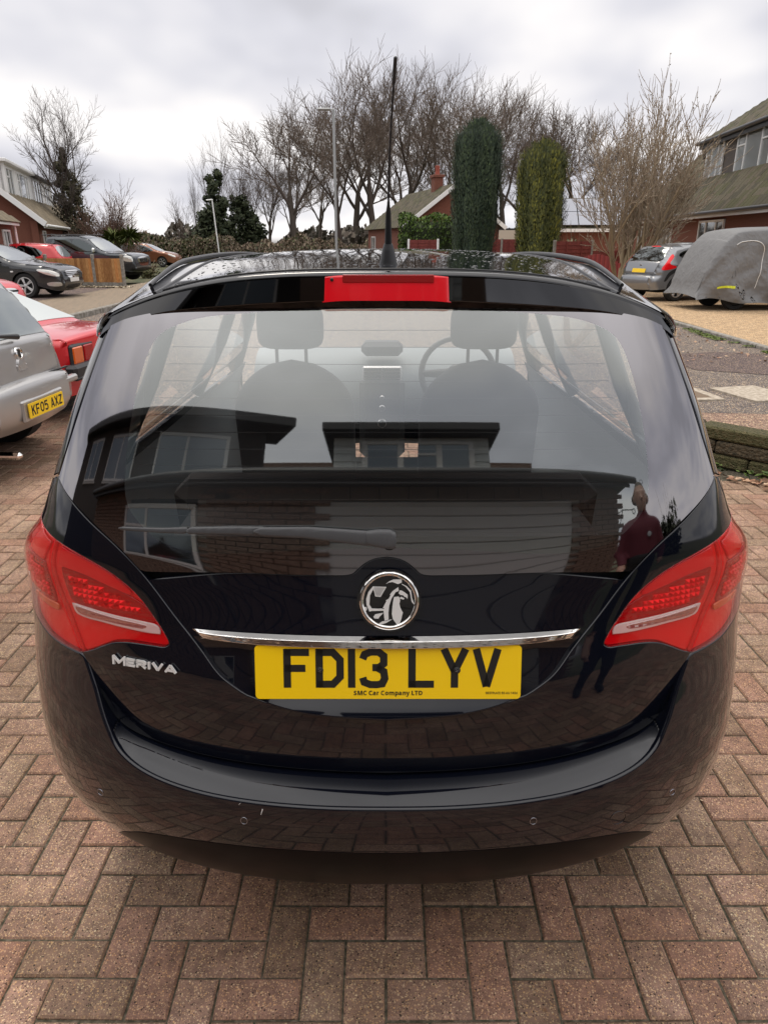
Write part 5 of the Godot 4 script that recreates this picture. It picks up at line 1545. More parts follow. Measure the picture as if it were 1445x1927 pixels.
func covered_vehicle() -> void:
	var t := thing("covered_vehicle", "van-shaped vehicle under a crumpled dark grey fabric cover", "covered vehicle", Vector3(10.2, 0.03, -19.35), deg_to_rad(4))
	var crease := NoiseTexture2D.new()
	crease.width = 512; crease.height = 512; crease.seamless = true
	var cn := noise(72, 0.011, 3); cn.fractal_type = FastNoiseLite.FRACTAL_RIDGED
	crease.noise = cn
	var cl := tri_map(mat("cover_cloth", Color.WHITE, 0.72), ntex(71, 0.02, lin(0.172, 0.174, 0.178), lin(0.188, 0.19, 0.193), 256, 3), 1.1, crease, 0.012, false)
	var f1 := noise(81, 0.9, 4)
	f1.fractal_type = FastNoiseLite.FRACTAL_RIDGED
	var f2 := noise(82, 2.4, 3)
	var prof := cr(V2([-2.56, 0.36, -2.48, 0.66, -2.30, 1.10, -2.02, 1.60, -1.82, 1.82, -1.66, 1.90, -0.9, 1.955, 1.0, 1.98, 2.6, 1.96, 3.1, 1.85, 3.3, 1.0, 3.35, 0.4]), 8, false)
	var mb := MB.new()
	var cloth := func(a: float, b: float) -> Vector3:
		# b runs across: near hem, up the near side, over, down the far side
		var i := a * (prof.size() - 1)
		var j := mini(int(i), prof.size() - 2)
		var p: Vector2 = prof[j].lerp(prof[j + 1], i - j)
		var hem := 0.22 + 0.06 * sin(p.x * 2.3 + 0.5) + 0.03 * sin(p.x * 5.1)
		var k := absf(b * 2 - 1)
		var sg := signf(b * 2 - 1)
		var w := 0.93 * (1.0 - 0.10 * pow(maxf(-p.x - 1.6, 0.0), 2.0))
		var q: Vector3
		var cap := 0.42
		if k < cap:
			var g := k / cap
			q = Vector3(p.x, p.y - 0.05 * g * g, sg * w * 0.86 * g)
		else:
			var g := (k - cap) / (1.0 - cap)
			var y0 := p.y - 0.05
			var e := minf(g * 5.0, 1.0)
			q = Vector3(p.x, lerpf(y0, minf(hem, y0 - 0.02), g), sg * w * (0.86 + 0.12 * sqrt(e) + 0.02 * g))
		var n := f1.get_noise_3d(q.x * 0.9 + q.y * 0.5, q.y * 0.55 - q.x * 0.25, q.z + 4.0) * 0.055 + f2.get_noise_3d(q.x * 0.3, q.y * 0.3, q.z * 0.3) * 0.05
		var drop := smoothstep(2.0, 0.4, q.y)
		n += 0.06 * drop * sin(q.x * 5.0 + 2.0 * sin(q.y * 3.0) + q.y * 4.5) + 0.022 * sin(q.x * 9.0 - q.y * 8.0 + 3.0 * f2.get_noise_2d(q.x * 0.4, q.y * 0.4)) * smoothstep(1.9, 1.5, q.y)
		return q + Vector3(-0.3 if a < 0.3 else 0.0, 0.15, sg if k > cap else 0.0) * n * (0.45 + 0.75 * drop)
	mb.grid(cloth, 130, 96, Vector3(0.3, 0.8, 0))
	obj("fabric_cover", mb, cl, t)
	mb = MB.new()
	var pts := PackedVector3Array()
	for q in cr(V2([4.35, 0.52, 4.9, 0.51, 5.5, 0.51, 5.80, 0.58, 5.78, 0.72, 5.72, 0.88]), 6, false): pts.append((cloth.call(q.x / 11.0, 0.5 + q.y * 0.5) as Vector3) + Vector3(0, 0.002, 0.008))
	var rd := PackedFloat32Array(); rd.resize(pts.size()); rd.fill(0.009)
	mb.tube(pts, rd, 5)
	obj("zip", mb, M.lamp_white, t)
	mb = MB.new()
	mb.grid(func(u: float, w: float) -> Vector3: return (cloth.call(lerpf(2.75, 4.9, u) / 11.0, 0.5 + lerpf(0.868, 0.89, w) * 0.5) as Vector3) + Vector3(-0.003, 0, 0.012), 16, 3, Vector3(0.3, 0.8, 0))
	obj("reflective_strip", mb, mat("hi_vis", lin(0.66, 0.72, 0.04), 0.5), t)
	mb = MB.new(); mb.box(Vector3(-2.13, 1.24, 0.35), Vector3(0.02, 0.08, 0.12), Basis(Vector3.BACK, -0.6), 0.004)
	obj("cloth_tag", mb, M.lamp_white, t)
	for z in [0.62, -0.62]:
		for x in [-1.45, 2.3]:
			mb = MB.new()
			mb.lathe([Vector2(0, 0.08), Vector2(0.2, 0.06), Vector2(0.22, 0.1), Vector2(0.30, 0.1), Vector2(0.32, 0.06), Vector2(0.32, -0.06), Vector2(0.30, -0.1), Vector2(0.0, -0.1)], Vector3(x, 0.32, z), Basis(Vector3.RIGHT, Vector3.BACK * signf(z), Vector3.UP), 28)
			obj("wheel", mb, M.rubber, t)
	mb = MB.new(); mb.box(Vector3(0.4, 0.5, 0), Vector3(4.6, 0.3, 1.15), Basis(), 0.05)
	obj("underbody", mb, M.void, t)

# ---- trees and shrubs ----
func grow(tr: MB, cr_: MB, p: Vector3, d: Vector3, l: float, r: float, lev: int, o: Dictionary) -> void:
	var last: int = o.levels
	var n := 4 if lev < 3 else 3
	var pts := PackedVector3Array([p])
	var rad := PackedFloat32Array([r])
	var dd := d
	for k in n:
		dd = (dd + Vector3(R(-1, 1), R(-1, 1), R(-1, 1)) * o.wob * (0.6 if lev == 0 else 1.0) + Vector3.UP * o.up * (0.3 if lev == last else 1.0)).normalized()
		pts.append(pts[k] + dd * l / n)
		rad.append(r * lerpf(1.0, 0.58 if lev < last else 0.5, float(k + 1) / n))
	var mb := tr if lev < 2 else cr_
	mb.col = o.bark.lerp(o.twig, clampf((lev - 1) / 3.0, 0, 1)) * R(0.85, 1.15)
	mb.tube(pts, rad, 7 if lev == 0 else (5 if lev < 3 else 3), false)
	if lev >= last: return
	var kids: int = o.kids[mini(lev, o.kids.size() - 1)]
	var side := R(0, TAU)
	for k in kids:
		var t := lerpf(o.from[mini(lev, o.from.size() - 1)], 1.0, (k + 0.6 * rng.randf()) / maxf(kids - 0.4, 1.0))
		if k == kids - 1: t = 1.0
		var x := clampf(t, 0, 1) * n
		var i := mini(int(x), n - 1)
		var at := pts[i].lerp(pts[i + 1], x - i)
		var rr := lerpf(rad[i], rad[i + 1], x - i)
		side += 2.4 + R(-0.5, 0.5)
		var ax := dd.cross(Vector3(cos(side), 0.13, sin(side))).normalized()
		var an: float = (R(o.open * 0.6, o.open * 1.25)) * (0.45 if k == kids - 1 else 1.0)
		var cd := (pts[i + 1] - pts[i]).normalized().rotated(ax, an)
		grow(tr, cr_, at, cd, l * o.shrink * R(0.75, 1.12), maxf(rr * (0.78 if k == kids - 1 else 0.62), o.thin), lev + 1, o)
func tree_meshes(sd: int, o: Dictionary) -> Array:
	rng.seed = sd
	var a := MB.new()
	var b := MB.new()
	for s in o.get("stems", 1):
		var g := R(0, TAU)
		var k: float = o.get("splay", 0.0) if o.get("stems", 1) > 1 else 0.03
		grow(a, b, Vector3(cos(g), 0, sin(g)) * 0.12 * (1 if o.get("stems", 1) > 1 else 0), Vector3(cos(g) * k, 1, sin(g) * k).normalized(), o.trunk * R(0.85, 1.15), o.radius * R(0.8, 1.1), 0, o)
	return [a.mesh(), b.mesh()]
func place_tree(called: String, label: String, meshes: Array, at: Vector3, h: float, group := "", turn := 0.0, wide := 1.0) -> Node3D:
	var t := thing(called, label, "tree", at, turn, group)
	var top: float = meshes[1].get_aabb().end.y * 0.925
	var k := h / top
	var a := inst("trunk", meshes[0], M.bark, t)
	var b := inst("crown", meshes[1], M.bark, t)
	for m in [a, b]: m.scale = Vector3(k * wide, k, k * wide)
	return t
func leaf_cloud(mb: MB, o: Vector3, r: Vector3, n: int, size: float, c0: Color, c1: Color, shell := 0.5, up := 0.0) -> void:
	for k in n:
		var d := Vector3(rng.randfn(), rng.randfn(), rng.randfn()).normalized()
		var p := o + d * r * lerpf(shell, 1.0, sqrt(rng.randf()))
		mb.col = c0.lerp(c1, rng.randf())
		var b := Basis(Vector3(R(-1, 1), R(-1, 1), R(-1, 1)).normalized(), R(0, TAU))
		var s := size * R(0.6, 1.4)
		var ax := b.x * s
		if up > 0: ax = (b.x * s).lerp(Vector3.UP * s, up)
		var bx := b.y * s * 0.55
		var nn := (d + b.z * 0.4).normalized()
		mb.face([p - ax, p + bx, p + ax, p - bx], nn)
func column_conifer(called: String, label: String, at: Vector3, h: float, r: float, sd: int, c0: Color, c1: Color) -> void:
	rng.seed = sd
	var t := thing(called, label, "conifer", at)
	var mb := MB.new()
	mb.col = Color(0.07, 0.05, 0.035)
	mb.tube(PackedVector3Array([Vector3.ZERO, Vector3(0, h * 0.9, 0)]), PackedFloat32Array([0.12, 0.03]), 7)
	obj("trunk", mb, M.leaf_tint, t)
	mb = MB.new()
	var ribs := []
	for k in 26: ribs.append([R(0, TAU), R(0.86, 1.06), R(0.9, 1.0)])
	var shape := func(y: float, g: float) -> float:
		var q := y / h
		var w := r * (0.80 + 0.24 * smoothstep(0.0, 0.55, q)) * pow(maxf(1.0 - pow(q, 24.0), 0.0), 0.5)
		return w * (1.0 + 0.085 * sin(g * 7.0 + 1.3 * sin(y * 0.9)) + 0.035 * sin(g * 15.0 + y * 0.7) + 0.03 * sin(y * 3.1 + g * 3.0))
	# inner mass
	mb.col = c0 * 0.8
	mb.grid(func(a: float, b: float) -> Vector3:
		var w: float = shape.call(b * h, a * TAU) * 0.84
		return Vector3(cos(a * TAU) * w, b * h, sin(a * TAU) * w), 40, 30, Vector3(0, h / 2, 0))
	for k in 21000:
		var g := R(0, TAU)
		var y := h * pow(rng.randf(), 0.9)
		var w: float = shape.call(y, g) * R(0.82, 1.0 + 0.09 * rng.randf() * rng.randf())
		if y > h * 0.93: w *= R(0.3, 1.0)
		var out := Vector3(cos(g), 0, sin(g))
		var p := out * w + Vector3(0, y + (0.28 * rng.randf() * rng.randf() if y > h * 0.9 else 0.0), 0)
		mb.col = c0.lerp(c1, rng.randf() * rng.randf() * (0.5 + 0.9 * (0.5 + 0.5 * sin(g * 7.0 + 1.3 * sin(y * 0.9)))))
		var l := R(0.06, 0.17) if k % 9 else R(0.14, 0.34)
		var up := (Vector3.UP + out * (R(0.05, 0.5) if k % 9 else R(0.1, 0.75)) + Vector3(R(-0.25, 0.25), 0, R(-0.25, 0.25))).normalized()
		var sd2 := up.cross(out).normalized() * R(0.012, 0.03)
		var nn := (out + Vector3(R(-0.4, 0.4), R(-0.1, 0.5), R(-0.4, 0.4))).normalized()
		mb.face([p - sd2, p + up * l * 0.5 - sd2 * 1.2, p + up * l, p + up * l * 0.5 + sd2 * 1.2], nn)
	obj("crown", mb, M.leaf_tint, t)
func shrub(called: String, label: String, cat: String, at: Vector3, r: Vector3, n: int, size: float, c0: Color, c1: Color, sd: int, twigs := 0, lumps := 9) -> Node3D:
	rng.seed = sd
	var t := thing(called, label, cat, at)
	var mb := MB.new()
	for k in lumps:
		var d := Vector3(R(-1, 1), R(0.1, 1.6), R(-1, 1)) * r * 0.55
		leaf_cloud(mb, d, r * R(0.35, 0.6), n / lumps, size, c0, c1, 0.3)
	obj("foliage", mb, M.leaf_tint, t)
	mb = MB.new()
	mb.col = Color(0.09, 0.065, 0.045)
	for k in maxi(twigs, 5):
		var g := R(0, TAU)
		var e := Vector3(cos(g) * r.x * R(0.2, 1.1), r.y * R(0.9, 1.9), sin(g) * r.z * R(0.2, 1.1))
		mb.col = Color(0.10, 0.07, 0.045).lerp(Color(0.22, 0.16, 0.10), rng.randf())
		mb.tube(PackedVector3Array([Vector3(cos(g) * 0.05, 0, sin(g) * 0.05), e * 0.5 + Vector3(0, 0.1 * r.y, 0), e]), PackedFloat32Array([0.02, 0.013, 0.006]), 3, false)
	obj("stems", mb, M.leaf_tint, t)
	return t

func make_plants() -> void:
	var bk := mat("bark", Color.WHITE, 0.9)
	bk.vertex_color_use_as_albedo = true
	var dark := Color(0.080, 0.062, 0.050)
	var brown := Color(0.165, 0.126, 0.10)
	var tall := {"levels": 6, "kids": [4, 3, 3, 4, 4, 4], "from": [0.5, 0.4, 0.3, 0.2, 0.1], "open": 0.60, "shrink": 0.735, "wob": 0.13, "up": 0.06, "trunk": 6.0, "radius": 0.36, "thin": 0.018, "bark": dark, "twig": brown}
	var ms := []
	for k in 4:
		var o: Dictionary = tall.duplicate()
		o.open = [0.56, 0.64, 0.52, 0.60][k]; o.trunk = [6.2, 5.0, 7.0, 5.6][k]
		ms.append(tree_meshes(100 + k, o))
	# the line of tall bare trees beyond the road: trunk pixel, top pixel, metres, mesh, spread
	var rowt := [
		[560, 195, 74, 1, 1.0, "leaning tall bare tree at the left end of the tallest row"],
		[642, 150, 78, 0, 1.0, "bare tree with forked trunk right behind the street lamp pole"],
		[708, 106, 80, 2, 0.95, "tallest bare tree, just left of the car aerial"],
		[770, 135, 84, 3, 0.85, "bare tree just right of the car aerial, behind the chimney bungalow"],
		[826, 150, 90, 1, 0.8, "slim bare tree above the bungalow chimney"],
		[880, 116, 82, 0, 1.0, "wide bare tree rising behind the dark green column conifer"],
		[948, 165, 86, 2, 0.95, "bare tree between the two column conifers"],
		[1012, 205, 88, 3, 0.9, "lower bare tree rising behind the golden column conifer"],
		[1072, 196, 90, 1, 1.0, "bare tree right of the golden column conifer, behind the solar roof"],
		[1130, 240, 95, 0, 0.9, "faint bare tree far behind the many-stemmed bush tree"],
		[670, 190, 104, 1, 1.0, "pale bare tree far behind, filling the gap right of the lamp pole"],
		[745, 205, 108, 2, 1.0, "pale bare tree far behind the car aerial"],
		[850, 190, 110, 3, 1.0, "pale bare tree far behind, left of the dark column conifer"],
		[980, 235, 108, 1, 1.1, "pale bare tree far behind, between the column conifers' tops"],
		[545, 290, 104, 0, 1.0, "pale low bare tree far behind the leaning tree"],
		[600, 250, 92, 3, 0.8, "slender bare tree between the leaning tree and the lamp pole"],
		[508, 300, 80, 2, 0.9, "small bare tree leaning left at the end of the row"],
	]
	for k in rowt.size():
		var q: Array = rowt[k]
		var p := px(q[0], 452, q[2])
		var t := place_tree("bare_tree", q[5], ms[q[3]], Vector3(p.x, -0.03, p.z), px(q[0], q[1], q[2]).y, "tall bare trees beyond the road", k * 1.7, q[4] * 1.1)
		if k == 0 or k == rowt.size() - 1: t.rotation.z = 0.10
	# left group: bare crowns above ivy
	var light := {"levels": 5, "kids": [5, 4, 4, 3, 3], "from": [0.35, 0.25, 0.2, 0.2], "open": 0.5, "shrink": 0.68, "wob": 0.13, "up": 0.06, "trunk": 6.0, "radius": 0.26, "thin": 0.016, "bark": dark, "twig": Color(0.13, 0.10, 0.085)}
	var ml := [tree_meshes(201, light), tree_meshes(202, light)]
	var lg := [[412, 242, 72, 0, 0.75, "bare tree with ivy-clad trunk, tallest of the left roadside clump"], [452, 285, 76, 1, 0.8, "bare tree with ivy at its foot, right of the ivy-clad trunk"], [480, 300, 80, 0, 0.8, "plain bare tree at the right side of the left roadside clump"], [372, 322, 74, 1, 0.35, "thin bare stem left of the ivy-clad trunk"], [338, 365, 78, 0, 1.1, "small round bare tree left of the thin stem"]]
	for q in lg:
		var p := px(q[0], 452, q[2])
		place_tree("bare_tree", q[5], ml[q[3]], Vector3(p.x, -0.03, p.z), px(q[0], q[1], q[2]).y, "bare trees of the left clump", q[0] * 0.1, q[4])
	var g0 := Color(0.016, 0.026, 0.010)
	var g1 := Color(0.05, 0.062, 0.022)
	for q in [[414, 325, 430, 71, 1.3, 2600, "dense dark ivy clothing the trunk of the left clump's tallest tree"], [455, 370, 445, 74, 1.5, 1800, "dark ivy mass right of the thicker ivy trunk"], [398, 395, 450, 70, 1.6, 1500, "broad dark ivy mound at the foot of the left clump"], [478, 405, 450, 74, 1.2, 1100, "smallest dark ivy mound at the right of the left clump"]]:
		rng.seed = int(q[0])
		var p := px(q[0], 452, q[3])
		var top := px(q[0], q[1], q[3]).y
		var mb := MB.new()
		var lumps := 46
		for k in lumps:
			var f := (k + rng.randf()) / lumps
			var w: float = q[4] * lerpf(1.9, 0.55, f)
			var g := R(0, TAU)
			leaf_cloud(mb, Vector3(cos(g) * w * R(0.2, 0.8), top * f, sin(g) * w * R(0.2, 0.8)), Vector3(1, R(0.8, 1.6), 1) * w * R(0.25, 0.55), int(q[5] * 2.2) / lumps, 0.15, g0, g1, 0.1)
		var o := obj("ivy", mb, M.leaf_tint)
		o.position = Vector3(p.x, 0, p.z)
		tag(o, q[6], "ivy", "ivy on the left clump")
	# big ivy tree behind the left house
	var p := px(137, 452, 45)
	var big := {"levels": 6, "kids": [7, 5, 4, 4, 4, 3], "from": [0.42, 0.25, 0.2, 0.2], "open": 0.66, "shrink": 0.60, "wob": 0.14, "up": 0.05, "trunk": 7.0, "radius": 0.30, "thin": 0.011, "bark": dark, "twig": Color(0.10, 0.08, 0.07)}
	place_tree("ivy_tree", "tall bare-crowned tree with ivy trunk behind the left house", tree_meshes(301, big), Vector3(p.x, 0, p.z), px(137, 186, 45).y, "", 0.6, 0.78)
	rng.seed = 302
	var im := MB.new()
	for k in 60:
		var f := (k + rng.randf()) / 60.0
		var w := lerpf(2.0, 0.32, pow(f, 0.8))
		var g := R(0, TAU)
		leaf_cloud(im, Vector3(lerpf(0.6, -0.1, f) + cos(g) * w * R(0.2, 0.85), 6.3 * f + 0.2, sin(g) * w * 0.6), Vector3(1, R(0.8, 1.8), 1) * w * R(0.22, 0.5), 260, 0.06, Color(0.028, 0.030, 0.013), Color(0.10, 0.085, 0.042), 0.4)
	var iv := obj("ivy", im, M.leaf_tint)
	iv.position = Vector3(p.x, 0, p.z)
	tag(iv, "brownish ivy thickening the trunk of the tree behind the left house", "ivy")
	for q in [[200, 345, 42, 0.8, "russet twiggy bush tree right of the ivy trunk"], [222, 395, 48, 0.9, "small russet twiggy bush at the end of the left gardens"]]:
		var bq := {"levels": 5, "kids": [5, 4, 4, 3, 3], "from": [0.2, 0.2, 0.15], "open": 0.6, "shrink": 0.72, "wob": 0.16, "up": 0.04, "trunk": 1.6, "radius": 0.10, "thin": 0.009, "stems": 4, "splay": 0.45, "bark": Color(0.09, 0.06, 0.045), "twig": Color(0.16, 0.095, 0.07)}
		p = px(q[0], 452, q[2])
		place_tree("bush_tree", q[4], tree_meshes(int(q[0]), bq), Vector3(p.x, 0, p.z), px(q[0], q[1], q[2]).y, "", 0.0, q[3])
	# magnolia-like many-stemmed tree on the right
	var mg := {"levels": 6, "kids": [4, 3, 3, 3, 3, 2], "from": [0.25, 0.22, 0.18, 0.15], "open": 0.50, "shrink": 0.73, "wob": 0.15, "up": 0.085, "trunk": 2.0, "radius": 0.085, "thin": 0.0085, "stems": 6, "splay": 0.62, "bark": Color(0.27, 0.205, 0.125), "twig": Color(0.32, 0.25, 0.18)}
	p = px(1172, 452, 24.5)
	var mt := place_tree("many_stemmed_tree", "pale bare many-stemmed tree in front of the red fences, beside the grey crossover", tree_meshes(404, mg), Vector3(p.x, 0, p.z), px(1180, 145, 24.5).y, "", 0.4, 0.92)
	rng.seed = 405
	var bud := MB.new()
	var crown: MeshInstance3D = mt.get_node("crown")
	var arr: PackedVector3Array = (crown.mesh as ArrayMesh).surface_get_arrays(0)[Mesh.ARRAY_VERTEX]
	for k in 5200:
		var v: Vector3 = arr[rng.randi() % arr.size()]
		bud.col = Color(0.42, 0.36, 0.27).lerp(Color(0.24, 0.20, 0.12), rng.randf())
		leaf_cloud(bud, v * crown.scale, Vector3.ONE * 0.02, 1, 0.026, bud.col, bud.col)
	obj("buds", bud, M.leaf_tint, mt)
	# column conifers
	p = px(892, 452, 32)
	column_conifer("column_conifer", "tall dark green column conifer, left of the pair", Vector3(p.x, 0, p.z), px(892, 237, 32).y, 0.96, 501, Color(0.014, 0.028, 0.012), Color(0.055, 0.085, 0.03))
	p = px(1012, 452, 30)
	column_conifer("column_conifer", "shorter yellow-green column conifer, right of the pair", Vector3(p.x, 0, p.z), px(1012, 277, 30).y, 0.88, 502, Color(0.035, 0.045, 0.008), Color(0.20, 0.19, 0.02))
	# hedge, shrubs, rough growth
	rng.seed = 601
	var hd := thing("clipped_hedge", "bright green soft conifer hedge left of the dark column conifer", "hedge", px(806, 452, 38) * Vector3(1, 0, 1))
	var hm := MB.new()
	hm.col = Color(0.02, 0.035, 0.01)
	hm.box(Vector3(0, 1.3, 0), Vector3(2.7, 2.5, 1.3), Basis(), 0.3)
	for k in 9000:
		var q := Vector3(R(-1.5, 1.5), R(0.1, 2.85), R(-0.3, 0.85))
		if q.z < 0.5 and q.y < 2.4 and absf(q.x) < 1.3: continue
		q.y += 0.12 * sin(q.x * 4.0)
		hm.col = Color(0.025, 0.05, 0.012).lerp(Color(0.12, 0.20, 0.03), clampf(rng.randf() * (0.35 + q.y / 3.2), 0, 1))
		leaf_cloud(hm, q, Vector3.ONE * 0.03, 1, 0.08, hm.col, hm.col, 0.2, 0.4)
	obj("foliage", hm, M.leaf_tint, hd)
	var spots := [
		["pampas_clump", "straw-coloured dry grass clump at the foot of the dark column conifer", "shrub", 852, 34, Vector3(0.95, 0.62, 0.5), 700, 0.10, Color(0.25, 0.17, 0.10), Color(0.46, 0.34, 0.21), 90],
		["olive_shrub", "pale olive feathery shrub behind the many-stemmed tree", "shrub", 1085, 33, Vector3(1.05, 1.35, 0.9), 2600, 0.07, Color(0.10, 0.11, 0.05), Color(0.30, 0.29, 0.18), 30],
		["dark_holly", "dark glossy evergreen shrub over the red fence, right of the golden conifer", "shrub", 1068, 36, Vector3(1.0, 0.95, 0.8), 1900, 0.07, Color(0.008, 0.018, 0.012), Color(0.03, 0.05, 0.03), 6],
		["low_shrub", "light green shrub at the foot of the golden column conifer", "shrub", 1038, 27, Vector3(0.55, 0.48, 0.45), 900, 0.06, Color(0.05, 0.08, 0.015), Color(0.20, 0.24, 0.06), 8],
		["garden_shrub", "yellowish low shrub below the street lamp pole", "shrub", 585, 46, Vector3(1.1, 0.55, 0.7), 900, 0.09, Color(0.12, 0.11, 0.02), Color(0.34, 0.30, 0.07), 8],
		["garden_shrub", "green low shrub beside the aerial's foot, left of the hedge", "shrub", 735, 40, Vector3(0.7, 0.6, 0.6), 800, 0.08, Color(0.08, 0.09, 0.02), Color(0.22, 0.22, 0.07), 8],
		["white_flowered_shrub", "rounded green shrub with white flowers before the left brick gable", "shrub", 62, 28, Vector3(0.62, 0.72, 0.6), 1500, 0.07, Color(0.035, 0.06, 0.015), Color(0.13, 0.17, 0.05), 8],
		["green_shrub", "deep green rounded shrub beside the pickup truck's bonnet", "shrub", 207, 36, Vector3(0.95, 0.62, 0.8), 1300, 0.08, Color(0.02, 0.05, 0.008), Color(0.08, 0.14, 0.025), 6],
		["russet_shrub", "russet twiggy shrub between the left house and the palm", "shrub", 188, 40, Vector3(1.0, 1.0, 0.8), 500, 0.09, Color(0.12, 0.06, 0.035), Color(0.22, 0.12, 0.08), 140],
		["yellow_plant", "small bright yellow-green plant by the gravel right of the fence end", "plant", 302, 33, Vector3(0.32, 0.20, 0.3), 300, 0.06, Color(0.25, 0.26, 0.02), Color(0.48, 0.46, 0.05), 6],
		["garden_plant", "loose grey-green plant in front of the bronze estate car", "plant", 272, 36, Vector3(0.7, 0.45, 0.5), 450, 0.06, Color(0.07, 0.08, 0.03), Color(0.22, 0.20, 0.10), 60],
		["evergreen_tree", "dark evergreen tree showing above the right house's roof end", "tree", 1369, 52, Vector3(1.6, 4.6, 1.5), 5200, 0.16, Color(0.010, 0.018, 0.008), Color(0.045, 0.055, 0.02), 10],
	]
	for k in spots.size():
		var q: Array = spots[k]
		var s := px(q[3], 452, q[4]) * Vector3(1, 0, 1)
		shrub(q[0], q[1], q[2], s, q[5], q[6], q[7], q[8], q[9], 700 + k, q[10], 14 if k != 11 else 26)
	rng.seed = 750
	var fl := MB.new()
	var fs := px(62, 452, 28) * Vector3(1, 0, 1)
	for k in 9:
		fl.ball(fs + Vector3(R(-0.5, 0.5), R(0.6, 1.35), R(0.3, 0.62)), Vector3(0.05, 0.05, 0.04), 4)
	tag(stuff(obj("white_flowers", fl, M.lamp_white)), "scattered white flowers on the rounded shrub before the left gable", "flowers")
	# cabbage palm
	rng.seed = 760
	p = px(243, 452, 40) * Vector3(1, 0, 1)
	var pt := thing("cabbage_palm", "spiky cabbage palm by the end of the left gardens", "palm", p)
	var pm := MB.new()
	pm.col = Color(0.13, 0.09, 0.06)
	var heads := [Vector3(0.05, 1.85, 0), Vector3(-0.75, 1.75, 0.1)]
	for hpos in heads: pm.tube(PackedVector3Array([Vector3(-0.3, 0, 0), Vector3(lerpf(-0.3, hpos.x, 0.6), 0.9, 0), hpos]), PackedFloat32Array([0.09, 0.07, 0.06]), 6)
	obj("trunk", pm, M.leaf_tint, pt)
	pm = MB.new()
	for hpos in heads:
		for k in 150:
			var d := Vector3(rng.randfn(), rng.randfn() * 0.7 + 0.45, rng.randfn()).normalized()
			pm.col = Color(0.06, 0.09, 0.02).lerp(Color(0.19, 0.22, 0.06), rng.randf())
			var w := d.cross(Vector3.UP).normalized() * 0.028
			var l := R(0.5, 0.85)
			var m1: Vector3 = hpos + d * l * 0.6
			var e: Vector3 = hpos + d * l + Vector3(0, -0.12, 0)
			pm.face([hpos - w * 0.5, m1 - w, e, m1 + w], (Vector3.UP + d * 0.3).normalized())
	obj("leaves", pm, M.leaf_tint, pt)
	# hedgerow and undergrowth beyond the road: one mass
	rng.seed = 800
	var un := MB.new()
	for k in 42000:
		var u := R(200, 700)
		if k < 14000: u = R(205, 420)
		var d := R(60, 72)
		var q := px(u, 452, d) * Vector3(1, 0, 1)
		var top := 1.1 + 1.3 * (0.5 + 0.5 * noise_at(u * 0.021)) + (0.5 if u < 330 else 0.0)
		q.y = top * pow(rng.randf(), 1.2)
		var green := rng.randf() < (0.45 if u < 420 else 0.18)
		un.col = Color(0.03, 0.04, 0.012).lerp(Color(0.085, 0.085, 0.03), rng.randf()) if green else Color(0.09, 0.065, 0.042).lerp(Color(0.25, 0.185, 0.13), rng.randf())
		leaf_cloud(un, q, Vector3.ONE * 0.1, 1, 0.12, un.col, un.col, 0.2, 0.6 if not green else 0.0)
	stuff(obj("hedgerow", un, M.leaf_tint))
	un = MB.new()
	for k in 7000:
		var u := R(150, 1100)
		var d := R(100, 125)
		var q := px(u, 452, d) * Vector3(1, 0, 1)
		q.y = (2.6 + 1.6 * noise_at(u * 0.013)) * rng.randf()
		un.col = Color(0.06, 0.055, 0.04).lerp(Color(0.15, 0.12, 0.095), rng.randf())
		leaf_cloud(un, q, Vector3.ONE * 0.2, 1, 0.6, un.col, un.col, 0.2, 0.4)
	stuff(obj("far_thicket", un, M.leaf_tint))
	# grass verge beyond the road
	var vg := MB.new()
	for k in 5000:
		var u := R(300, 700)
		var q := px(u, 452, R(56, 62)) * Vector3(1, 0, 1)
		vg.col = Color(0.05, 0.09, 0.012).lerp(Color(0.16, 0.18, 0.05), rng.randf())
		vg.face([q, q + Vector3(R(-0.1, 0.1), R(0.1, 0.3), 0), q + Vector3(0.12, 0.0, 0)], Vector3(0, 0.6, 0.8).normalized())
	stuff(obj("verge_grass", vg, M.leaf_tint))

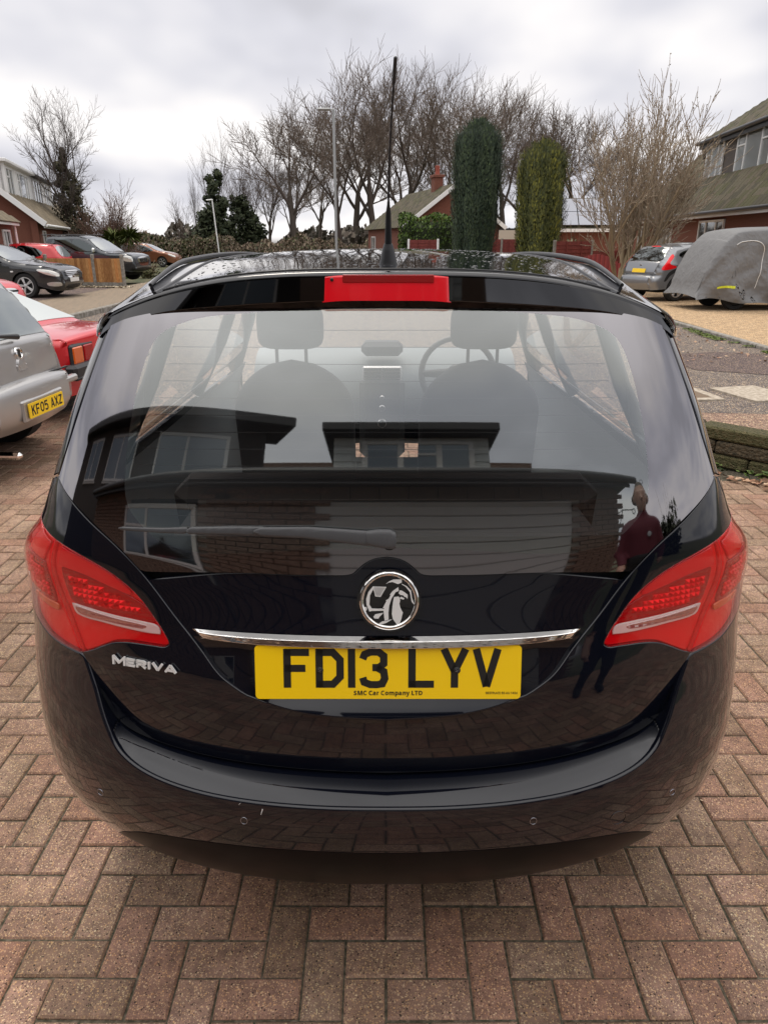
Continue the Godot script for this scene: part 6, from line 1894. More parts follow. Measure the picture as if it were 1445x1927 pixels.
# ---- houses, fences, lamps ----
func hbox(called: String, par: Node, c: Vector3, s: Vector3, m: Material, bev := 0.0, bs := Basis()) -> MeshInstance3D:
	var mb := MB.new()
	mb.box(c, s, bs, bev)
	return obj(called, mb, m, par)
func framed(o: Node3D, origin: Vector3, along: Vector3) -> void:   # local x along the facade, z outwards
	var x := along.normalized()
	o.transform = Transform3D(Basis(x, Vector3.UP, x.cross(Vector3.UP)), origin)
func window(par: Node, c: Vector3, w: float, h: float, cols: Array, fm: Material, gm: Material, called := "window", top_vent := []) -> void:
	var n := Node3D.new()
	put(n, called, par)
	n.position = c
	var mb := MB.new()
	var b := 0.065
	mb.box(Vector3(0, h / 2 - b / 2, 0), Vector3(w, b, 0.07), Basis(), 0.006); mb.box(Vector3(0, -h / 2 + b / 2, 0), Vector3(w, b, 0.07), Basis(), 0.006)
	mb.box(Vector3(-w / 2 + b / 2, 0, 0), Vector3(b, h - 2 * b, 0.068), Basis(), 0.006); mb.box(Vector3(w / 2 - b / 2, 0, 0), Vector3(b, h - 2 * b, 0.068), Basis(), 0.006)
	var xs := [-w / 2 + b / 2]
	for q in cols:
		mb.box(Vector3(-w / 2 + q * w, 0, 0), Vector3(b, h - 2 * b, 0.066), Basis(), 0.006)
		xs.append(-w / 2 + q * w)
	xs.append(w / 2 - b / 2)
	for q in top_vent:
		mb.box(Vector3((xs[q] + xs[q + 1]) / 2, h * 0.2, 0), Vector3(xs[q + 1] - xs[q] - b, 0.05, 0.064), Basis(), 0.005)
	obj("frame", mb, fm, n)
	for i in xs.size() - 1:
		hbox("pane", n, Vector3((xs[i] + xs[i + 1]) / 2, 0, -0.012), Vector3(xs[i + 1] - xs[i] - b + 0.004, h - 2 * b + 0.004, 0.012), gm)
	hbox("sill", n, Vector3(0, -h / 2 - 0.03, 0.05), Vector3(w + 0.12, 0.05, 0.14), fm, 0.01)
func tile_roof(par: Node, a: Vector3, b: Vector3, up: Vector3, m: Array, pieces: int, tw := 0.30, th := 0.30, called := "roof_tile") -> void:
	# a to b along the eave, up the slope; courses overlap, each tile tipped a little
	var l := (b - a).length()
	var x := (b - a) / l
	var h := up.length()
	var y := up / h
	var z := x.cross(y)
	if z.y < 0: z = -z
	var mb := MB.new()
	mb.box(Vector3.ZERO, Vector3(tw - 0.012, th + 0.06, 0.046), Basis(), 0.006)
	var mesh := mb.mesh()
	var rowsn := int(round(h / th))
	var colsn := int(round(l / tw))
	var rest := {}
	var done := 0
	hbox(called.trim_suffix("_tile") + "_deck", par, (a + b) / 2 + up / 2 - z * 0.05, Vector3(l, h, 0.06), M.void, 0.0, Basis(x, y, z))
	for r in rowsn:
		for c in colsn:
			var p := a + x * ((c + 0.5) * l / colsn) + y * ((r + 0.5) * h / rowsn) + z * R(-0.003, 0.005)
			var bs := Basis(x, y, z).rotated(x, 0.15 * signf((x.cross(y)).dot(z))).rotated(z, R(-0.01, 0.01))
			var k := rng.randi() % m.size()
			if done < pieces:
				var o := inst(called, mesh, m[k], par)
				o.transform = Transform3D(bs.scaled_local(Vector3(l / colsn / tw, 1, 1)), p)
				done += 1
			else:
				if not rest.has(k): rest[k] = []
				rest[k].append(Transform3D(bs.scaled_local(Vector3(l / colsn / tw, 1, 1)), p))
	for k in rest:
		var mm := MultiMesh.new()
		mm.transform_format = MultiMesh.TRANSFORM_3D
		mm.mesh = mesh; mm.instance_count = rest[k].size()
		for q in rest[k].size(): mm.set_instance_transform(q, rest[k][q])
		var mo := MultiMeshInstance3D.new()
		mo.multimesh = mm; mo.material_override = m[k]
		put(mo, called + "s_beyond", par); stuff(mo)
func gable(par: Node, called: String, pts: Array, xf: Transform3D, th: float, m: Material) -> void:
	var mb := MB.new()
	mb.prism(V2(pts), xf, th)
	obj(called, mb, m, par)
func pipe(par: Node, called: String, pts: Array, r: float, m: Material) -> void:
	var mb := MB.new()
	var rd := PackedFloat32Array(); rd.resize(pts.size()); rd.fill(r)
	mb.tube(PackedVector3Array(pts), rd, 8)
	obj(called, mb, m, par)

func make_street() -> void:
	var lm := mat("leaf_tint", Color.WHITE, 0.75)
	lm.vertex_color_use_as_albedo = true
	mat("upvc", lin(0.82, 0.82, 0.81), 0.4)
	mat("house_glass", lin(0.10, 0.115, 0.125), 0.06, 0.9, 0.5)
	mat("house_glass_net", lin(0.34, 0.37, 0.37), 0.12, 0.5, 0.5)
	var br := tri_map(mat("red_brick", Color.WHITE, 0.9), ntex(901, 0.05, lin(0.12, 0.045, 0.032), lin(0.27, 0.10, 0.062), 256, 3), 1.0, ntex(902, 0.12, Color.BLACK, Color.WHITE, 256), 0.004)
	br.uv1_scale = Vector3(1.4, 4.4, 1.4)
	var tb := []
	for k in 4: tb.append(tri_map(mat("brown_tile_%d" % k, Color.WHITE, 0.9), ntex(911, 0.05, lin(0.12, 0.10, 0.06), lin(0.25, 0.195, 0.13), 256), 0.9)); (tb[k] as StandardMaterial3D).albedo_color = Color(1, 1, 1) * [0.86, 0.95, 1.0, 0.9][k]; (tb[k] as StandardMaterial3D).albedo_color.a = 1.0
	var tg := []
	for k in 4: tg.append(tri_map(mat("mossy_tile_%d" % k, Color.WHITE, 0.9), ntex(912 + k, 0.05, lin(0.06, 0.056, 0.04), lin(0.115, 0.10, 0.072), 256), 0.9))
	for k in 4: (tg[k] as StandardMaterial3D).albedo_color = [Color(1, 0.98, 0.9), Color(0.86, 0.88, 0.66), Color(1, 0.95, 0.9), Color(0.78, 0.77, 0.68)][k]
	make_vehicles()
	make_plants()
	# left house: long pair of chalet bungalows, gable end nearest
	rng.seed = 21
	var h := thing("brick_chalet", "brown-tiled brick chalet house with long white dormer on the left", "house")
	framed(h, Vector3(-16.0, 0, -35.4), Vector3(-0.278, 0, -0.96))
	h.basis = h.basis.scaled_local(Vector3(1, 1.05, 1))
	hbox("front_wall", h, Vector3(11, 1.2, -0.15), Vector3(22, 2.4, 0.3), br)
	hbox("back_wall", h, Vector3(11, 1.2, -7.85), Vector3(22, 2.4, 0.3), br)
	gable(h, "gable_wall", [0, 0, 0, 2.4, 4.0, 5.62, 8.0, 2.4, 8.0, 0], Transform3D(Basis(Vector3(0, 0, -1), Vector3.UP, Vector3(1, 0, 0)), Vector3(-0.02, 0, 0)), 0.28, br)
	gable(h, "gable_wall", [0, 0, 0, 2.4, 4.0, 5.62, 8.0, 2.4, 8.0, 0], Transform3D(Basis(Vector3(0, 0, -1), Vector3.UP, Vector3(1, 0, 0)), Vector3(21.74, 0, 0)), 0.28, br)
	var slope := Vector3(0, 3.45, -4.38)
	tile_roof(h, Vector3(-0.25, 2.3, 0.38), Vector3(22.2, 2.3, 0.38), slope, tb, 0, 0.33, 0.34)
	tile_roof(h, Vector3(22.2, 2.3, -8.38), Vector3(-0.25, 2.3, -8.38), Vector3(0, 3.45, 4.38), tb, 0, 0.33, 0.34, "back_roof_tile")
	for s in [0, 1]:
		var mb := MB.new()
		mb.box(Vector3(-0.32, 2.27 + 1.72, 0.38 - 2.19 if s == 0 else -8.38 + 2.19), Vector3(0.05, 0.24, 5.6), Basis(Vector3.RIGHT, 0.667 if s == 0 else -0.667), 0.005)
		obj("bargeboard", mb, M.upvc, h)
	hbox("fascia", h, Vector3(11, 2.19, 0.30), Vector3(22.3, 0.16, 0.05), M.upvc)
	pipe(h, "gutter", [Vector3(-0.3, 2.22, 0.42), Vector3(10.6, 2.2, 0.42), Vector3(22.2, 2.2, 0.42)], 0.06, M.upvc)
	pipe(h, "downpipe", [Vector3(9.6, 2.15, 0.40), Vector3(9.3, 1.95, 0.08), Vector3(9.3, 0.1, 0.08)], 0.04, M.upvc)
	# dormer
	hbox("dormer_cheek", h, Vector3(0.65, 3.95, -2.6), Vector3(0.1, 1.64, 3.0), M.upvc, 0.01)
	hbox("dormer_front", h, Vector3(8.1, 3.95, -1.28), Vector3(15.0, 1.64, 0.12), M.upvc, 0.01)
	hbox("dormer_cheek", h, Vector3(15.55, 3.95, -2.6), Vector3(0.1, 1.64, 3.0), M.upvc, 0.01)
	hbox("dormer_roof", h, Vector3(4.4, 4.84, -2.5), Vector3(8.2, 0.14, 3.1), M.upvc, 0.02)
	hbox("dormer_roof", h, Vector3(12.15, 4.83, -2.5), Vector3(7.2, 0.14, 3.1), M.matt_black, 0.02)
	for q in [[2.1, 1.6, [0.5]], [5.6, 3.2, [0.22, 0.78]], [10.3, 2.8, [0.33, 0.66]], [14.0, 1.8, [0.5]]]:
		window(h, Vector3(q[0], 4.0, -1.19), q[1], 1.3, q[2], M.upvc, M.house_glass_net, "dormer_window", [0])
	hbox("chimney", h, Vector3(0.9, 5.9, -4.0), Vector3(0.6, 1.4, 0.6), br, 0.01)
	window(h, Vector3(1.5, 1.02, 0.03), 0.9, 2.0, [], M.upvc, M.house_glass, "door")
	window(h, Vector3(4.6, 1.35, 0.03), 1.5, 1.1, [0.6], M.upvc, M.house_glass)
	window(h, Vector3(11.2, 1.3, 0.03), 1.3, 1.1, [0.5], M.upvc, M.house_glass_net)
	window(h, Vector3(15.2, 1.3, 0.03), 1.3, 1.2, [0.5], M.upvc, M.house_glass_net)
	var dish := MB.new()
	dish.lathe([Vector2(0.0, 0.0), Vector2(0.15, 0.02), Vector2(0.27, 0.07), Vector2(0.26, 0.075), Vector2(0.0, 0.012)], Vector3(8.6, 1.75, 0.35), Basis(Vector3.RIGHT, 1.2), 20)
	obj("satellite_dish", dish, M.trim_light, h)
	# porch of the nearer neighbour
	h = thing("brick_porch_house", "brick house corner with white patio door at the left edge", "house")
	framed(h, Vector3(-14.0, 0, -28.2), Vector3(-0.278, 0, -0.96))
	hbox("front_wall", h, Vector3(-2.5, 1.15, -1.5), Vector3(8.0, 2.3, 3.0), br)
	tile_roof(h, Vector3(-6.6, 2.36, 0.3), Vector3(1.7, 2.36, 0.3), Vector3(0, 1.3, -2.2), tb, 0, 0.33, 0.34)
	hbox("fascia", h, Vector3(-2.5, 2.28, 0.24), Vector3(8.3, 0.14, 0.05), M.upvc)
	pipe(h, "downpipe", [Vector3(1.42, 2.2, 0.12), Vector3(1.42, 0.05, 0.12)], 0.05, M.upvc)
	window(h, Vector3(0.1, 1.05, 0.03), 1.3, 2.0, [0.42], M.upvc, M.house_glass, "patio_door")
	# timber fence with concrete posts
	var fm := []
	for k in 4: fm.append(tri_map(mat("fence_board_%d" % k, [Color(1, 1, 1), Color(0.9, 0.88, 0.85), Color(1.05, 0.98, 0.92), Color(0.82, 0.78, 0.74)][k], 0.85), ntex(931 + k, 0.03, lin(0.34, 0.155, 0.05), lin(0.56, 0.31, 0.125), 256), 0.8))
	for m in fm:
		var keep: Color = m.albedo_color
		m.uv1_scale = Vector3(5, 0.7, 5); m.albedo_color = keep
	var conc: Material = M.kerb_concrete
	var f := thing("timber_fence", "low orange-brown vertical board fence with concrete posts, left of the road", "fence")
	rng.seed = 33
	var f0 := Vector3(-9.4, 0.1, -27.0)
	var fd := Vector3(-1.0, 0, -0.16).normalized()
	f.position = f0
	f.basis = Basis(-fd, Vector3.UP, (-fd).cross(Vector3.UP))
	var run := 0.0
	for w in [1.12, 1.86, 1.9, 0.0]:
		hbox("post", f, Vector3(-run, 0.54, 0), Vector3(0.11, 1.14, 0.11), conc, 0.02)
		if w == 0.0: break
		hbox("gravel_board", f, Vector3(-run - w / 2, 0.08, 0), Vector3(w - 0.13, 0.15, 0.05), conc, 0.005)
		hbox("rail", f, Vector3(-run - w / 2, 0.85, -0.04), Vector3(w - 0.13, 0.06, 0.05), fm[0])
		var nb2 := int(round((w - 0.12) / 0.107))
		for k in nb2:
			hbox("board", f, Vector3(-run - 0.06 - (k + 0.5) * (w - 0.12) / nb2, 0.56 + R(-0.004, 0.004), 0.012 + 0.008 * (k % 2)), Vector3(0.116, 0.82, 0.016), fm[rng.randi() % 4], 0.003, Basis(Vector3.UP, 0.07))
		run += w
	var peb := MB.new()
	var pc := [Color(0.5, 0.42, 0.30), Color(0.38, 0.30, 0.2), Color(0.6, 0.54, 0.42)]
	for k in 1300:
		peb.col = pc[k % 3] * R(0.7, 1.1)
		var q := f0 + fd * R(-0.3, 4.5) + Vector3(R(-0.1, 0.1), 0.02, R(0.15, 0.75))
		leaf(peb, q, R(0.03, 0.07))
	stuff(obj("pebble_border", peb, M.leaf_tint))
	# red panel fences on the right
	var red := []
	for k in 3: red.append(tri_map(mat("red_fence_%d" % k, Color.WHITE, 0.8), ntex(941 + k, 0.03, lin(0.12, 0.022, 0.018), lin(0.22, 0.045, 0.035), 256), 0.8))
	var panel_fence := func(label: String, a: Vector3, b: Vector3, n: int, hh: float, m: Array, pm: Material, drop: float) -> void:
		var fo := thing("panel_fence", label, "fence", a)
		var d := (b - a)
		fo.basis = Basis(d.normalized(), Vector3.UP, d.normalized().cross(Vector3.UP))
		var w := d.length() / n
		for p in n + 1: hbox("post", fo, Vector3(p * w, hh / 2, 0), Vector3(0.10, hh + 0.06, 0.10), pm, 0.01)
		for p in n:
			var top := hh - drop * (p % 2)
			var nb := int(top / 0.15)
			for k in nb: hbox("board", fo, Vector3((p + 0.5) * w, 0.10 + (k + 0.5) * (top - 0.12) / nb, 0.01 + R(0, 0.004)), Vector3(w - 0.1, (top - 0.12) / nb + 0.012, 0.016), m[rng.randi() % m.size()], 0.002, Basis(Vector3.RIGHT, -0.08))
			for k in 2: hbox("batten", fo, Vector3((p + 0.3 + 0.4 * k) * w, top / 2 + 0.05, 0.035), Vector3(0.04, top - 0.15, 0.025), m[0], 0.002)
	panel_fence.call("dark red panel fence between the two column conifers", px(905, 452, 38) * Vector3(1, 0, 1), px(985, 452, 37) * Vector3(1, 0, 1), 2, 1.75, red, M.kerb_concrete, 0.0)
	panel_fence.call("dark red panel fence with concrete posts right of the golden conifer", px(1044, 452, 29) * Vector3(1, 0, 1), px(1180, 452, 31) * Vector3(1, 0, 1), 2, 1.66, red, M.kerb_concrete, 0.35)
	panel_fence.call("brown panel fence with white end post under the clipped hedge", px(769, 452, 37) * Vector3(1, 0, 1), px(824, 452, 36.6) * Vector3(1, 0, 1), 1, 1.72, red, M.upvc, 0.0)
	var sw := thing("dipped_fence", "low bright red vertical board fence with a dipped top, before the many-stemmed tree", "fence", px(1085, 452, 27) * Vector3(1, 0, 1))
	var d2 := (px(1172, 452, 25) - px(1085, 452, 27)) * Vector3(1, 0, 1)
	sw.basis = Basis(d2.normalized(), Vector3.UP, d2.normalized().cross(Vector3.UP))
	var rb := [mat("red_board", lin(0.26, 0.035, 0.03), 0.75), mat("red_board_dark", lin(0.20, 0.026, 0.024), 0.75)]
	var nbd := int(d2.length() / 0.105)
	for k in nbd:
		var q := (k + 0.5) / nbd
		var top := 0.95 + 0.28 * sin(q * PI)
		hbox("board", sw, Vector3(q * d2.length(), top / 2, 0.012 * (k % 2)), Vector3(0.10, top, 0.018), rb[k % 2], 0.003)
	# centre bungalow, hipped away behind the hedge
	h = thing("gable_bungalow", "brick bungalow with mossy roof, white bargeboard and chimney left of the dark conifer", "house")
	framed(h, px(852, 452, 45) * Vector3(1, 0, 1), Vector3(-0.22, 0, -0.975))
	gable(h, "gable_wall", [-2.85, 0, 2.85, 0, 2.85, 2.62, 0, 4.62, -2.85, 2.62], Transform3D(Basis(Vector3(0, 0, 1), Vector3.UP, Vector3(-1, 0, 0)), Vector3(0.2, 0, 0)), 0.2, br)
	hbox("side_wall", h, Vector3(5.5, 1.3, -2.75), Vector3(11, 2.6, 0.2), br)
	hbox("side_wall", h, Vector3(5.5, 1.3, 2.75), Vector3(11, 2.6, 0.2), br)
	rng.seed = 44
	tile_roof(h, Vector3(-0.3, 2.42, -3.15), Vector3(11.2, 2.42, -3.15), Vector3(0, 2.3, 3.15), tg, 0, 0.3, 0.3)
	tile_roof(h, Vector3(11.2, 2.42, 3.15), Vector3(-0.3, 2.42, 3.15), Vector3(0, 2.3, -3.15), tg, 0, 0.3, 0.3, "far_roof_tile")
	for s in [-1.0, 1.0]:
		var mb := MB.new()
		mb.box(Vector3(-0.33, 3.52, s * 1.58), Vector3(0.05, 0.22, 3.95), Basis(Vector3.RIGHT, s * 0.63), 0.004)
		obj("bargeboard", mb, M.upvc, h)
	hbox("chimney", h, Vector3(3.2, 4.9, -0.1), Vector3(0.75, 1.0, 0.55), br, 0.02)
	hbox("chimney_cap", h, Vector3(3.2, 5.36, -0.1), Vector3(0.9, 0.16, 0.7), br, 0.02)
	var cpot := MB.new()
	cpot.lathe([Vector2(0.16, 0), Vector2(0.13, 0.2), Vector2(0.15, 0.5), Vector2(0.11, 0.52), Vector2(0.0, 0.3)], Vector3(3.2, 5.44, -0.1), Basis(), 14)
	obj("chimney_pot", cpot, mat("terracotta", lin(0.30, 0.075, 0.05), 0.8), h)
	window(h, Vector3(9.0, 1.4, -2.9), 1.2, 1.1, [0.5], M.upvc, M.house_glass)
	# two pieces of bungalows farther right
	h = thing("white_fascia_bungalow", "low rendered bungalow with white fascia seen between the column conifers", "house")
	framed(h, px(905, 452, 58) * Vector3(1, 0, 1), Vector3(1, 0, -0.05))
	hbox("wall", h, Vector3(2.2, 1.2, 1.0), Vector3(7.5, 2.4, 2.0), mat("cream_render", lin(0.55, 0.5, 0.42), 0.9))
	gable(h, "gable_wall", [-1.4, 2.4, 1.6, 2.4, 0.1, 3.3], Transform3D(Basis(Vector3(1, 0, 0), Vector3.UP, Vector3(0, 0, -1)), Vector3(0, 0, -0.1)), 0.2, br)
	hbox("bargeboard", h, Vector3(1.2, 2.95, -0.2), Vector3(2.2, 0.2, 0.05), M.upvc, 0.0, Basis(Vector3.BACK, -0.54))
	hbox("bargeboard", h, Vector3(5.0, 2.95, -0.2), Vector3(2.2, 0.2, 0.05), M.upvc, 0.0, Basis(Vector3.BACK, 0.54))
	hbox("flat_roof", h, Vector3(2.6, 2.46, 0.4), Vector3(5.0, 0.14, 3.0), M.satin_black, 0.02)
	window(h, Vector3(2.9, 1.3, -0.05), 1.6, 1.0, [0.5], M.upvc, M.house_glass)
	h = thing("solar_roof_bungalow", "bungalow with grey solar panels on its roof behind the many-stemmed tree", "house")
	framed(h, px(1040, 452, 50) * Vector3(1, 0, 1), Vector3(1, 0, 0.12))
	h.basis = Basis(Vector3(1, 0, 0.12).normalized(), Vector3.UP, Vector3(-0.12, 0, 1).normalized())
	hbox("wall", h, Vector3(4.5, 1.2, -2.5), Vector3(9.5, 2.4, 5.0), br)
	tile_roof(h, Vector3(-0.4, 2.4, 0.4), Vector3(9.6, 2.4, 0.4), Vector3(0, 1.9, -2.9), tg, 0, 0.3, 0.3)
	hbox("fascia", h, Vector3(4.6, 2.3, 0.42), Vector3(10.0, 0.2, 0.05), M.upvc)
	var sp := mat("solar_panel", lin(0.28, 0.29, 0.33), 0.15, 0.9, 1.0)
	for r in 2:
		for c in 5: hbox("solar_panel", h, Vector3(1.0 + c * 1.05, 2.4 + 0.1 + (0.45 + r * 0.85), 0.4 - (0.70 + r * 1.30)) + Vector3(0, 0.08, 0.06), Vector3(1.0, 1.5, 0.04), sp, 0.01, Basis(Vector3.RIGHT, -0.99))
	window(h, Vector3(6.5, 1.3, 0.03), 2.0, 1.1, [0.3, 0.7], M.upvc, M.house_glass)
	# right house
	h = thing("right_chalet", "brick chalet house with dark mossy tiles and a boarded dormer at the right edge", "house")
	framed(h, Vector3(12.6, 0, -38.5), Vector3(-0.09, 0, 0.996))
	h.basis = h.basis.scaled_local(Vector3(1, 1.12, 1))
	hbox("front_wall", h, Vector3(8.5, 1.2, -0.15), Vector3(19, 2.4, 0.3), br)
	hbox("back_wall", h, Vector3(8.5, 1.2, -7.85), Vector3(19, 2.4, 0.3), br)
	gable(h, "gable_wall", [0, 0, 0, 2.4, 4.0, 5.5, 8.0, 2.4, 8.0, 0], Transform3D(Basis(Vector3(0, 0, -1), Vector3.UP, Vector3(1, 0, 0)), Vector3(-1.1, 0, 0)), 0.28, br)
	gable(h, "gable_wall", [0, 0, 0, 2.4, 4.0, 5.5, 8.0, 2.4, 8.0, 0], Transform3D(Basis(Vector3(0, 0, -1), Vector3.UP, Vector3(1, 0, 0)), Vector3(17.9, 0, 0)), 0.28, br)
	rng.seed = 55
	tile_roof(h, Vector3(18.2, 2.36, 0.42), Vector3(-1.3, 2.36, 0.42), Vector3(0, 1.22, -1.60), tg, 300, 0.33, 0.33)
	tile_roof(h, Vector3(5.4, 3.58, -1.18), Vector3(-1.3, 3.58, -1.18), Vector3(0, 2.15, -2.82), tg, 0, 0.33, 0.33, "end_roof_tile")
	tile_roof(h, Vector3(-1.3, 2.36, -8.4), Vector3(18.2, 2.36, -8.4), Vector3(0, 3.4, 4.4), tg, 0, 0.33, 0.33, "back_roof_tile")
	hbox("dormer_front", h, Vector3(12.3, 4.2, -1.32), Vector3(13.4, 1.5, 0.14), mat("tile_hanging", lin(0.10, 0.085, 0.075), 0.85), 0.01)
	hbox("dormer_cheek", h, Vector3(5.68, 4.2, -2.7), Vector3(0.12, 1.5, 2.8), M.tile_hanging, 0.01)
	tile_roof(h, Vector3(19.2, 4.86, -1.0), Vector3(5.4, 4.86, -1.0), Vector3(0, 1.75, -3.0), tg, 0, 0.33, 0.33, "dormer_roof_tile")
	tile_roof(h, Vector3(5.4, 5.3, -7.0), Vector3(19.2, 5.3, -7.0), Vector3(0, 1.3, 3.0), tg, 0, 0.33, 0.33, "rear_dormer_tile")
	gable(h, "dormer_gable", [1.0, 4.86, 4.0, 6.58, 7.0, 5.3, 7.0, 4.0, 1.3, 4.0], Transform3D(Basis(Vector3(0, 0, -1), Vector3.UP, Vector3(1, 0, 0)), Vector3(5.5, 0, 0)), 0.1, M.tile_hanging)
	pipe(h, "dormer_gutter", [Vector3(5.3, 4.83, -0.95), Vector3(19.2, 4.83, -0.95)], 0.07, M.satin_black)
	hbox("dormer_fascia", h, Vector3(12.25, 4.74, -1.05), Vector3(13.9, 0.2, 0.05), M.satin_black)
	pipe(h, "gutter", [Vector3(-1.3, 2.28, 0.48), Vector3(18.2, 2.28, 0.48)], 0.06, M.satin_black)
	hbox("fascia", h, Vector3(8.5, 2.24, 0.38), Vector3(19.4, 0.17, 0.04), M.upvc)
	window(h, Vector3(10.85, 4.12, -1.2), 3.1, 1.25, [0.27, 0.73], M.upvc, M.house_glass_net, "dormer_window", [0, 2])
	window(h, Vector3(6.9, 4.12, -1.2), 2.0, 1.25, [0.35, 0.7], M.upvc, M.house_glass_net, "dormer_window", [0])
	window(h, Vector3(14.6, 4.12, -1.14), 1.4, 1.2, [0.5], M.upvc, M.house_glass_net, "dormer_window")
	for k in 9: hbox("weatherboard", h, Vector3(16.1, 3.56 + k * 0.145, -1.215), Vector3(6.2, 0.15, 0.03), M.upvc, 0.004, Basis(Vector3.RIGHT, -0.12))
	window(h, Vector3(5.4, 1.35, 0.03), 2.6, 1.15, [0.25, 0.78], M.upvc, M.house_glass)
	window(h, Vector3(1.6, 1.05, 0.03), 1.0, 2.05, [0.55], M.upvc, M.house_glass, "door")
	window(h, Vector3(11.5, 1.45, 0.03), 2.6, 1.3, [0.3, 0.7], M.upvc, M.house_glass)
	# street lamps
	var steel := mat("lamp_steel", lin(0.36, 0.37, 0.37), 0.5, 0.3)
	var L := thing("street_lamp", "slim grey street lamp with flat head standing before the tall bare trees", "street lamp", px(633, 452, 36) * Vector3(1, 0, 1))
	var hl := px(628, 207, 36).y
	pipe(L, "pole", [Vector3(0, 0, 0), Vector3(0, 1.2, 0), Vector3(0.0, hl, 0)], 0.062, steel)
	hbox("bracket", L, Vector3(-0.12, hl + 0.02, 0), Vector3(0.35, 0.06, 0.06), steel, 0.02)
	hbox("lamp_head", L, Vector3(-0.42, hl + 0.03, 0), Vector3(0.58, 0.10, 0.24), steel, 0.04)
	hbox("photocell", L, Vector3(-0.38, hl + 0.13, 0), Vector3(0.09, 0.09, 0.09), steel, 0.03)
	L = thing("street_lamp", "thin pale lamp post leaning left before the ivy-clad trees", "street lamp", px(412, 452, 60) * Vector3(1, 0, 1))
	L.rotation.z = 0.06
	pipe(L, "pole", [Vector3(0, 0, 0), Vector3(0, 4.6, 0)], 0.05, M.upvc)
	hbox("lamp_head", L, Vector3(-0.2, 4.65, 0), Vector3(0.5, 0.1, 0.2), M.upvc, 0.03)
	make_rear()

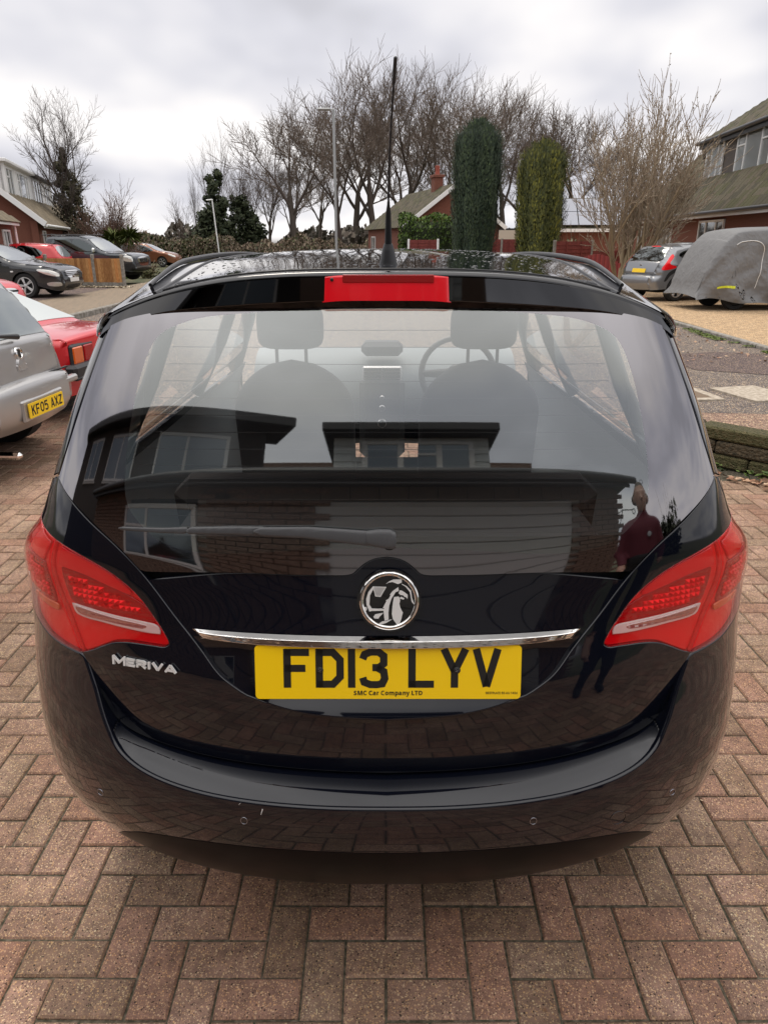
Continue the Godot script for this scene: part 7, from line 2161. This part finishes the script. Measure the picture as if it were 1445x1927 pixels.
# ---- what stands behind the lens and shows in the car's glass and paint ----
func make_rear() -> void:
	var h := thing("garage_house", "brick house with white boarded garage door, mirrored in the black hatchback's rear window", "house", Vector3(0, 0, 2.45))
	var rb := []
	for k in 4: rb.append(tri_map(mat("near_brick_%d" % k, Color.WHITE, 0.9), ntex(951 + k, 0.04, lin(0.075, 0.045, 0.033), lin(0.155, 0.10, 0.075), 256), 0.5))
	var mort := mat("mortar", lin(0.20, 0.18, 0.155), 0.95)
	rng.seed = 66
	# brick piers either side of the door, laid brick by brick
	var bm := MB.new(); bm.box(Vector3.ZERO, Vector3(0.215, 0.065, 0.05), Basis(), 0.004)
	var brick := bm.mesh()
	var sets := [[], [], [], []]
	var lay := func(x0: float, x1: float, y0: float, y1: float) -> void:
		var r := 0
		var y := y0
		while y < y1:
			var x := x0 + (0.1125 if r % 2 else 0.0)
			while x < x1:
				sets[rng.randi() % 4].append(Transform3D(Basis(), Vector3(x + 0.1, y + 0.0325, R(-0.003, 0.003))))
				x += 0.225
			y += 0.075; r += 1
	lay.call(1.62, 2.38, 0.0, 2.4)
	lay.call(-1.62, -0.60, 0.0, 2.4)
	lay.call(-5.2, -3.25, 0.0, 2.4)
	lay.call(-3.25, -1.62, 0.0, 0.95)
	for k in 4:
		var mm := MultiMesh.new()
		mm.transform_format = MultiMesh.TRANSFORM_3D
		mm.mesh = brick; mm.instance_count = sets[k].size()
		for q in sets[k].size(): mm.set_instance_transform(q, sets[k][q])
		var mo := MultiMeshInstance3D.new()
		mo.multimesh = mm; mo.material_override = rb[k]
		put(mo, "bricks", h); stuff(mo)
	hbox("wall", h, Vector3(2.0, 1.2, 0.12), Vector3(0.80, 2.4, 0.2), mort)
	hbox("wall", h, Vector3(-1.12, 1.2, 0.12), Vector3(1.04, 2.4, 0.2), mort)
	hbox("wall", h, Vector3(-4.2, 1.2, 0.12), Vector3(2.0, 2.4, 0.2), mort)
	hbox("wall", h, Vector3(-2.43, 0.47, 0.12), Vector3(1.62, 0.94, 0.2), mort)
	hbox("side_wall", h, Vector3(2.3, 1.2, 2.6), Vector3(0.2, 2.4, 5.0), rb[1])
	# boarded garage door and the dark timber above it
	for k in 14: hbox("door_board", h, Vector3(0.51, 0.02 + 0.079 + k * 0.158, 0.02), Vector3(2.2, 0.15, 0.03), mat("door_white", lin(0.30, 0.30, 0.295), 0.5) if not M.has("door_white") else M.door_white, 0.006)
	hbox("door_back", h, Vector3(0.51, 1.13, 0.06), Vector3(2.24, 2.26, 0.03), M.trim_grey)
	for k in 18: hbox("soffit_board", h, Vector3(-1.45 + k * 0.217, 2.33, -0.01), Vector3(0.21, 0.17, 0.03), mat("dark_board", lin(0.075, 0.06, 0.045), 0.8) if not M.has("dark_board") else M.dark_board, 0.004)
	window(h, Vector3(-2.43, 1.58, -0.02), 1.58, 1.16, [0.42], mat("frame_dim", lin(0.42, 0.42, 0.41), 0.5), M.house_glass, "window", [0])
	hbox("board", h, Vector3(-3.2, 2.33, -0.01), Vector3(3.9, 0.17, 0.03), M.dark_board)
	# overhanging flat roof and gutter
	hbox("flat_roof", h, Vector3(-1.4, 2.47, 2.2), Vector3(8.0, 0.10, 5.0), M.matt_black, 0.01)
	hbox("fascia", h, Vector3(-1.4, 2.44, -0.28), Vector3(8.0, 0.15, 0.04), M.satin_black)
	pipe(h, "gutter", [Vector3(-5.4, 2.48, -0.36), Vector3(2.75, 2.46, -0.36)], 0.06, M.satin_black)
	# dormer behind the flat roof, and the main house
	hbox("dormer", h, Vector3(0.30, 3.35, 3.2), Vector3(1.66, 1.25, 2.4), M.trim_light)
	for k in 8: hbox("weatherboard", h, Vector3(0.30, 2.85 + k * 0.145, 1.985), Vector3(1.68, 0.15, 0.03), M.trim_light, 0.004, Basis(Vector3.RIGHT, 0.1))
	hbox("dormer_roof", h, Vector3(0.30, 4.02, 3.1), Vector3(1.9, 0.14, 2.9), M.matt_black, 0.01)
	window(h, Vector3(0.36, 3.45, 1.93), 1.2, 0.8, [0.34, 0.68], M.frame_dim, M.house_glass, "dormer_window", [1])
	hbox("main_wall", h, Vector3(-1.5, 2.4, 5.5), Vector3(8.0, 4.8, 0.3), rb[2])
	# gabled neighbour to the left with upstairs windows and an aerial
	var g := thing("neighbour_house", "dark gabled house with upstairs windows, mirrored left of the garage in the rear window", "house", Vector3(-1.35, 0, 5.0), 0.0)
	g.basis = Basis(Vector3.UP, -0.42)
	hbox("front_wall", g, Vector3(-4.6, 2.2, 0.2), Vector3(9.0, 4.4, 0.3), mat("dark_render", lin(0.035, 0.03, 0.028), 0.9))
	hbox("side_wall", g, Vector3(-0.2, 2.2, 2.2), Vector3(0.3, 4.4, 4.0), M.dark_render)
	hbox("roof_edge", g, Vector3(-4.6, 4.42, 0.1), Vector3(9.6, 0.2, 0.9), M.matt_black, 0.02)
	for x in [-1.5, -4.0, -6.6]: window(g, Vector3(x, 3.6, 0.02), 1.7, 1.1, [0.5], M.frame_dim, M.house_glass)
	var ae := thing("roof_aerial", "television aerial on the neighbour's roof, mirrored at the left of the rear window", "aerial", Vector3(-3.35, 4.3, 6.2))
	pipe(ae, "mast", [Vector3.ZERO, Vector3(0, 1.0, 0)], 0.02, M.silver_trim)
	pipe(ae, "boom", [Vector3(-0.6, 0.85, 0), Vector3(0.5, 1.05, 0)], 0.012, M.silver_trim)
	for k in 9: pipe(ae, "element", [Vector3(-0.55 + k * 0.12, 0.86 + k * 0.022, -0.2), Vector3(-0.55 + k * 0.12, 0.86 + k * 0.022, 0.2)], 0.008, M.silver_trim)
	var bk := thing("hanging_bracket", "black scrolled iron basket bracket on the brick pier right of the garage door", "bracket", Vector3(2.3, 2.0, 2.42))
	var sc := []
	for k in 14: sc.append(Vector3(0.30 + 0.035 * cos(k * 0.5), -0.02 + 0.035 * sin(k * 0.5), -0.30))
	pipe(bk, "arm", [Vector3(0.02, 0, 0), Vector3(0.02, 0, -0.3), Vector3(0.28, 0, -0.3)], 0.008, M.ink)
	pipe(bk, "stay", [Vector3(0.02, -0.4, 0), Vector3(0.02, -0.15, -0.2), Vector3(0.02, 0, -0.3)], 0.008, M.ink)
	pipe(bk, "scroll", sc, 0.008, M.ink)
	person()
	# tall dark tree at the far right behind, seen in the lamp flank
	var t := shrub("rear_conifer", "dark conifer mirrored beside the person in the right flank of the black hatchback", "tree", Vector3(8.5, 0, 6.5), Vector3(1.2, 2.4, 1.2), 2400, 0.16, Color(0.012, 0.02, 0.01), Color(0.05, 0.06, 0.03), 999, 8, 16)

# a body as one smooth skin: tapered limbs joined in a field, meshed as surface nets
func field_mesh(bones: Array, cell: float, lo: Vector3, hi: Vector3, soft: float) -> ArrayMesh:
	var n := Vector3i(((hi - lo) / cell).ceil()) + Vector3i.ONE
	var val := PackedFloat32Array()
	val.resize(n.x * n.y * n.z); val.fill(1.0)
	var f := func(p: Vector3) -> float:
		var s := 0.0
		for b in bones:
			var a: Vector3 = b[0]
			var d: Vector3 = b[1] - a
			var t := clampf((p - a).dot(d) / maxf(d.length_squared(), 1e-9), 0, 1)
			var q: Vector3 = (p - a - d * t)
			if b.size() > 4: q = q * (b[4] as Vector3)
			s += exp(-(q.length() - lerpf(b[2], b[3], t)) / soft)
		return -soft * log(maxf(s, 1e-30))
	for i in n.x:
		for j in n.y:
			for k in n.z: val[(i * n.y + j) * n.z + k] = f.call(lo + Vector3(i, j, k) * cell)
	var mb := MB.new()
	var id := {}
	for i in n.x - 1:
		for j in n.y - 1:
			for k in n.z - 1:
				var sum := Vector3.ZERO
				var cnt := 0
				for e in [[0, 0, 0, 1, 0, 0], [0, 1, 0, 1, 1, 0], [0, 0, 1, 1, 0, 1], [0, 1, 1, 1, 1, 1], [0, 0, 0, 0, 1, 0], [1, 0, 0, 1, 1, 0], [0, 0, 1, 0, 1, 1], [1, 0, 1, 1, 1, 1], [0, 0, 0, 0, 0, 1], [1, 0, 0, 1, 0, 1], [0, 1, 0, 0, 1, 1], [1, 1, 0, 1, 1, 1]]:
					var va := val[((i + e[0]) * n.y + j + e[1]) * n.z + k + e[2]]
					var vb := val[((i + e[3]) * n.y + j + e[4]) * n.z + k + e[5]]
					if (va < 0) != (vb < 0):
						var t := va / (va - vb)
						sum += Vector3(e[0], e[1], e[2]).lerp(Vector3(e[3], e[4], e[5]), t); cnt += 1
				if cnt == 0: continue
				var p := lo + (Vector3(i, j, k) + sum / cnt) * cell
				var h := cell * 0.4
				var g := Vector3(f.call(p + Vector3(h, 0, 0)) - f.call(p - Vector3(h, 0, 0)), f.call(p + Vector3(0, h, 0)) - f.call(p - Vector3(0, h, 0)), f.call(p + Vector3(0, 0, h)) - f.call(p - Vector3(0, 0, h))).normalized()
				id[Vector3i(i, j, k)] = mb.add(p, g)
	for key in id:
		for ax in 3:
			var u := Vector3i.ZERO; u[(ax + 1) % 3] = 1
			var w := Vector3i.ZERO; w[(ax + 2) % 3] = 1
			var a := Vector3i.ZERO; a[ax] = 1
			var c0: Vector3i = key
			var c1: Vector3i = key + a
			var v0 := val[(c0.x * n.y + c0.y) * n.z + c0.z]
			var v1 := val[(c1.x * n.y + c1.y) * n.z + c1.z]
			if (v0 < 0) == (v1 < 0): continue
			if id.has(key - u) and id.has(key - w) and id.has(key - u - w): mb.quad(id[key], id[key - u], id[key - u - w], id[key - w])
	return mb.mesh()
func person() -> void:
	var p := thing("person", "person in dark red hooded top, mirrored at the right of the rear window", "person", Vector3(1.60, 0, 0.32), deg_to_rad(28))
	var skin := mat("skin_tone", lin(0.30, 0.17, 0.12), 0.5)
	var top := mat("hoodie", lin(0.065, 0.006, 0.014), 0.85)
	var jean := mat("trousers", lin(0.007, 0.008, 0.010), 0.85)
	# faces local -z
	var limbs := [
		[Vector3(0, 1.02, 0), Vector3(0, 1.34, 0.01), 0.15, 0.17, Vector3(0.85, 1, 1.2)], [Vector3(-0.13, 1.40, 0.01), Vector3(0.13, 1.40, 0.01), 0.095, 0.095],
		[Vector3(-0.19, 1.39, 0.01), Vector3(-0.25, 1.10, 0.02), 0.072, 0.056], [Vector3(-0.25, 1.10, 0.02), Vector3(-0.20, 0.90, -0.16), 0.055, 0.042],
		[Vector3(0.19, 1.39, 0.01), Vector3(0.27, 1.10, 0.02), 0.072, 0.056], [Vector3(0.27, 1.10, 0.02), Vector3(0.22, 0.90, -0.14), 0.055, 0.042],
		[Vector3(0, 1.45, 0.02), Vector3(0, 1.52, -0.005), 0.09, 0.065]]
	var torso := inst("hooded_top", field_mesh(limbs, 0.024, Vector3(-0.42, 0.72, -0.32), Vector3(0.42, 1.66, 0.28), 0.018), top, p)
	var legs := [[Vector3(0, 0.98, 0), Vector3(0, 0.92, 0.01), 0.155, 0.15, Vector3(0.9, 1, 1.15)], [Vector3(-0.09, 0.9, 0), Vector3(-0.11, 0.5, 0.0), 0.092, 0.066], [Vector3(-0.11, 0.5, 0), Vector3(-0.12, 0.1, 0.03), 0.064, 0.05], [Vector3(0.09, 0.9, 0), Vector3(0.11, 0.5, 0), 0.092, 0.066], [Vector3(0.11, 0.5, 0), Vector3(0.12, 0.1, 0.03), 0.064, 0.05], [Vector3(-0.12, 0.05, 0.05), Vector3(-0.13, 0.04, -0.16), 0.045, 0.04], [Vector3(0.12, 0.05, 0.05), Vector3(0.13, 0.04, -0.16), 0.045, 0.04]]
	inst("trousers", field_mesh(legs, 0.028, Vector3(-0.3, -0.03, -0.3), Vector3(0.3, 1.2, 0.25), 0.016), jean, p)
	var hd := [[Vector3(0, 1.68, 0.0), Vector3(0, 1.66, -0.02), 0.098, 0.09, Vector3(1.15, 0.9, 0.95)], [Vector3(0, 1.60, -0.045), Vector3(0, 1.585, -0.06), 0.052, 0.04], [Vector3(0, 1.655, -0.105), Vector3(0, 1.635, -0.122), 0.011, 0.016], [Vector3(-0.03, 1.695, -0.088), Vector3(0.03, 1.695, -0.088), 0.014, 0.014], [Vector3(-0.02, 1.608, -0.092), Vector3(0.02, 1.608, -0.092), 0.011, 0.011], [Vector3(-0.086, 1.66, 0.01), Vector3(-0.09, 1.635, 0.01), 0.018, 0.012], [Vector3(0.086, 1.66, 0.01), Vector3(0.09, 1.635, 0.01), 0.018, 0.012], [Vector3(0, 1.5, 0.01), Vector3(0, 1.6, 0.0), 0.058, 0.055]]
	inst("head", field_mesh(hd, 0.011, Vector3(-0.14, 1.44, -0.17), Vector3(0.14, 1.80, 0.14), 0.008), skin, p)
	var hair := [[Vector3(0, 1.715, 0.035), Vector3(0, 1.735, 0.0), 0.086, 0.07, Vector3(1.05, 0.95, 0.95)], [Vector3(-0.07, 1.66, 0.04), Vector3(0.07, 1.66, 0.04), 0.05, 0.05]]
	inst("hair", field_mesh(hair, 0.014, Vector3(-0.14, 1.58, -0.12), Vector3(0.14, 1.84, 0.15), 0.01), mat("hair_grey", lin(0.09, 0.075, 0.06), 0.8), p)
	for s in [-1.0, 1.0]:
		var mb := MB.new()
		mb.ball(Vector3(s * 0.033, 1.672, -0.089), Vector3(0.012, 0.008, 0.008), 6)
		obj("eye", mb, M.ink, p)
		# hand: palm, four fingers and a thumb, half curled
		var w := Vector3(s * 0.205, 0.885, -0.175) if s < 0 else Vector3(0.222, 0.885, -0.155)
		var hb := [[w, w + Vector3(-s * 0.008, -0.05, -0.045), 0.026, 0.03, Vector3(0.75, 1, 1)]]
		for k in 4:
			var b := w + Vector3(-s * 0.012 + s * (k - 1.5) * 0.006, -0.06 - 0.004 * absf(k - 1.5), -0.075 + (k - 1.5) * 0.019)
			var m := b + Vector3(-s * 0.010, -0.034, -0.008)
			hb.append([b, m, 0.0095, 0.009])
			hb.append([m, m + Vector3(-s * 0.016, -0.022, 0.010), 0.009, 0.0075])
		hb.append([w + Vector3(-s * 0.012, -0.02, -0.035), w + Vector3(-s * 0.035, -0.045, -0.07), 0.013, 0.01])
		hb.append([w + Vector3(-s * 0.035, -0.045, -0.07), w + Vector3(-s * 0.032, -0.068, -0.082), 0.0095, 0.008])
		inst("hand", field_mesh(hb, 0.006, w + Vector3(-0.075, -0.15, -0.14), w + Vector3(0.075, 0.04, 0.03), 0.004), skin, p)
	var gl := MB.new()
	for s in [-1.0, 1.0]:
		var pts := PackedVector3Array()
		var rd := PackedFloat32Array()
		for k in 17:
			pts.append(Vector3(s * 0.036 + 0.026 * cos(TAU * k / 16), 1.785 + 0.016 * sin(TAU * k / 16), -0.075)); rd.append(0.0025)
		gl.tube(pts, rd, 5, false)
	obj("glasses", gl, M.ink, p)
	var dp := MB.new()
	dp.ball(Vector3(0.06, 1.31, -0.150), Vector3(0.028, 0.028, 0.005), 10)
	obj("chest_print", dp, M.trim_grey, p)

func _ready() -> void:
	make_sky()
	make_materials()
	make_setting()
	make_car()
	make_street()
